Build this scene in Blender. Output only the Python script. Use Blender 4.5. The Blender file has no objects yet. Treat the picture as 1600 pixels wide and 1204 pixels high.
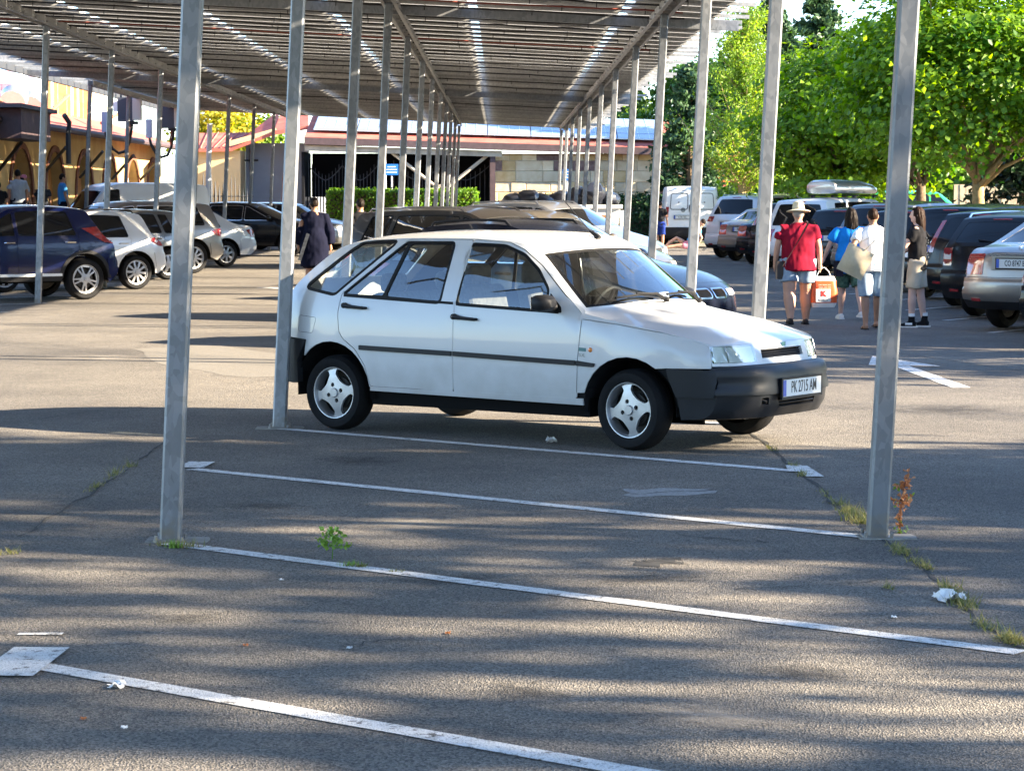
import bpy, bmesh, math, random
import numpy as np
from math import sin, cos, tan, atan, atan2, sqrt, pi, radians, hypot
from mathutils import Vector, Matrix, noise
from mathutils.geometry import delaunay_2d_cdt

scene = bpy.context.scene
COL = scene.collection
random.seed(7)
np.random.seed(7)

# ------------------------------------------------------------------ camera
FPX, CAM_H = 3850.0, 1.675            # focal length in photo pixels, eye height in metres
PITCH, YAW = atan((602 - 310) / FPX), atan(17 / FPX)
cam_data = bpy.data.cameras.new("camera")
cam_data.sensor_width = 36.0
cam_data.lens = 36.0 * FPX / 1600.0
cam_data.clip_start, cam_data.clip_end = 0.1, 2000.0
cam = bpy.data.objects.new("camera", cam_data)
COL.objects.link(cam)
cam.location = (0, 0, CAM_H)
cam.rotation_euler = (pi / 2 - PITCH, 0, -YAW)
scene.camera = cam
cam_data.dof.use_dof = True
cam_data.dof.focus_distance = 17.0
cam_data.dof.aperture_fstop = 20.0

# ------------------------------------------------------------------ light
SUN_EL, SUN_BACK = radians(21.6), radians(12.0)
sun_dir = Vector((cos(SUN_EL) * cos(SUN_BACK), -cos(SUN_EL) * sin(SUN_BACK), sin(SUN_EL)))
world = bpy.data.worlds.new("World")
scene.world = world
world.use_nodes = True
nt = world.node_tree
sky = nt.nodes.new("ShaderNodeTexSky")
sky.sky_type = 'NISHITA'
sky.sun_disc = False
sky.sun_elevation = SUN_EL
sky.sun_rotation = atan2(sun_dir.x, sun_dir.y)
sky.air_density, sky.dust_density, sky.ozone_density = 0.85, 0.1, 3.0
nt.links.new(sky.outputs[0], nt.nodes["Background"].inputs[0])
nt.nodes["Background"].inputs[1].default_value = 0.088
sd = bpy.data.lights.new("sun", 'SUN')
sd.energy, sd.angle, sd.color = 5.0, radians(0.53), (1.0, 0.84, 0.62)
sun = bpy.data.objects.new("sun", sd)
COL.objects.link(sun)
sun.rotation_euler = sun_dir.to_track_quat('Z', 'Y').to_euler()
scene.view_settings.view_transform = 'Standard'
scene.view_settings.look = 'None'
scene.view_settings.gamma = 1.0
scene.view_settings.exposure = 2.95

# ------------------------------------------------------------------ pixel -> ground survey
_fw = np.array([sin(YAW) * cos(PITCH), cos(YAW) * cos(PITCH), -sin(PITCH)])
_rt = np.array([cos(YAW), -sin(YAW), 0.0])
_up = np.cross(_rt, _fw)


def gp(px, py, z=0.0):
    """survey: ground point seen at photo pixel (px, py)"""
    r = _fw + _rt * (px - 800) / FPX - _up * (py - 602) / FPX
    t = (z - CAM_H) / r[2]
    return Vector((r[0] * t, r[1] * t, z))


def at(px, py, Y):
    """survey: point at depth Y seen at photo pixel"""
    r = _fw + _rt * (px - 800) / FPX - _up * (py - 602) / FPX
    t = Y / r[1]
    return Vector((r[0] * t, Y, CAM_H + r[2] * t))


# ------------------------------------------------------------------ materials
MATS = {}


def mat(name, col, rough=0.5, metal=0.0, spec=0.5, var=0.0, vscale=6.0, bump=0.0, bscale=40.0,
        coat=0.0, col2=None, objrand=0.0, trans=0.0, detail=4.0, stretch=None, roughvar=0.0):
    m = bpy.data.materials.new(name)
    m.use_nodes = True
    t = m.node_tree
    n, l = t.nodes, t.links
    b = n["Principled BSDF"]
    c = (*col, 1) if len(col) == 3 else col
    b.inputs["Base Color"].default_value = c
    b.inputs["Roughness"].default_value = rough
    b.inputs["Metallic"].default_value = metal
    b.inputs["Specular IOR Level"].default_value = spec
    if coat:
        b.inputs["Coat Weight"].default_value = coat
        b.inputs["Coat Roughness"].default_value = 0.03
    tc = n.new("ShaderNodeTexCoord")
    src = tc.outputs["Object"]
    if stretch:
        mp = n.new("ShaderNodeMapping")
        mp.inputs["Scale"].default_value = stretch
        l.new(src, mp.inputs[0])
        src = mp.outputs[0]
    out = None
    if var or col2:
        nz = n.new("ShaderNodeTexNoise")
        nz.inputs["Scale"].default_value = vscale
        nz.inputs["Detail"].default_value = detail
        nz.inputs["Roughness"].default_value = 0.62
        l.new(src, nz.inputs["Vector"])
        rmp = n.new("ShaderNodeValToRGB")
        rmp.color_ramp.elements[0].position = 0.32
        rmp.color_ramp.elements[1].position = 0.68
        if col2:
            rmp.color_ramp.elements[0].color = c
            rmp.color_ramp.elements[1].color = (*col2, 1)
        else:
            rmp.color_ramp.elements[0].color = tuple(max(0, x * (1 - var)) for x in c[:3]) + (1,)
            rmp.color_ramp.elements[1].color = tuple(min(1, x * (1 + var)) for x in c[:3]) + (1,)
        l.new(nz.outputs["Fac"], rmp.inputs[0])
        out = rmp.outputs[0]
        if roughvar:
            mr = n.new("ShaderNodeMapRange")
            mr.inputs["To Min"].default_value = max(0.02, rough - roughvar)
            mr.inputs["To Max"].default_value = min(1, rough + roughvar)
            l.new(nz.outputs["Fac"], mr.inputs[0])
            l.new(mr.outputs[0], b.inputs["Roughness"])
    if objrand:
        oi = n.new("ShaderNodeObjectInfo")
        hs = n.new("ShaderNodeHueSaturation")
        mr = n.new("ShaderNodeMapRange")
        mr.inputs["To Min"].default_value = 1 - objrand
        mr.inputs["To Max"].default_value = 1 + objrand
        l.new(oi.outputs["Random"], mr.inputs[0])
        l.new(mr.outputs[0], hs.inputs["Value"])
        if out:
            l.new(out, hs.inputs["Color"])
        else:
            hs.inputs["Color"].default_value = c
        out = hs.outputs[0]
    if out:
        l.new(out, b.inputs["Base Color"])
    if bump:
        bz = n.new("ShaderNodeTexNoise")
        bz.inputs["Scale"].default_value = bscale
        bz.inputs["Detail"].default_value = 3
        l.new(src, bz.inputs["Vector"])
        bp = n.new("ShaderNodeBump")
        bp.inputs["Strength"].default_value = bump
        bp.inputs["Distance"].default_value = 0.01
        l.new(bz.outputs["Fac"], bp.inputs["Height"])
        l.new(bp.outputs[0], b.inputs["Normal"])
    MATS[name] = m
    return m


def leafmat(name, col, col2, trans=0.45, rough=0.45):
    """leaf: diffuse + translucent + a little gloss, colour varies over the crown"""
    m = bpy.data.materials.new(name)
    m.use_nodes = True
    t = m.node_tree
    n, l = t.nodes, t.links
    b = n["Principled BSDF"]
    b.inputs["Roughness"].default_value = rough
    b.inputs["Specular IOR Level"].default_value = 0.3
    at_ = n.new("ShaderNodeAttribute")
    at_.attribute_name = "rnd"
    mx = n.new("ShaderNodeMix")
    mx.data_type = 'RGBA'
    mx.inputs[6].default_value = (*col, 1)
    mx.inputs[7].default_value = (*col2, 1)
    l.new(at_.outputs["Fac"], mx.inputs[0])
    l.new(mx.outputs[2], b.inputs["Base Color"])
    tr = n.new("ShaderNodeBsdfTranslucent")
    hs = n.new("ShaderNodeHueSaturation")
    hs.inputs["Hue"].default_value = 0.485
    hs.inputs["Saturation"].default_value = 1.15
    hs.inputs["Value"].default_value = 1.7
    l.new(mx.outputs[2], hs.inputs["Color"])
    l.new(hs.outputs[0], tr.inputs[0])
    ms = n.new("ShaderNodeMixShader")
    ms.inputs[0].default_value = trans
    l.new(b.outputs[0], ms.inputs[1])
    l.new(tr.outputs[0], ms.inputs[2])
    l.new(ms.outputs[0], n["Material Output"].inputs[0])
    MATS[name] = m
    return m


def glassmat(name, tint, base_refl=0.06):
    """thin sheet of glass: tinted transparency under a fresnel gloss"""
    m = bpy.data.materials.new(name)
    m.use_nodes = True
    t = m.node_tree
    n, l = t.nodes, t.links
    n.remove(n["Principled BSDF"])
    tr = n.new("ShaderNodeBsdfTransparent")
    tr.inputs[0].default_value = (*tint, 1)
    gl = n.new("ShaderNodeBsdfGlossy")
    gl.inputs["Color"].default_value = (1, 1, 1, 1)
    gl.inputs["Roughness"].default_value = 0.015
    fr = n.new("ShaderNodeFresnel")
    gm = n.new("ShaderNodeNewGeometry")
    io = n.new("ShaderNodeMapRange")          # a thin pane reflects alike from both sides
    io.inputs["To Min"].default_value, io.inputs["To Max"].default_value = 1.62, 1 / 1.62
    l.new(gm.outputs["Backfacing"], io.inputs[0])
    l.new(io.outputs[0], fr.inputs[0])
    ma = n.new("ShaderNodeMath")
    ma.operation = 'MULTIPLY_ADD'
    ma.use_clamp = True
    ma.inputs[1].default_value = 1.9        # both faces of the pane reflect
    ma.inputs[2].default_value = base_refl
    l.new(fr.outputs[0], ma.inputs[0])
    mx = n.new("ShaderNodeMixShader")
    l.new(ma.outputs[0], mx.inputs[0])
    l.new(tr.outputs[0], mx.inputs[1])
    l.new(gl.outputs[0], mx.inputs[2])
    l.new(mx.outputs[0], n["Material Output"].inputs[0])
    MATS[name] = m
    return m


def asphalt_mat(name, line=False):
    m = bpy.data.materials.new(name)
    m.use_nodes = True
    t = m.node_tree
    n, l = t.nodes, t.links
    b = n["Principled BSDF"]
    b.inputs["Roughness"].default_value = 0.9
    b.inputs["Specular IOR Level"].default_value = 0.25
    geo = n.new("ShaderNodeNewGeometry")
    P = geo.outputs["Position"]

    def nz(scale, detail=4, rough=0.6):
        x = n.new("ShaderNodeTexNoise")
        x.inputs["Scale"].default_value = scale
        x.inputs["Detail"].default_value = detail
        x.inputs["Roughness"].default_value = rough
        l.new(P, x.inputs["Vector"])
        return x.outputs["Fac"]

    def ramp(f, a, c0, bpos, c1):
        r = n.new("ShaderNodeValToRGB")
        r.color_ramp.elements[0].position, r.color_ramp.elements[0].color = a, (*c0, 1)
        r.color_ramp.elements[1].position, r.color_ramp.elements[1].color = bpos, (*c1, 1)
        l.new(f, r.inputs[0])
        return r.outputs[0]

    def mix(kind, fac, a, bb):
        x = n.new("ShaderNodeMix")
        x.data_type = 'RGBA'
        x.blend_type = kind
        if isinstance(fac, float):
            x.inputs[0].default_value = fac
        else:
            l.new(fac, x.inputs[0])
        l.new(a, x.inputs[6])
        l.new(bb, x.inputs[7])
        return x.outputs[2]
    vor = n.new("ShaderNodeTexVoronoi")
    vor.inputs["Scale"].default_value = 135.0
    l.new(P, vor.inputs["Vector"])
    stone = ramp(vor.outputs["Color"], 0.15, (0.074, 0.071, 0.069), 0.9, (0.315, 0.292, 0.262))
    fine = ramp(nz(260, 2), 0.3, (0.62, 0.62, 0.63), 0.75, (1.3, 1.28, 1.24))
    c = mix('MULTIPLY', 1.0, stone, fine)
    c = mix('MULTIPLY', 0.8, c, ramp(nz(0.55, 5), 0.3, (0.62, 0.62, 0.63), 0.72, (1.2, 1.18, 1.14)))
    c = mix('MULTIPLY', 0.7, c, ramp(nz(3.1, 5, 0.7), 0.25, (0.74, 0.74, 0.76), 0.75, (1.14, 1.13, 1.11)))
    c = mix('MULTIPLY', 0.85, c, ramp(nz(0.17, 3, 0.55), 0.36, (0.72, 0.72, 0.74), 0.64, (1.12, 1.11, 1.08)))
    # pale grit specks and dark oily spots
    v2 = n.new("ShaderNodeTexVoronoi")
    v2.inputs["Scale"].default_value = 5.0
    l.new(P, v2.inputs["Vector"])
    spot = ramp(v2.outputs["Distance"], 0.0, (0.45, 0.45, 0.45), 0.17, (1, 1, 1))
    c = mix('MULTIPLY', ramp(nz(0.9, 2), 0.48, (0, 0, 0), 0.66, (1, 1, 1)), c, spot)
    bump_h = vor.outputs["Distance"]
    if line:
        base = c
        pc = n.new("ShaderNodeValToRGB")
        pc.color_ramp.elements[0].color = (0.50, 0.50, 0.49, 1)
        pc.color_ramp.elements[1].color = (0.78, 0.77, 0.75, 1)
        l.new(nz(14, 5, 0.7), pc.inputs[0])
        wear = ramp(nz(16, 6, 0.8), 0.385, (0, 0, 0), 0.455, (1, 1, 1))
        wear2 = ramp(nz(130, 3, 0.7), 0.34, (0, 0, 0), 0.44, (1, 1, 1))
        c = mix('MIX', mix('MULTIPLY', 1.0, wear, wear2), base, pc.outputs[0])
    l.new(c, b.inputs["Base Color"])
    bp = n.new("ShaderNodeBump")
    bp.inputs["Strength"].default_value = 0.4 if line else 0.7
    bp.inputs["Distance"].default_value = 0.012
    l.new(bump_h, bp.inputs["Height"])
    l.new(bp.outputs[0], b.inputs["Normal"])
    MATS[name] = m
    return m


def galv_mat(name, dark, light, rough=0.42, metal=0.55):
    """zinc spangle: blotchy grey steel with vertical streaks"""
    m = bpy.data.materials.new(name)
    m.use_nodes = True
    t = m.node_tree
    n, l = t.nodes, t.links
    b = n["Principled BSDF"]
    b.inputs["Metallic"].default_value = metal
    geo = n.new("ShaderNodeNewGeometry")
    mp = n.new("ShaderNodeMapping")
    mp.inputs["Scale"].default_value = (1, 1, 0.55)
    l.new(geo.outputs["Position"], mp.inputs[0])
    nzw = n.new("ShaderNodeTexNoise")
    nzw.inputs["Scale"].default_value = 9
    l.new(mp.outputs[0], nzw.inputs["Vector"])
    ad = n.new("ShaderNodeVectorMath")
    ad.operation = 'MULTIPLY_ADD'
    ad.inputs[1].default_value = (0.09, 0.09, 0.09)
    l.new(nzw.outputs["Color"], ad.inputs[0])
    l.new(mp.outputs[0], ad.inputs[2])
    v = n.new("ShaderNodeTexVoronoi")
    v.inputs["Scale"].default_value = 34
    l.new(ad.outputs[0], v.inputs["Vector"])
    r = n.new("ShaderNodeValToRGB")
    r.color_ramp.elements[0].position, r.color_ramp.elements[0].color = 0.1, (*dark, 1)
    r.color_ramp.elements[1].position, r.color_ramp.elements[1].color = 0.95, (*light, 1)
    sep = n.new("ShaderNodeSeparateColor")
    l.new(v.outputs["Color"], sep.inputs[0])
    n2 = n.new("ShaderNodeTexNoise")
    n2.inputs["Scale"].default_value = 3.0
    n2.inputs["Detail"].default_value = 6
    l.new(mp.outputs[0], n2.inputs["Vector"])
    mm = n.new("ShaderNodeMath")
    mm.operation = 'MULTIPLY_ADD'
    mm.inputs[1].default_value = 0.42
    l.new(sep.outputs[0], mm.inputs[0])
    m2 = n.new("ShaderNodeMath")
    m2.operation = 'MULTIPLY'
    m2.inputs[1].default_value = 0.75
    l.new(n2.outputs["Fac"], m2.inputs[0])
    l.new(m2.outputs[0], mm.inputs[2])
    l.new(mm.outputs[0], r.inputs[0])
    oi = n.new("ShaderNodeObjectInfo")
    hs = n.new("ShaderNodeHueSaturation")
    mr = n.new("ShaderNodeMapRange")
    mr.inputs["To Min"].default_value, mr.inputs["To Max"].default_value = 0.72, 1.18
    l.new(oi.outputs["Random"], mr.inputs[0])
    l.new(mr.outputs[0], hs.inputs["Value"])
    l.new(r.outputs[0], hs.inputs["Color"])
    # dirt and rust bloom near the foot, ragged upper edge
    sz = n.new("ShaderNodeSeparateXYZ")
    l.new(geo.outputs["Position"], sz.inputs[0])
    n3 = n.new("ShaderNodeTexNoise")
    n3.inputs["Scale"].default_value = 14
    n3.inputs["Detail"].default_value = 5
    l.new(geo.outputs["Position"], n3.inputs["Vector"])
    dm = n.new("ShaderNodeMath")
    dm.operation = 'MULTIPLY_ADD'
    dm.inputs[1].default_value = -0.42
    l.new(n3.outputs["Fac"], dm.inputs[0])
    l.new(sz.outputs[2], dm.inputs[2])
    dr = n.new("ShaderNodeMapRange")
    dr.inputs["From Min"].default_value, dr.inputs["From Max"].default_value = -0.22, -0.10
    dr.inputs["To Min"].default_value, dr.inputs["To Max"].default_value = 0.75, 0.0
    l.new(dm.outputs[0], dr.inputs[0])
    dx = n.new("ShaderNodeMix")
    dx.data_type = 'RGBA'
    dx.inputs[7].default_value = (0.20, 0.165, 0.125, 1)
    l.new(dr.outputs[0], dx.inputs[0])
    l.new(hs.outputs[0], dx.inputs[6])
    l.new(dx.outputs[2], b.inputs["Base Color"])
    rr = n.new("ShaderNodeMapRange")
    rr.inputs["To Min"].default_value, rr.inputs["To Max"].default_value = rough - 0.1, rough + 0.16
    l.new(mm.outputs[0], rr.inputs[0])
    l.new(rr.outputs[0], b.inputs["Roughness"])
    MATS[name] = m
    return m


asphalt_mat("asphalt")
asphalt_mat("line_paint", True)
galv_mat("galvanised", (0.125, 0.135, 0.15), (0.29, 0.302, 0.32))
galv_mat("galvanised_warm", (0.21, 0.212, 0.21), (0.45, 0.45, 0.445), 0.5, 0.25)
mat("crack", (0.022, 0.021, 0.02), 0.95, var=0.4, vscale=30)
mat("concrete", (0.25, 0.24, 0.22), 0.9, var=0.25, vscale=9, bump=0.4, bscale=60, spec=0.08)
mat("kerb", (0.42, 0.40, 0.37), 0.9, var=0.2, vscale=5, bump=0.3, spec=0.08)
mat("soil", (0.09, 0.07, 0.05), 0.95, var=0.4, vscale=6, spec=0.08)
mat("backsheet", (0.60, 0.60, 0.59), 0.6, var=0.22, vscale=1.4)
mat("panel_glass", (0.012, 0.02, 0.05), 0.12, spec=0.8)
mat("roof_panel", (0.22, 0.28, 0.40), 0.16, spec=1.0, var=0.12, vscale=3)
mat("panel_frame", (0.62, 0.64, 0.66), 0.4, metal=0.7)
mat("cable_black", (0.012, 0.012, 0.014), 0.6)
mat("cable_red", (0.20, 0.045, 0.03), 0.6)
mat("cable_orange", (0.45, 0.14, 0.06), 0.6)
mat("white_paint", (0.53, 0.54, 0.55), 0.26, spec=0.5, coat=0.5)
mat("white_paint_van", (0.74, 0.76, 0.78), 0.35, var=0.04, vscale=2, coat=0.3)
mat("navy_paint", (0.003, 0.008, 0.052), 0.22, spec=0.25, coat=0.35)
mat("black_paint", (0.006, 0.007, 0.010), 0.2, spec=0.2, coat=0.2)
mat("black_paint_dusty", (0.010, 0.010, 0.012), 0.28, spec=0.15, coat=0.12, var=0.2, vscale=4)
mat("dark_blue_paint", (0.006, 0.008, 0.016), 0.2, spec=0.2, coat=0.2)
mat("brown_paint", (0.035, 0.031, 0.028), 0.28, metal=0.3, coat=0.5)
mat("taupe_paint", (0.16, 0.135, 0.10), 0.3, metal=0.5, coat=0.9)
mat("silver_paint", (0.44, 0.44, 0.45), 0.3, metal=0.75, coat=0.9)
mat("beige_silver_paint", (0.23, 0.215, 0.20), 0.32, metal=0.7, coat=0.5)
mat("grey_paint", (0.12, 0.125, 0.13), 0.3, metal=0.6, coat=0.9)
mat("pearl_paint", (0.66, 0.66, 0.66), 0.3, metal=0.15, coat=0.9)
mat("green_paint", (0.02, 0.34, 0.13), 0.3, coat=0.8)
mat("red_dark_paint", (0.05, 0.012, 0.014), 0.25, coat=0.9)
glassmat("glass_clear", (0.84, 0.89, 0.87), 0.0)
glassmat("glass_tint", (0.30, 0.33, 0.34), 0.0)
mat("glass_dark", (0.006, 0.007, 0.009), 0.04, spec=0.38)
mat("rubber", (0.008, 0.008, 0.009), 0.6, spec=0.15)
mat("tyre", (0.010, 0.010, 0.011), 0.8, spec=0.15, var=0.25, vscale=8)
mat("plastic_black", (0.013, 0.013, 0.015), 0.5, spec=0.25, var=0.2, vscale=5, roughvar=0.1)
mat("bumper_black", (0.014, 0.015, 0.018), 0.44, spec=0.28, var=0.22, vscale=3.5, roughvar=0.12)
mat("under_black", (0.006, 0.006, 0.006), 0.9, spec=0.1)
mat("inner_dark", (0.015, 0.015, 0.016), 0.9, spec=0.1)
mat("seat_fabric", (0.075, 0.073, 0.07), 0.9, var=0.25, vscale=30)
mat("seat_light", (0.30, 0.28, 0.25), 0.9, var=0.15, vscale=12)
mat("headliner", (0.42, 0.41, 0.38), 0.9)
mat("alloy", (0.40, 0.40, 0.41), 0.36, metal=0.6, var=0.08, vscale=14)
mat("alloy_dark", (0.07, 0.07, 0.075), 0.45, metal=0.5)
mat("chrome", (0.75, 0.76, 0.78), 0.12, metal=1.0)
mat("steel_dark", (0.06, 0.055, 0.05), 0.6, metal=0.6, var=0.3, vscale=12)
mat("lamp_reflector", (0.66, 0.68, 0.67), 0.3, metal=0.2, bump=0.6, bscale=60, stretch=(1, 14, 1))
glassmat("lamp_lens", (0.86, 0.90, 0.90), 0.10)
mat("lens_red", (0.30, 0.012, 0.014), 0.12, spec=0.7, coat=1, var=0.3, vscale=18)
mat("lens_orange", (0.75, 0.20, 0.02), 0.2, coat=1)
mat("lens_clear", (0.66, 0.64, 0.62), 0.14, spec=0.7, coat=1, var=0.1, vscale=18)
mat("plate_white", (0.60, 0.61, 0.60), 0.4)
mat("plate_blue", (0.012, 0.07, 0.42), 0.4)
mat("ink", (0.01, 0.01, 0.012), 0.5)
mat("badge_teal", (0.03, 0.14, 0.15), 0.35)
mat("badge_grey", (0.25, 0.26, 0.27), 0.3, metal=0.8)
mat("mortar", (0.40, 0.35, 0.26), 0.95, var=0.15, vscale=4, spec=0.08)
mat("stone_cream", (0.64, 0.52, 0.33), 0.9, col2=(0.76, 0.67, 0.49), vscale=3.2, objrand=0.16, bump=0.5, bscale=18, detail=7, spec=0.08)
mat("stone_ochre", (0.58, 0.41, 0.19), 0.9, col2=(0.72, 0.57, 0.33), vscale=2.6, objrand=0.15, bump=0.5, bscale=18, detail=7, spec=0.08)
mat("stone_purple", (0.14, 0.09, 0.09), 0.9, col2=(0.30, 0.22, 0.20), vscale=6, objrand=0.12, bump=0.5, bscale=18, detail=7, spec=0.08)
mat("wall_ochre", (0.46, 0.30, 0.12), 0.9, col2=(0.60, 0.43, 0.20), vscale=0.8, bump=0.4, bscale=6, spec=0.08)
mat("wall_cream", (0.58, 0.46, 0.26), 0.9, var=0.1, vscale=1, spec=0.08)
mat("wall_bluegrey", (0.30, 0.34, 0.40), 0.9, var=0.12, vscale=0.7, spec=0.08)
mat("arch_brown", (0.16, 0.075, 0.05), 0.85, var=0.2, vscale=4, spec=0.08)
mat("roof_red", (0.36, 0.095, 0.075), 0.8, col2=(0.47, 0.16, 0.12), vscale=1.3, bump=0.6, bscale=5, spec=0.08)
mat("fascia_brown", (0.07, 0.045, 0.05), 0.7, var=0.2)
mat("wood_pale", (0.52, 0.30, 0.14), 0.7, var=0.2, vscale=4, spec=0.08)
mat("wood_beam", (0.46, 0.40, 0.31), 0.8, var=0.2, vscale=3, spec=0.08)
mat("white_post", (0.68, 0.71, 0.74), 0.5, var=0.05)
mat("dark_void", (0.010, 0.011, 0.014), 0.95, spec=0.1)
mat("iron", (0.05, 0.055, 0.065), 0.6, metal=0.3)
mat("duct_metal", (0.66, 0.68, 0.70), 0.3, metal=0.9, var=0.08, vscale=4)
mat("sign_blue", (0.02, 0.16, 0.62), 0.4)
mat("sign_white", (0.78, 0.79, 0.80), 0.5)
mat("box_grey", (0.58, 0.57, 0.54), 0.5)
mat("box_dark", (0.035, 0.045, 0.07), 0.5)
mat("box_blue", (0.33, 0.38, 0.50), 0.5)
mat("skip_white", (0.62, 0.62, 0.60), 0.7, var=0.15, vscale=3)
mat("rust", (0.32, 0.14, 0.05), 0.9, var=0.3, vscale=9)
mat("bag_black", (0.018, 0.02, 0.028), 0.28, spec=0.6)
mat("fence_wood", (0.36, 0.29, 0.20), 0.9, var=0.25, vscale=4, objrand=0.15, spec=0.08)
mat("orange_house", (0.46, 0.20, 0.05), 0.9, var=0.2, vscale=2)
mat("bark", (0.14, 0.10, 0.065), 0.95, var=0.3, vscale=9, bump=0.8, bscale=14, spec=0.08)
mat("bark_pale", (0.30, 0.22, 0.11), 0.95, var=0.3, vscale=9, bump=0.8, bscale=14, spec=0.08)
leafmat("leaf_catalpa", (0.034, 0.110, 0.012), (0.21, 0.345, 0.030), 0.5)
leafmat("leaf_feathery", (0.10, 0.19, 0.028), (0.22, 0.32, 0.045), 0.45)
leafmat("leaf_conifer", (0.018, 0.05, 0.022), (0.05, 0.10, 0.04), 0.15)
leafmat("leaf_conifer_dark", (0.009, 0.024, 0.012), (0.022, 0.045, 0.022), 0.1)
leafmat("leaf_hedge", (0.05, 0.15, 0.012), (0.15, 0.27, 0.022), 0.35)
leafmat("leaf_hedge_dark", (0.012, 0.045, 0.014), (0.03, 0.08, 0.022), 0.2)
leafmat("leaf_autumn", (0.20, 0.26, 0.03), (0.46, 0.34, 0.03), 0.45)
leafmat("leaf_weed", (0.10, 0.20, 0.03), (0.25, 0.36, 0.09), 0.4)
leafmat("leaf_dry", (0.34, 0.14, 0.05), (0.55, 0.30, 0.15), 0.35)
leafmat("leaf_grass", (0.10, 0.13, 0.035), (0.30, 0.26, 0.11), 0.35)
leafmat("leaf_shade", (0.03, 0.09, 0.012), (0.07, 0.15, 0.02), 0.2)
mat("skin", (0.46, 0.255, 0.175), 0.55, var=0.08, vscale=8)
mat("skin_tan", (0.33, 0.165, 0.10), 0.55, var=0.08, vscale=8)
mat("skin_pale", (0.54, 0.35, 0.28), 0.55, var=0.06, vscale=8)
mat("hair_dark", (0.014, 0.010, 0.008), 0.5, bump=1.0, bscale=60, stretch=(1, 1, 0.12), spec=0.08)
mat("hair_brown", (0.020, 0.010, 0.006), 0.5, bump=1.0, bscale=60, stretch=(1, 1, 0.12), spec=0.08)
mat("hair_grey", (0.28, 0.26, 0.24), 0.6, spec=0.08)
mat("cloth_red", (0.19, 0.007, 0.022), 0.85, var=0.12, vscale=5, bump=0.25, bscale=10, spec=0.08)
mat("cloth_blue", (0.012, 0.20, 0.60), 0.8, var=0.15, vscale=6, bump=0.25, bscale=10, spec=0.08)
mat("cloth_sky", (0.05, 0.22, 0.50), 0.85, var=0.1, spec=0.08)
mat("cloth_white", (0.74, 0.75, 0.77), 0.85, var=0.04, vscale=5, bump=0.25, bscale=10, spec=0.08)
mat("cloth_black", (0.012, 0.012, 0.014), 0.85, var=0.3, vscale=5, bump=0.25, bscale=10, spec=0.08)
mat("cloth_navy", (0.005, 0.006, 0.017), 0.85, var=0.2, vscale=5, spec=0.08)
mat("cloth_royal", (0.012, 0.028, 0.16), 0.8, var=0.2, spec=0.08)
mat("cloth_beige", (0.46, 0.39, 0.29), 0.85, var=0.1, vscale=6, bump=0.25, bscale=10, spec=0.08)
mat("cloth_grey", (0.30, 0.33, 0.36), 0.85, var=0.1, spec=0.08)
mat("cloth_check", (0.035, 0.04, 0.05), 0.85, var=0.5, vscale=14, spec=0.08)
mat("denim", (0.17, 0.24, 0.33), 0.85, col2=(0.30, 0.38, 0.47), vscale=7, bump=0.2, bscale=30, spec=0.08)
mat("cloth_floral", (0.02, 0.05, 0.045), 0.85, col2=(0.10, 0.19, 0.13), vscale=22, spec=0.08)
mat("cloth_pink", (0.55, 0.20, 0.26), 0.85, spec=0.08)
mat("straw", (0.56, 0.49, 0.34), 0.85, var=0.15, vscale=20, bump=0.4, bscale=90, spec=0.08)
mat("leather_dark", (0.025, 0.015, 0.013), 0.5)
mat("canvas", (0.50, 0.42, 0.29), 0.9, var=0.1, vscale=8, bump=0.3, bscale=14, spec=0.08)
mat("bag_orange", (0.72, 0.115, 0.035), 0.4, var=0.15, vscale=7, bump=0.5, bscale=7)
mat("bag_white", (0.74, 0.73, 0.71), 0.4, var=0.08, vscale=7, bump=0.5, bscale=7)
mat("print_red", (0.62, 0.03, 0.02), 0.5)
mat("sole_white", (0.72, 0.71, 0.69), 0.6)
mat("bin_red", (0.55, 0.05, 0.05), 0.6)
mat("cone_stripe", (0.72, 0.16, 0.10), 0.6)
mat("gravel_patch", (0.10, 0.093, 0.083), 0.95, col2=(0.22, 0.20, 0.17), vscale=60, bump=1.0, bscale=120)
mat("pale_patch", (0.24, 0.235, 0.23), 0.95, var=0.3, vscale=40, bump=0.6, bscale=120)

# road dust on the lower panels of the white car
t = MATS["white_paint"].node_tree
n, l = t.nodes, t.links
tc = n.new("ShaderNodeTexCoord")
sx = n.new("ShaderNodeSeparateXYZ")
l.new(tc.outputs["Object"], sx.inputs[0])
nz_ = n.new("ShaderNodeTexNoise")
nz_.inputs["Scale"].default_value, nz_.inputs["Detail"].default_value = 7, 6
l.new(tc.outputs["Object"], nz_.inputs["Vector"])
ma_ = n.new("ShaderNodeMath")
ma_.operation = 'MULTIPLY_ADD'
ma_.inputs[1].default_value = -0.5
l.new(nz_.outputs["Fac"], ma_.inputs[0])
l.new(sx.outputs[2], ma_.inputs[2])
mr_ = n.new("ShaderNodeMapRange")
mr_.inputs["From Min"].default_value, mr_.inputs["From Max"].default_value = 0.0, 0.32
mr_.inputs["To Min"].default_value, mr_.inputs["To Max"].default_value = 0.42, 0.0
l.new(ma_.outputs[0], mr_.inputs[0])
mx_ = n.new("ShaderNodeMix")
mx_.data_type = 'RGBA'
mx_.inputs[6].default_value = (0.53, 0.54, 0.55, 1)
mx_.inputs[7].default_value = (0.27, 0.245, 0.21, 1)
l.new(mr_.outputs[0], mx_.inputs[0])
l.new(mx_.outputs[2], n["Principled BSDF"].inputs["Base Color"])


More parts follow.
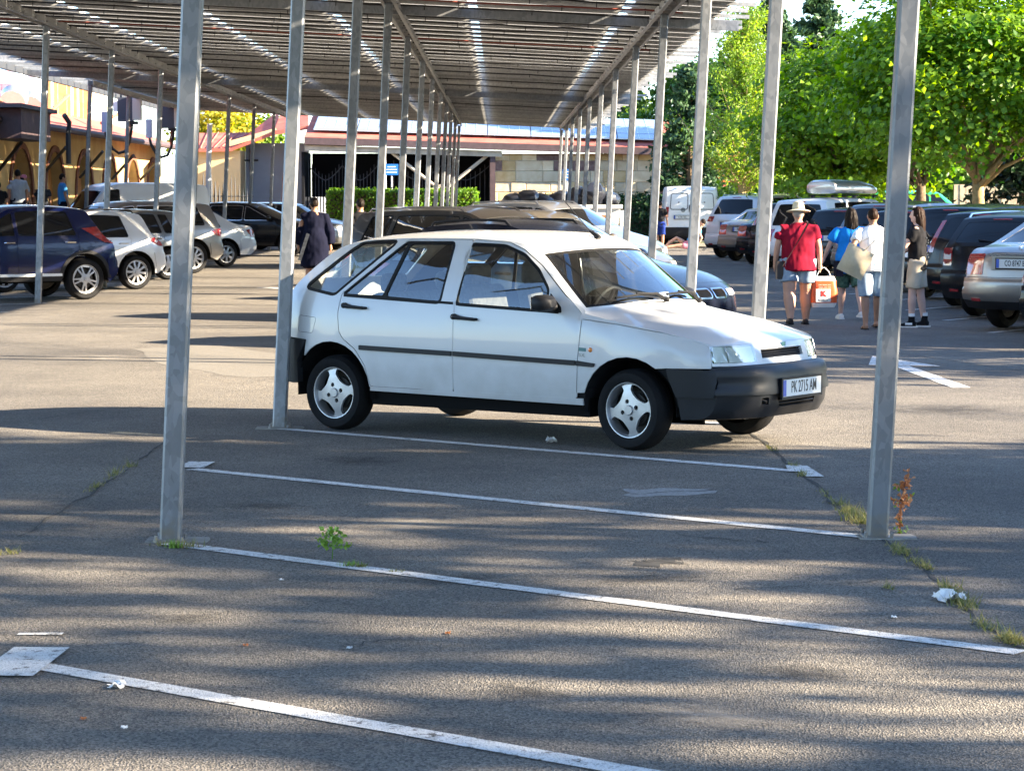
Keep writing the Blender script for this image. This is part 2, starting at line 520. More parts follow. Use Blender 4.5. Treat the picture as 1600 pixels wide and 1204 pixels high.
def stain_mat(name, col, strength):
    """soft-edged blotch: fades out with distance from its centre, broken by noise"""
    m = bpy.data.materials.new(name)
    m.use_nodes = True
    t = m.node_tree
    n, l = t.nodes, t.links
    b = n["Principled BSDF"]
    b.inputs["Base Color"].default_value = (*col, 1)
    b.inputs["Roughness"].default_value = 0.7
    b.inputs["Specular IOR Level"].default_value = 0.2
    tc = n.new("ShaderNodeTexCoord")
    ln = n.new("ShaderNodeVectorMath")
    ln.operation = 'LENGTH'
    l.new(tc.outputs["Object"], ln.inputs[0])
    nz = n.new("ShaderNodeTexNoise")
    nz.inputs["Scale"].default_value, nz.inputs["Detail"].default_value = 3.5, 7
    l.new(tc.outputs["Object"], nz.inputs["Vector"])
    ad = n.new("ShaderNodeMath")
    ad.operation = 'MULTIPLY_ADD'
    ad.inputs[1].default_value = 1.5
    l.new(nz.outputs["Fac"], ad.inputs[0])
    l.new(ln.outputs["Value"], ad.inputs[2])
    mr = n.new("ShaderNodeMapRange")
    mr.interpolation_type = 'SMOOTHSTEP'
    mr.inputs["From Min"].default_value, mr.inputs["From Max"].default_value = 0.75, 1.45
    mr.inputs["To Min"].default_value, mr.inputs["To Max"].default_value = strength, 0.0
    l.new(ad.outputs[0], mr.inputs[0])
    tr = n.new("ShaderNodeBsdfTransparent")
    mx = n.new("ShaderNodeMixShader")
    l.new(mr.outputs[0], mx.inputs[0])
    l.new(tr.outputs[0], mx.inputs[1])
    l.new(b.outputs[0], mx.inputs[2])
    l.new(mx.outputs[0], n["Material Output"].inputs[0])
    MATS[name] = m


stain_mat("oil_stain", (0.045, 0.043, 0.042), 0.4)
stain_mat("dust_stain", (0.34, 0.31, 0.27), 0.5)

# ------------------------------------------------------------------ mesh helpers
class MB:
    """collects vertices and faces of one mesh"""

    def __init__(s):
        s.v, s.f = [], []

    def add(s, v, f):
        o = len(s.v)
        s.v += [tuple(p) for p in v]
        s.f += [tuple(i + o for i in q) for q in f]
        return s

    def box(s, c, d, rz=0.0, M=None):
        x, y, z = d[0] / 2, d[1] / 2, d[2] / 2
        p = [Vector((a * x, b * y, e * z)) for e in (-1, 1) for b in (-1, 1) for a in (-1, 1)]
        if rz:
            R = Matrix.Rotation(rz, 3, 'Z')
            p = [R @ q for q in p]
        if M:
            p = [M @ q for q in p]
        c = Vector(c)
        return s.add([q + c for q in p], [(0, 2, 3, 1), (4, 5, 7, 6), (0, 1, 5, 4), (2, 6, 7, 3), (0, 4, 6, 2), (1, 3, 7, 5)])

    def prism(s, poly, z0, z1):
        n = len(poly)
        v = [(p[0], p[1], z0) for p in poly] + [(p[0], p[1], z1) for p in poly]
        f = [tuple(range(n - 1, -1, -1)), tuple(range(n, 2 * n))]
        f += [(i, (i + 1) % n, n + (i + 1) % n, n + i) for i in range(n)]
        return s.add(v, f)

    def tube(s, path, r, n=8, cap=True, flat=1.0):
        path = [Vector(p) for p in path]
        rs = r if isinstance(r, (list, tuple)) else [r] * len(path)
        v, f = [], []
        ref = Vector((0, 0, 1))
        for i, p in enumerate(path):
            t = (path[min(i + 1, len(path) - 1)] - path[max(i - 1, 0)]).normalized()
            if abs(t.dot(ref)) > 0.95:
                ref = Vector((1, 0, 0)) if abs(t.x) < 0.9 else Vector((0, 1, 0))
            a = t.cross(ref).normalized()
            b = a.cross(t)
            rr = rs[i]
            ra, rb = (rr, rr * flat) if not isinstance(rr, tuple) else rr
            for k in range(n):
                w = 2 * pi * k / n
                v.append(p + a * cos(w) * ra + b * sin(w) * rb)
        for i in range(len(path) - 1):
            for k in range(n):
                k2 = (k + 1) % n
                f.append((i * n + k, i * n + k2, (i + 1) * n + k2, (i + 1) * n + k))
        if cap:
            f.append(tuple(range(n - 1, -1, -1)))
            f.append(tuple(range((len(path) - 1) * n, len(path) * n)))
        return s.add(v, f)

    def lathe(s, prof, n=24, axis='y', c=(0, 0, 0), close=False):
        """prof: list of (radius, height along axis)"""
        v, f = [], []
        m = len(prof)
        for k in range(n):
            w = 2 * pi * k / n
            for r, h in prof:
                if axis == 'y':
                    v.append((c[0] + r * cos(w), c[1] + h, c[2] + r * sin(w)))
                else:
                    v.append((c[0] + r * cos(w), c[1] + r * sin(w), c[2] + h))
        for k in range(n):
            k2 = (k + 1) % n
            for i in range(m - 1 + (1 if close else 0)):
                j = (i + 1) % m
                f.append((k * m + i, k2 * m + i, k2 * m + j, k * m + j))
        return s.add(v, f)

    def rings(s, rings, n=16, cap=True):
        """rings: (cx, cy, z, rx, ry)"""
        v, f = [], []
        for cx, cy, z, rx, ry in rings:
            for k in range(n):
                w = 2 * pi * k / n
                v.append((cx + rx * cos(w), cy + ry * sin(w), z))
        for i in range(len(rings) - 1):
            for k in range(n):
                k2 = (k + 1) % n
                f.append((i * n + k, i * n + k2, (i + 1) * n + k2, (i + 1) * n + k))
        if cap:
            f.append(tuple(range(n - 1, -1, -1)))
            f.append(tuple(range((len(rings) - 1) * n, len(rings) * n)))
        return s.add(v, f)

    def ball(s, c, r, n=12, m=8):
        rx, ry, rz = r if isinstance(r, tuple) else (r, r, r)
        v, f = [], []
        for i in range(m + 1):
            a = pi * i / m
            for k in range(n):
                w = 2 * pi * k / n
                v.append((c[0] + rx * sin(a) * cos(w), c[1] + ry * sin(a) * sin(w), c[2] - rz * cos(a)))
        for i in range(m):
            for k in range(n):
                k2 = (k + 1) % n
                f.append((i * n + k, i * n + k2, (i + 1) * n + k2, (i + 1) * n + k))
        return s.add(v, f)

    def mesh(s, name, weld=False):
        me = bpy.data.meshes.new(name)
        me.from_pydata(s.v, [], s.f)
        if weld:
            bm = bmesh.new()
            bm.from_mesh(me)
            bmesh.ops.remove_doubles(bm, verts=bm.verts, dist=8e-4)
            bmesh.ops.recalc_face_normals(bm, faces=bm.faces)
            bm.to_mesh(me)
            bm.free()
        return me


def link(name, me, m, parent=None, loc=(0, 0, 0), rot=(0, 0, 0), smooth=40):
    if m and not me.materials:
        me.materials.append(MATS[m] if isinstance(m, str) else m)
    if smooth and len(me.polygons):
        me.shade_smooth()
        me.set_sharp_from_angle(angle=radians(smooth))
    o = bpy.data.objects.new(name, me)
    COL.objects.link(o)
    o.location, o.rotation_euler = loc, rot
    if parent:
        o.parent = parent
    return o


def obj(name, mb, m, parent=None, loc=(0, 0, 0), rot=(0, 0, 0), smooth=40, weld=False):
    return link(name, mb.mesh(name, weld), m, parent, loc, rot, smooth)


def tag(o, label=None, cat=None, group=None, kind=None):
    for k, v in (("label", label), ("category", cat), ("group", group), ("kind", kind)):
        if v:
            o[k] = v
    return o


def empty(name, loc=(0, 0, 0), rot=(0, 0, 0)):
    o = bpy.data.objects.new(name, None)
    o.empty_display_size = 0.2
    COL.objects.link(o)
    o.location, o.rotation_euler = loc, rot
    return o


def copy_tree(o, parent=None):
    c = o.copy()
    COL.objects.link(c)
    if parent:
        c.parent = parent
    for ch in list(o.children):
        copy_tree(ch, c)
    return c


def text_mesh(txt, size, sx=1.0, bold=0.0, depth=0.0005, align='CENTER'):
    """lettering as a mesh in the XZ plane, facing -Y"""
    cu = bpy.data.curves.new("t", 'FONT')
    cu.body, cu.size = txt, size
    cu.align_x, cu.align_y = align, 'CENTER'
    cu.offset = bold
    cu.extrude = depth
    cu.resolution_u = 3
    o = bpy.data.objects.new("t", cu)
    COL.objects.link(o)
    bpy.context.view_layer.update()
    me = bpy.data.meshes.new_from_object(o.evaluated_get(bpy.context.evaluated_depsgraph_get()))
    bpy.data.objects.remove(o)
    for v in me.vertices:
        x, y, z = v.co
        v.co = (x * sx, -z, y)
    me.materials.clear()
    return me


def pip(pts, polys):
    """vectorised even-odd inside test of (n,2) points against closed polygons"""
    x, y = pts[:, 0], pts[:, 1]
    ins = np.zeros(len(pts), bool)
    for poly in polys:
        p = np.asarray(poly, float)
        q = np.roll(p, -1, 0)
        for (x0, y0), (x1, y1) in zip(p, q):
            if y0 == y1:
                continue
            c = ((y0 > y) != (y1 > y)) & (x < (x1 - x0) * (y - y0) / (y1 - y0) + x0)
            ins ^= c
    return ins


def densify(poly, d):
    out = []
    n = len(poly)
    for i in range(n):
        a, b = poly[i], poly[(i + 1) % n]
        k = max(1, int(math.ceil(hypot(b[0] - a[0], b[1] - a[1]) / d)))
        for j in range(k):
            t = j / k
            out.append((a[0] + (b[0] - a[0]) * t, a[1] + (b[1] - a[1]) * t))
    return out


def rnd(poly, r, n=4):
    """round the corners of a 2d polygon"""
    out = []
    m = len(poly)
    for i in range(m):
        p0, p, p1 = Vector(poly[i - 1]), Vector(poly[i]), Vector(poly[(i + 1) % m])
        a, b = (p0 - p), (p1 - p)
        la, lb = a.length, b.length
        k = min(r, la * 0.45, lb * 0.45)
        a, b = p + a.normalized() * k, p + b.normalized() * k
        for j in range(n + 1):
            t = j / n
            out.append(tuple(a * (1 - t) ** 2 + p * 2 * t * (1 - t) + b * t * t))
    return out


def grow(poly, e):
    """offset a 2d polygon outward by e"""
    m = len(poly)
    A = sum(poly[i][0] * poly[(i + 1) % m][1] - poly[(i + 1) % m][0] * poly[i][1] for i in range(m))
    sg = 1 if A > 0 else -1
    out = []
    for i in range(m):
        p0, p, p1 = Vector(poly[i - 1]), Vector(poly[i]), Vector(poly[(i + 1) % m])
        d0, d1 = (p - p0), (p1 - p)
        if d0.length < 1e-7 or d1.length < 1e-7:
            out.append(tuple(p))
            continue
        n0, n1 = Vector((d0.y, -d0.x)).normalized() * sg, Vector((d1.y, -d1.x)).normalized() * sg
        b = n0 + n1
        if b.length < 1e-4:
            b = n0
        b.normalize()
        k = e / max(0.5, b.dot(n0))
        out.append(tuple(p + b * k))
    return out


def cdt(outer, holes=(), cell=0.08, edge=None):
    """triangulated sheet of a polygon with holes; returns 2d points, triangles, loops"""
    edge = edge or cell
    loops = [densify(outer, edge)] + [densify(h, edge) for h in holes]
    pts, edges, = [], []
    for lp in loops:
        o = len(pts)
        pts += lp
        edges += [(o + i, o + (i + 1) % len(lp)) for i in range(len(lp))]
    b = np.array(pts)
    x0, y0 = b.min(0)
    x1, y1 = b.max(0)
    gx = np.arange(x0 + cell * 0.5, x1, cell)
    gy = np.arange(y0 + cell * 0.5, y1, cell)
    if len(gx) and len(gy):
        g = np.stack(np.meshgrid(gx, gy), -1).reshape(-1, 2)
        g = g[pip(g, loops)]
        if len(g):
            d = np.full(len(g), 9.0)
            for k in range(0, len(b), 256):
                d = np.minimum(d, np.sqrt(((g[:, None] - b[None, k:k + 256]) ** 2).sum(-1)).min(1))
            g = g[d > cell * 0.35]
            pts = pts + [tuple(p) for p in g]
    r = delaunay_2d_cdt([Vector(p) for p in pts], edges, [], 0, 1e-6)
    P = np.array([tuple(p) for p in r[0]])
    T = np.array([t for t in r[2] if len(t) == 3])
    c = P[T].mean(1)
    T = T[pip(c, loops)]
    return P, T


def sheet(mb, fmap, outer, holes=(), cell=0.08, edge=None, flip=False, rim=0.0):
    """map a cdt sheet through fmap(u, v) -> Vector; rim = depth of a turned-in edge"""
    P, T = cdt(outer, holes, cell, edge)
    if not len(T):
        return mb
    V = [Vector(fmap(u, v)) for u, v in P]
    F = [tuple(t[::-1]) if flip else tuple(t) for t in T.tolist()]
    if rim:
        N = [Vector() for _ in V]
        cnt = {}
        for a, b, c in F:
            nn = (V[b] - V[a]).cross(V[c] - V[a])
            for i in (a, b, c):
                N[i] += nn
            for e in ((a, b), (b, c), (c, a)):
                cnt[e] = 1
        bd = [e for e in cnt if (e[1], e[0]) not in cnt]
        idx = {}
        for a, b in bd:
            for i in (a, b):
                if i not in idx:
                    idx[i] = len(V)
                    V.append(V[i] - N[i].normalized() * rim)
        F += [(b, a, idx[a], idx[b]) for a, b in bd]
    return mb.add(V, F)


def fast_mesh(name, verts, quads, attr=None):
    me = bpy.data.meshes.new(name)
    nv, nf = len(verts), len(quads)
    k = quads.shape[1]
    me.vertices.add(nv)
    me.vertices.foreach_set("co", np.ascontiguousarray(verts, np.float32).ravel())
    me.loops.add(nf * k)
    me.loops.foreach_set("vertex_index", np.ascontiguousarray(quads, np.int32).ravel())
    me.polygons.add(nf)
    me.polygons.foreach_set("loop_start", np.arange(0, nf * k, k, dtype=np.int32))
    if attr is not None:
        a = me.attributes.new("rnd", 'FLOAT', 'POINT')
        a.data.foreach_set("value", np.ascontiguousarray(attr, np.float32))
    me.update(calc_edges=True)
    return me


def unit(a):
    return a / np.maximum(np.linalg.norm(a, axis=1, keepdims=True), 1e-9)


def leaves(name, pos, nrm, size, aspect=0.75, rng=None, tone=None, droop=0.0, fold=0.12):
    """leaf blades (two folded triangles each) at pos with facing nrm"""
    rng = rng or np.random.default_rng(1)
    n = len(pos)
    nrm = unit(nrm)
    t = unit(np.cross(nrm, rng.normal(size=(n, 3))))
    t[:, 2] -= droop
    t = unit(t - nrm * (t * nrm).sum(1, keepdims=True))
    s = np.cross(nrm, t)
    L = (size * rng.uniform(0.65, 1.3, n))[:, None]
    a = pos - t * L * 0.5
    b = pos + s * L * aspect * 0.5 - t * L * 0.08 + nrm * L * fold
    c = pos + t * L * 0.5 - nrm * L * 0.06
    d = pos - s * L * aspect * 0.5 - t * L * 0.08 + nrm * L * fold
    V = np.stack([a, b, c, d], 1).reshape(-1, 3)
    i = np.arange(n)[:, None] * 4
    F = np.concatenate([i + np.array([[0, 1, 2]]), i + np.array([[0, 2, 3]])])
    if tone is None:
        tone = rng.uniform(0, 1, n)
    return fast_mesh(name, V, F, np.repeat(np.clip(tone, 0, 1), 4))

# ------------------------------------------------------------------ cars
class Shape:
    """body surface of a car: side skin y = W(x, z); centre band runs nose - hood - screen - roof - tail
    between the two side skins.  x forward, y left, z up, origin on the ground between the axles"""

    def __init__(s, nodes, hw, xf0, tf, xr0, tr, zb, tumble, zmid=0.55, low=0.05, p=2.4, it=2, bulge=0.03, pf=None):
        q = [(*n, float(i)) for i, n in enumerate(nodes)]
        for _ in range(it):
            o = [q[0]]
            for a, b in zip(q[:-1], q[1:]):
                o.append(tuple(x * 0.78 + y * 0.22 for x, y in zip(a, b)))
                o.append(tuple(x * 0.22 + y * 0.78 for x, y in zip(a, b)))
            o.append(q[-1])
            q = o
        s.q = np.array(q)
        s.hw, s.xf0, s.tf, s.xr0, s.tr = hw, xf0, tf, xr0, tr
        s.pf = pf or p
        s.zb, s.tumble, s.zmid, s.low, s.p, s.bulge = zb, tumble, zmid, low, p, bulge
        s.xF, s.xR = s.q[:, 0].max(), s.q[:, 0].min()
        d = np.hypot(np.diff(s.q[:, 0]), np.diff(s.q[:, 1]))
        s.arc = np.concatenate([[0], np.cumsum(d)])
        i0, i1 = int(np.argmax(s.q[:, 0])), int(np.argmin(s.q[:, 0]))
        up = s.q[i0:i1 + 1]
        o = np.argsort(up[:, 0])
        s.ux, s.uz = up[o, 0], up[o, 1]

    def ztop(s, x):
        return float(np.interp(x, s.ux, s.uz))

    def W(s, x, z):
        w = s.hw
        if x > s.xf0:
            w *= 1 - s.tf * ((x - s.xf0) / (s.xF - s.xf0)) ** 2.3
        if x < s.xr0:
            w *= 1 - s.tr * ((s.xr0 - x) / (s.xr0 - s.xR)) ** 2.3
        w *= 1 - s.low * ((z - s.zmid) / 0.4) ** 2 if z < s.zmid else 1 - s.bulge * ((z - s.zmid) / 0.4) ** 2 if z < s.zb else 1 - s.bulge * ((s.zb - s.zmid) / 0.4) ** 2
        k = 0.05
        e = (z - s.zb) / k
        w -= s.tumble * k * (math.log1p(math.exp(e)) if e < 30 else e)
        d = s.ztop(x) - z
        if d < 0.07:
            w -= 0.028 * (1 - max(d, -0.02) / 0.07) ** 2
        return w

    def side(s, sg, off=0.0):
        return lambda x, z: (x, sg * (s.W(x, z) + off), z)

    def at(s, a):
        """curve sample by arc length"""
        return [float(np.interp(a, s.arc, s.q[:, k])) for k in range(5)]

    def arc_of(s, i):
        return float(np.interp(i, s.q[:, 4], s.arc))

    def band(s, off=0.0):
        def f(a, t):
            x, z, bx, bz, c = s.at(a)
            x1, z1 = s.at(a - 0.03)[:2]
            x2, z2 = s.at(a + 0.03)[:2]
            n = Vector((-(z1 - z2), 0, x1 - x2))
            if n.length > 1e-6:
                n.normalize()
            k = 1 - abs(t) ** (s.pf if c < 7.6 else s.pf + (s.p - s.pf) * min(1, (c - 7.6) / 1.6))
            w = s.W(x, z)
            e = abs(t) ** 6
            return Vector((x + bx * k, t * w, z + bz * k)) + (n * (1 - e) + Vector((0, e if t > 0 else -e, 0))) * off
        return f

    def strip(s, i0, i1, t0=-1.0, t1=1.0, trim=0.0):
        """rectangle of the band in (arc, t) between curve nodes i0..i1, sampled at the curve's own points"""
        a0, a1 = s.arc_of(i0) + trim, s.arc_of(i1) - trim
        mid = [a for a in s.arc if a0 + 1e-4 < a < a1 - 1e-4]
        A = [a0] + mid + [a1]
        return [(a, t0) for a in A] + [(a, t1) for a in reversed(A)]


def band_grid(mb, S, i0, i1, t0=-1.0, t1=1.0, n=14, off=0.0, trim=0.0, step=0.07, rim=0.0):
    a0, a1 = S.arc_of(i0) + trim, S.arc_of(i1) - trim
    A = [a0]
    for a in list(S.arc):
        if a0 + 1e-4 < a < a1 - 1e-4:
            A.append(float(a))
    A.append(a1)
    B = []
    for u, v in zip(A[:-1], A[1:]):
        k = max(1, int(math.ceil((v - u) / step)))
        B += [u + (v - u) * j / k for j in range(k)]
    B.append(a1)
    f = S.band(off)
    T = [t0 + (t1 - t0) * j / n for j in range(n + 1)]
    V = [f(a, t) for a in B for t in T]
    m = n + 1
    F = [(i * m + j, i * m + j + 1, (i + 1) * m + j + 1, (i + 1) * m + j) for i in range(len(B) - 1) for j in range(n)]
    if rim:
        o = len(V)
        g = S.band(off - rim)
        edge = [(0, j) for j in range(m)] + [(i, n) for i in range(1, len(B))] + [(len(B) - 1, j) for j in range(n - 1, -1, -1)] + [(i, 0) for i in range(len(B) - 2, 0, -1)]
        V += [g(B[i], T[j] * 0.995) for i, j in edge]
        k = len(edge)
        for e in range(k):
            i, j = edge[e]
            i2, j2 = edge[(e + 1) % k]
            F.append((i * m + j, o + e, o + (e + 1) % k, i2 * m + j2))
    mb.add(V, F)
    return mb


def wheel_meshes(style, R, rr, wd):
    """tyre, rim and hub meshes of a wheel whose outer face looks along -y; origin at its centre"""
    h = wd / 2
    ty = MB().lathe([(rr - .012, -h + .012), (rr + .004, -h + .002), (rr + (R - rr) * .35, -h - .006), (rr + (R - rr) * .7, -h - .002), (R - .02, -h + .012),
                     (R - .006, -h + .028), (R, -h + .05), (R, h - .05), (R - .02, h - .012), (rr, h)], 40)
    for g in (-.028, .0, .028):
        ty.lathe([(R + .0008, g - .004), (R - .006, g), (R + .0008, g + .004)], 40)
    me_t = ty.mesh("tyre")
    d = -h + .012
    rim = MB()
    rim.lathe([(rr - .022, d + .09), (rr - .020, d + .03), (rr - .016, d + .008), (rr - .010, d - .004), (rr + .002, d - .006), (rr + .004, d + .006)], 44)

    def fm(u, v):
        r = hypot(u, v) / rr
        return (u, d + .012 - .010 * (1 - r) ** 2 + .02 * max(0, r - .6), v)
    R1 = rr - .013
    outer = [(R1 * cos(2 * pi * k / 48), R1 * sin(2 * pi * k / 48)) for k in range(48)]
    holes = []

    def ring(cx, cz, r, n=10):
        return [(cx + r * cos(2 * pi * k / n), cz + r * sin(2 * pi * k / n)) for k in range(n)]

    def pol(pl):
        return [(r * rr * cos(radians(a)), r * rr * sin(radians(a))) for r, a in pl]
    ph = 10.0
    if style == 'star4':
        for k in range(4):
            c = ph + 45 + 90 * k
            holes.append(rnd(pol([(.905, c - 31), (.91, c - 15), (.915, c), (.91, c + 15), (.905, c + 31), (.72, c + 34), (.57, c + 20), (.50, c), (.57, c - 20), (.72, c - 34)]), .012, 3))
            a = radians(ph + 90 * k + 8)
            holes.append(ring(.31 * rr * cos(a), .31 * rr * sin(a), .016))
    else:
        n = {'s5': 5, 's5d': 5, 's10': 10, 's7': 7, 's9': 9, 's12': 12}[style]
        st = 360 / n
        for k in range(n):
            c = ph + st * k
            if style == 's5d':
                holes.append(rnd(pol([(.86, c - 22), (.86, c + 22), (.33, c + 15), (.33, c - 15)]), .012, 2))
                holes.append(rnd(pol([(.86, c + 36 - 7), (.86, c + 36 + 7), (.45, c + 36 + 3), (.45, c + 36 - 3)]), .006, 2))
            else:
                g = st * .5 - (9 if n < 9 else 6.5)
                holes.append(rnd(pol([(.87, c - g), (.87, c + g), (.36, c + g * .55), (.36, c - g * .55)]), .010, 2))
    sheet(rim, fm, outer, holes, cell=.05, edge=.02, flip=False, rim=.022)
    rim.lathe([(0, d - .006), (.030, d - .006), (.034, d), (.034, d + .02)], 16)
    me_r = rim.mesh("rim")
    hub = MB().lathe([(rr - .022, d + .085), (rr - .03, h - .02), (.05, h - .02), (.05, d + .05)], 28)
    hub.lathe([(.0, d + .055), (rr * .62, d + .055), (rr * .62, d + .075), (0, d + .075)], 28)
    me_h = hub.mesh("wheel")
    for me, m in ((me_t, "tyre"), (me_r, "alloy"), (me_h, "steel_dark")):
        me.materials.append(MATS[m])
        me.shade_smooth()
        me.set_sharp_from_angle(angle=radians(35))
    return me_t, me_r, me_h


def put_wheels(root, meshes, a_f, a_r, R, y, steer=0.0):
    for x, sg, st in ((a_f, -1, steer), (a_f, 1, steer), (a_r, -1, 0), (a_r, 1, 0)):
        w = bpy.data.objects.new("wheel", meshes[2])
        COL.objects.link(w)
        w.parent = root
        w.location = (x, sg * y, R)
        w.rotation_euler = (0, random.uniform(0, 6.28) * (0 if R < .275 else 1), st + (pi if sg > 0 else 0))
        for nm, me in (("tyre", meshes[0]), ("rim", meshes[1])):
            o = bpy.data.objects.new(nm, me)
            COL.objects.link(o)
            o.parent = w
    return


def plate(root, txt, loc, rot, w=.52, h=.112, bold=.0012, tsize=.098, tsx=.63, frame=True):
    p = obj("number_plate", MB().box((0, 0, 0), (w, .006, h)), "plate_white", root, loc, rot, smooth=0)
    if frame:
        f = MB()
        for a, b, c, d in ((0, h / 2 + .007, w + .028, .014), (0, -h / 2 - .009, w + .028, .018), (-w / 2 - .007, 0, .014, h), (w / 2 + .007, 0, .014, h)):
            f.box((a, .002, b), (c, .014, d))
        obj("plate_frame", f, "plastic_black", p, smooth=0)
    obj("country_band", MB().box((-w / 2 + .021, -.0040, 0), (.040, .002, h - .006)), "plate_blue", p, smooth=0)
    if txt:
        link("lettering", text_mesh(txt, tsize, tsx, bold), "ink", p, (.022, -.0045, 0), smooth=0)
    return p


def seats(root, xs_f, xs_r, y, z0=.30, m="seat_fabric", zt=1.18):
    """front seats with headrests and a rear bench"""
    for sg in (-1, 1):
        s = MB()
        s.box((xs_f + .10, sg * y, z0 + .16), (.50, .48, .16))
        M = Matrix.Rotation(radians(-14), 3, 'Y')
        s.box((xs_f - .22, sg * y, z0 + .48), (.13, .46, .58), M=M)
        o = obj("seat", s, m, root, smooth=0)
        bv = o.modifiers.new("b", 'BEVEL')
        bv.width, bv.segments = .05, 3
        hd = obj("headrest", MB().box((xs_f - .32, sg * y, zt - .07), (.09, .27, .17)), m, o, smooth=0)
        bv = hd.modifiers.new("b", 'BEVEL')
        bv.width, bv.segments = .04, 3
    if xs_r is not None:
        b = MB().box((xs_r + .12, 0, z0 + .16), (.5, 1.2, .18))
        M = Matrix.Rotation(radians(-18), 3, 'Y')
        b.box((xs_r - .2, 0, z0 + .45), (.13, 1.22, .5), M=M)
        for sg in (-1, 1):
            b.box((xs_r - .30, sg * .33, zt - .14), (.09, .25, .14))
        o = obj("rear_bench", b, m, root, smooth=0)
        bv = o.modifiers.new("b", 'BEVEL')
        bv.width, bv.segments = .04, 3


def steering_and_dash(root, xd, z, hw):
    d = MB()
    d.box((xd + .2, 0, z - .16), (.55, hw * 1.9, .26))
    d.box((xd + .02, 0, z - .30), (.22, .32, .30))
    d.box((xd - .02, hw * .5, z - .02), (.20, .36, .08))
    o = obj("dashboard", d, "plastic_black", root, smooth=0)
    bv = o.modifiers.new("b", 'BEVEL')
    bv.width, bv.segments = .035, 2
    M = Matrix.Translation((xd - .22, hw * .5, z - .06)) @ Matrix.Rotation(radians(-65), 4, 'Y')
    w = MB().lathe([(.175, -.012), (.187, 0), (.175, .012), (.163, 0)], 28, axis='z', close=True)
    w.tube([(-.17, 0, 0), (.17, 0, 0)], .014, 6)
    w.tube([(0, -.17, 0), (0, 0, -.02)], .014, 6)
    st = obj("steering_wheel", w, "rubber", root, smooth=60)
    st.matrix_local = M


def arch(cx, cz, R, zlow, a0=None, n=14, rev=False):
    """wheel-arch points from rear bottom over the top to front bottom"""
    a = math.asin(min(1, max(-1, (zlow - cz) / R)))
    L = [(cx - R * cos(a + (pi - 2 * a) * k / n), cz + R * sin(a + (pi - 2 * a) * k / n)) for k in range(n + 1)]
    return L


def side_outline(S, arches, zrear, zfront):
    """side-skin outline: over the top along the curve, back along the sill through the wheel arches"""
    top = [(float(a), float(b)) for a, b in S.q[:, :2]]
    bot = []
    for cx, cz, R, zl in sorted(arches):
        bot += arch(cx, cz, R, zl)
    return top + bot


def window_set(root, S, sg, wins, gmat, names, hole_list, frame="rubber", e=.016, cell=.12):
    """glass panes set into the side skin with a rubber frame each"""
    for k, w in enumerate(wins):
        g = MB()
        sheet(g, S.side(sg, -.012), w, cell=cell, edge=.06, flip=sg > 0)
        gl = obj(names[k], g, gmat, root, smooth=60)
        fr = MB()
        sheet(fr, S.side(sg, -.004), grow(w, e), [w], cell=.2, edge=.06, flip=sg > 0, rim=.012)
        obj("window_frame", fr, frame, gl, smooth=60)


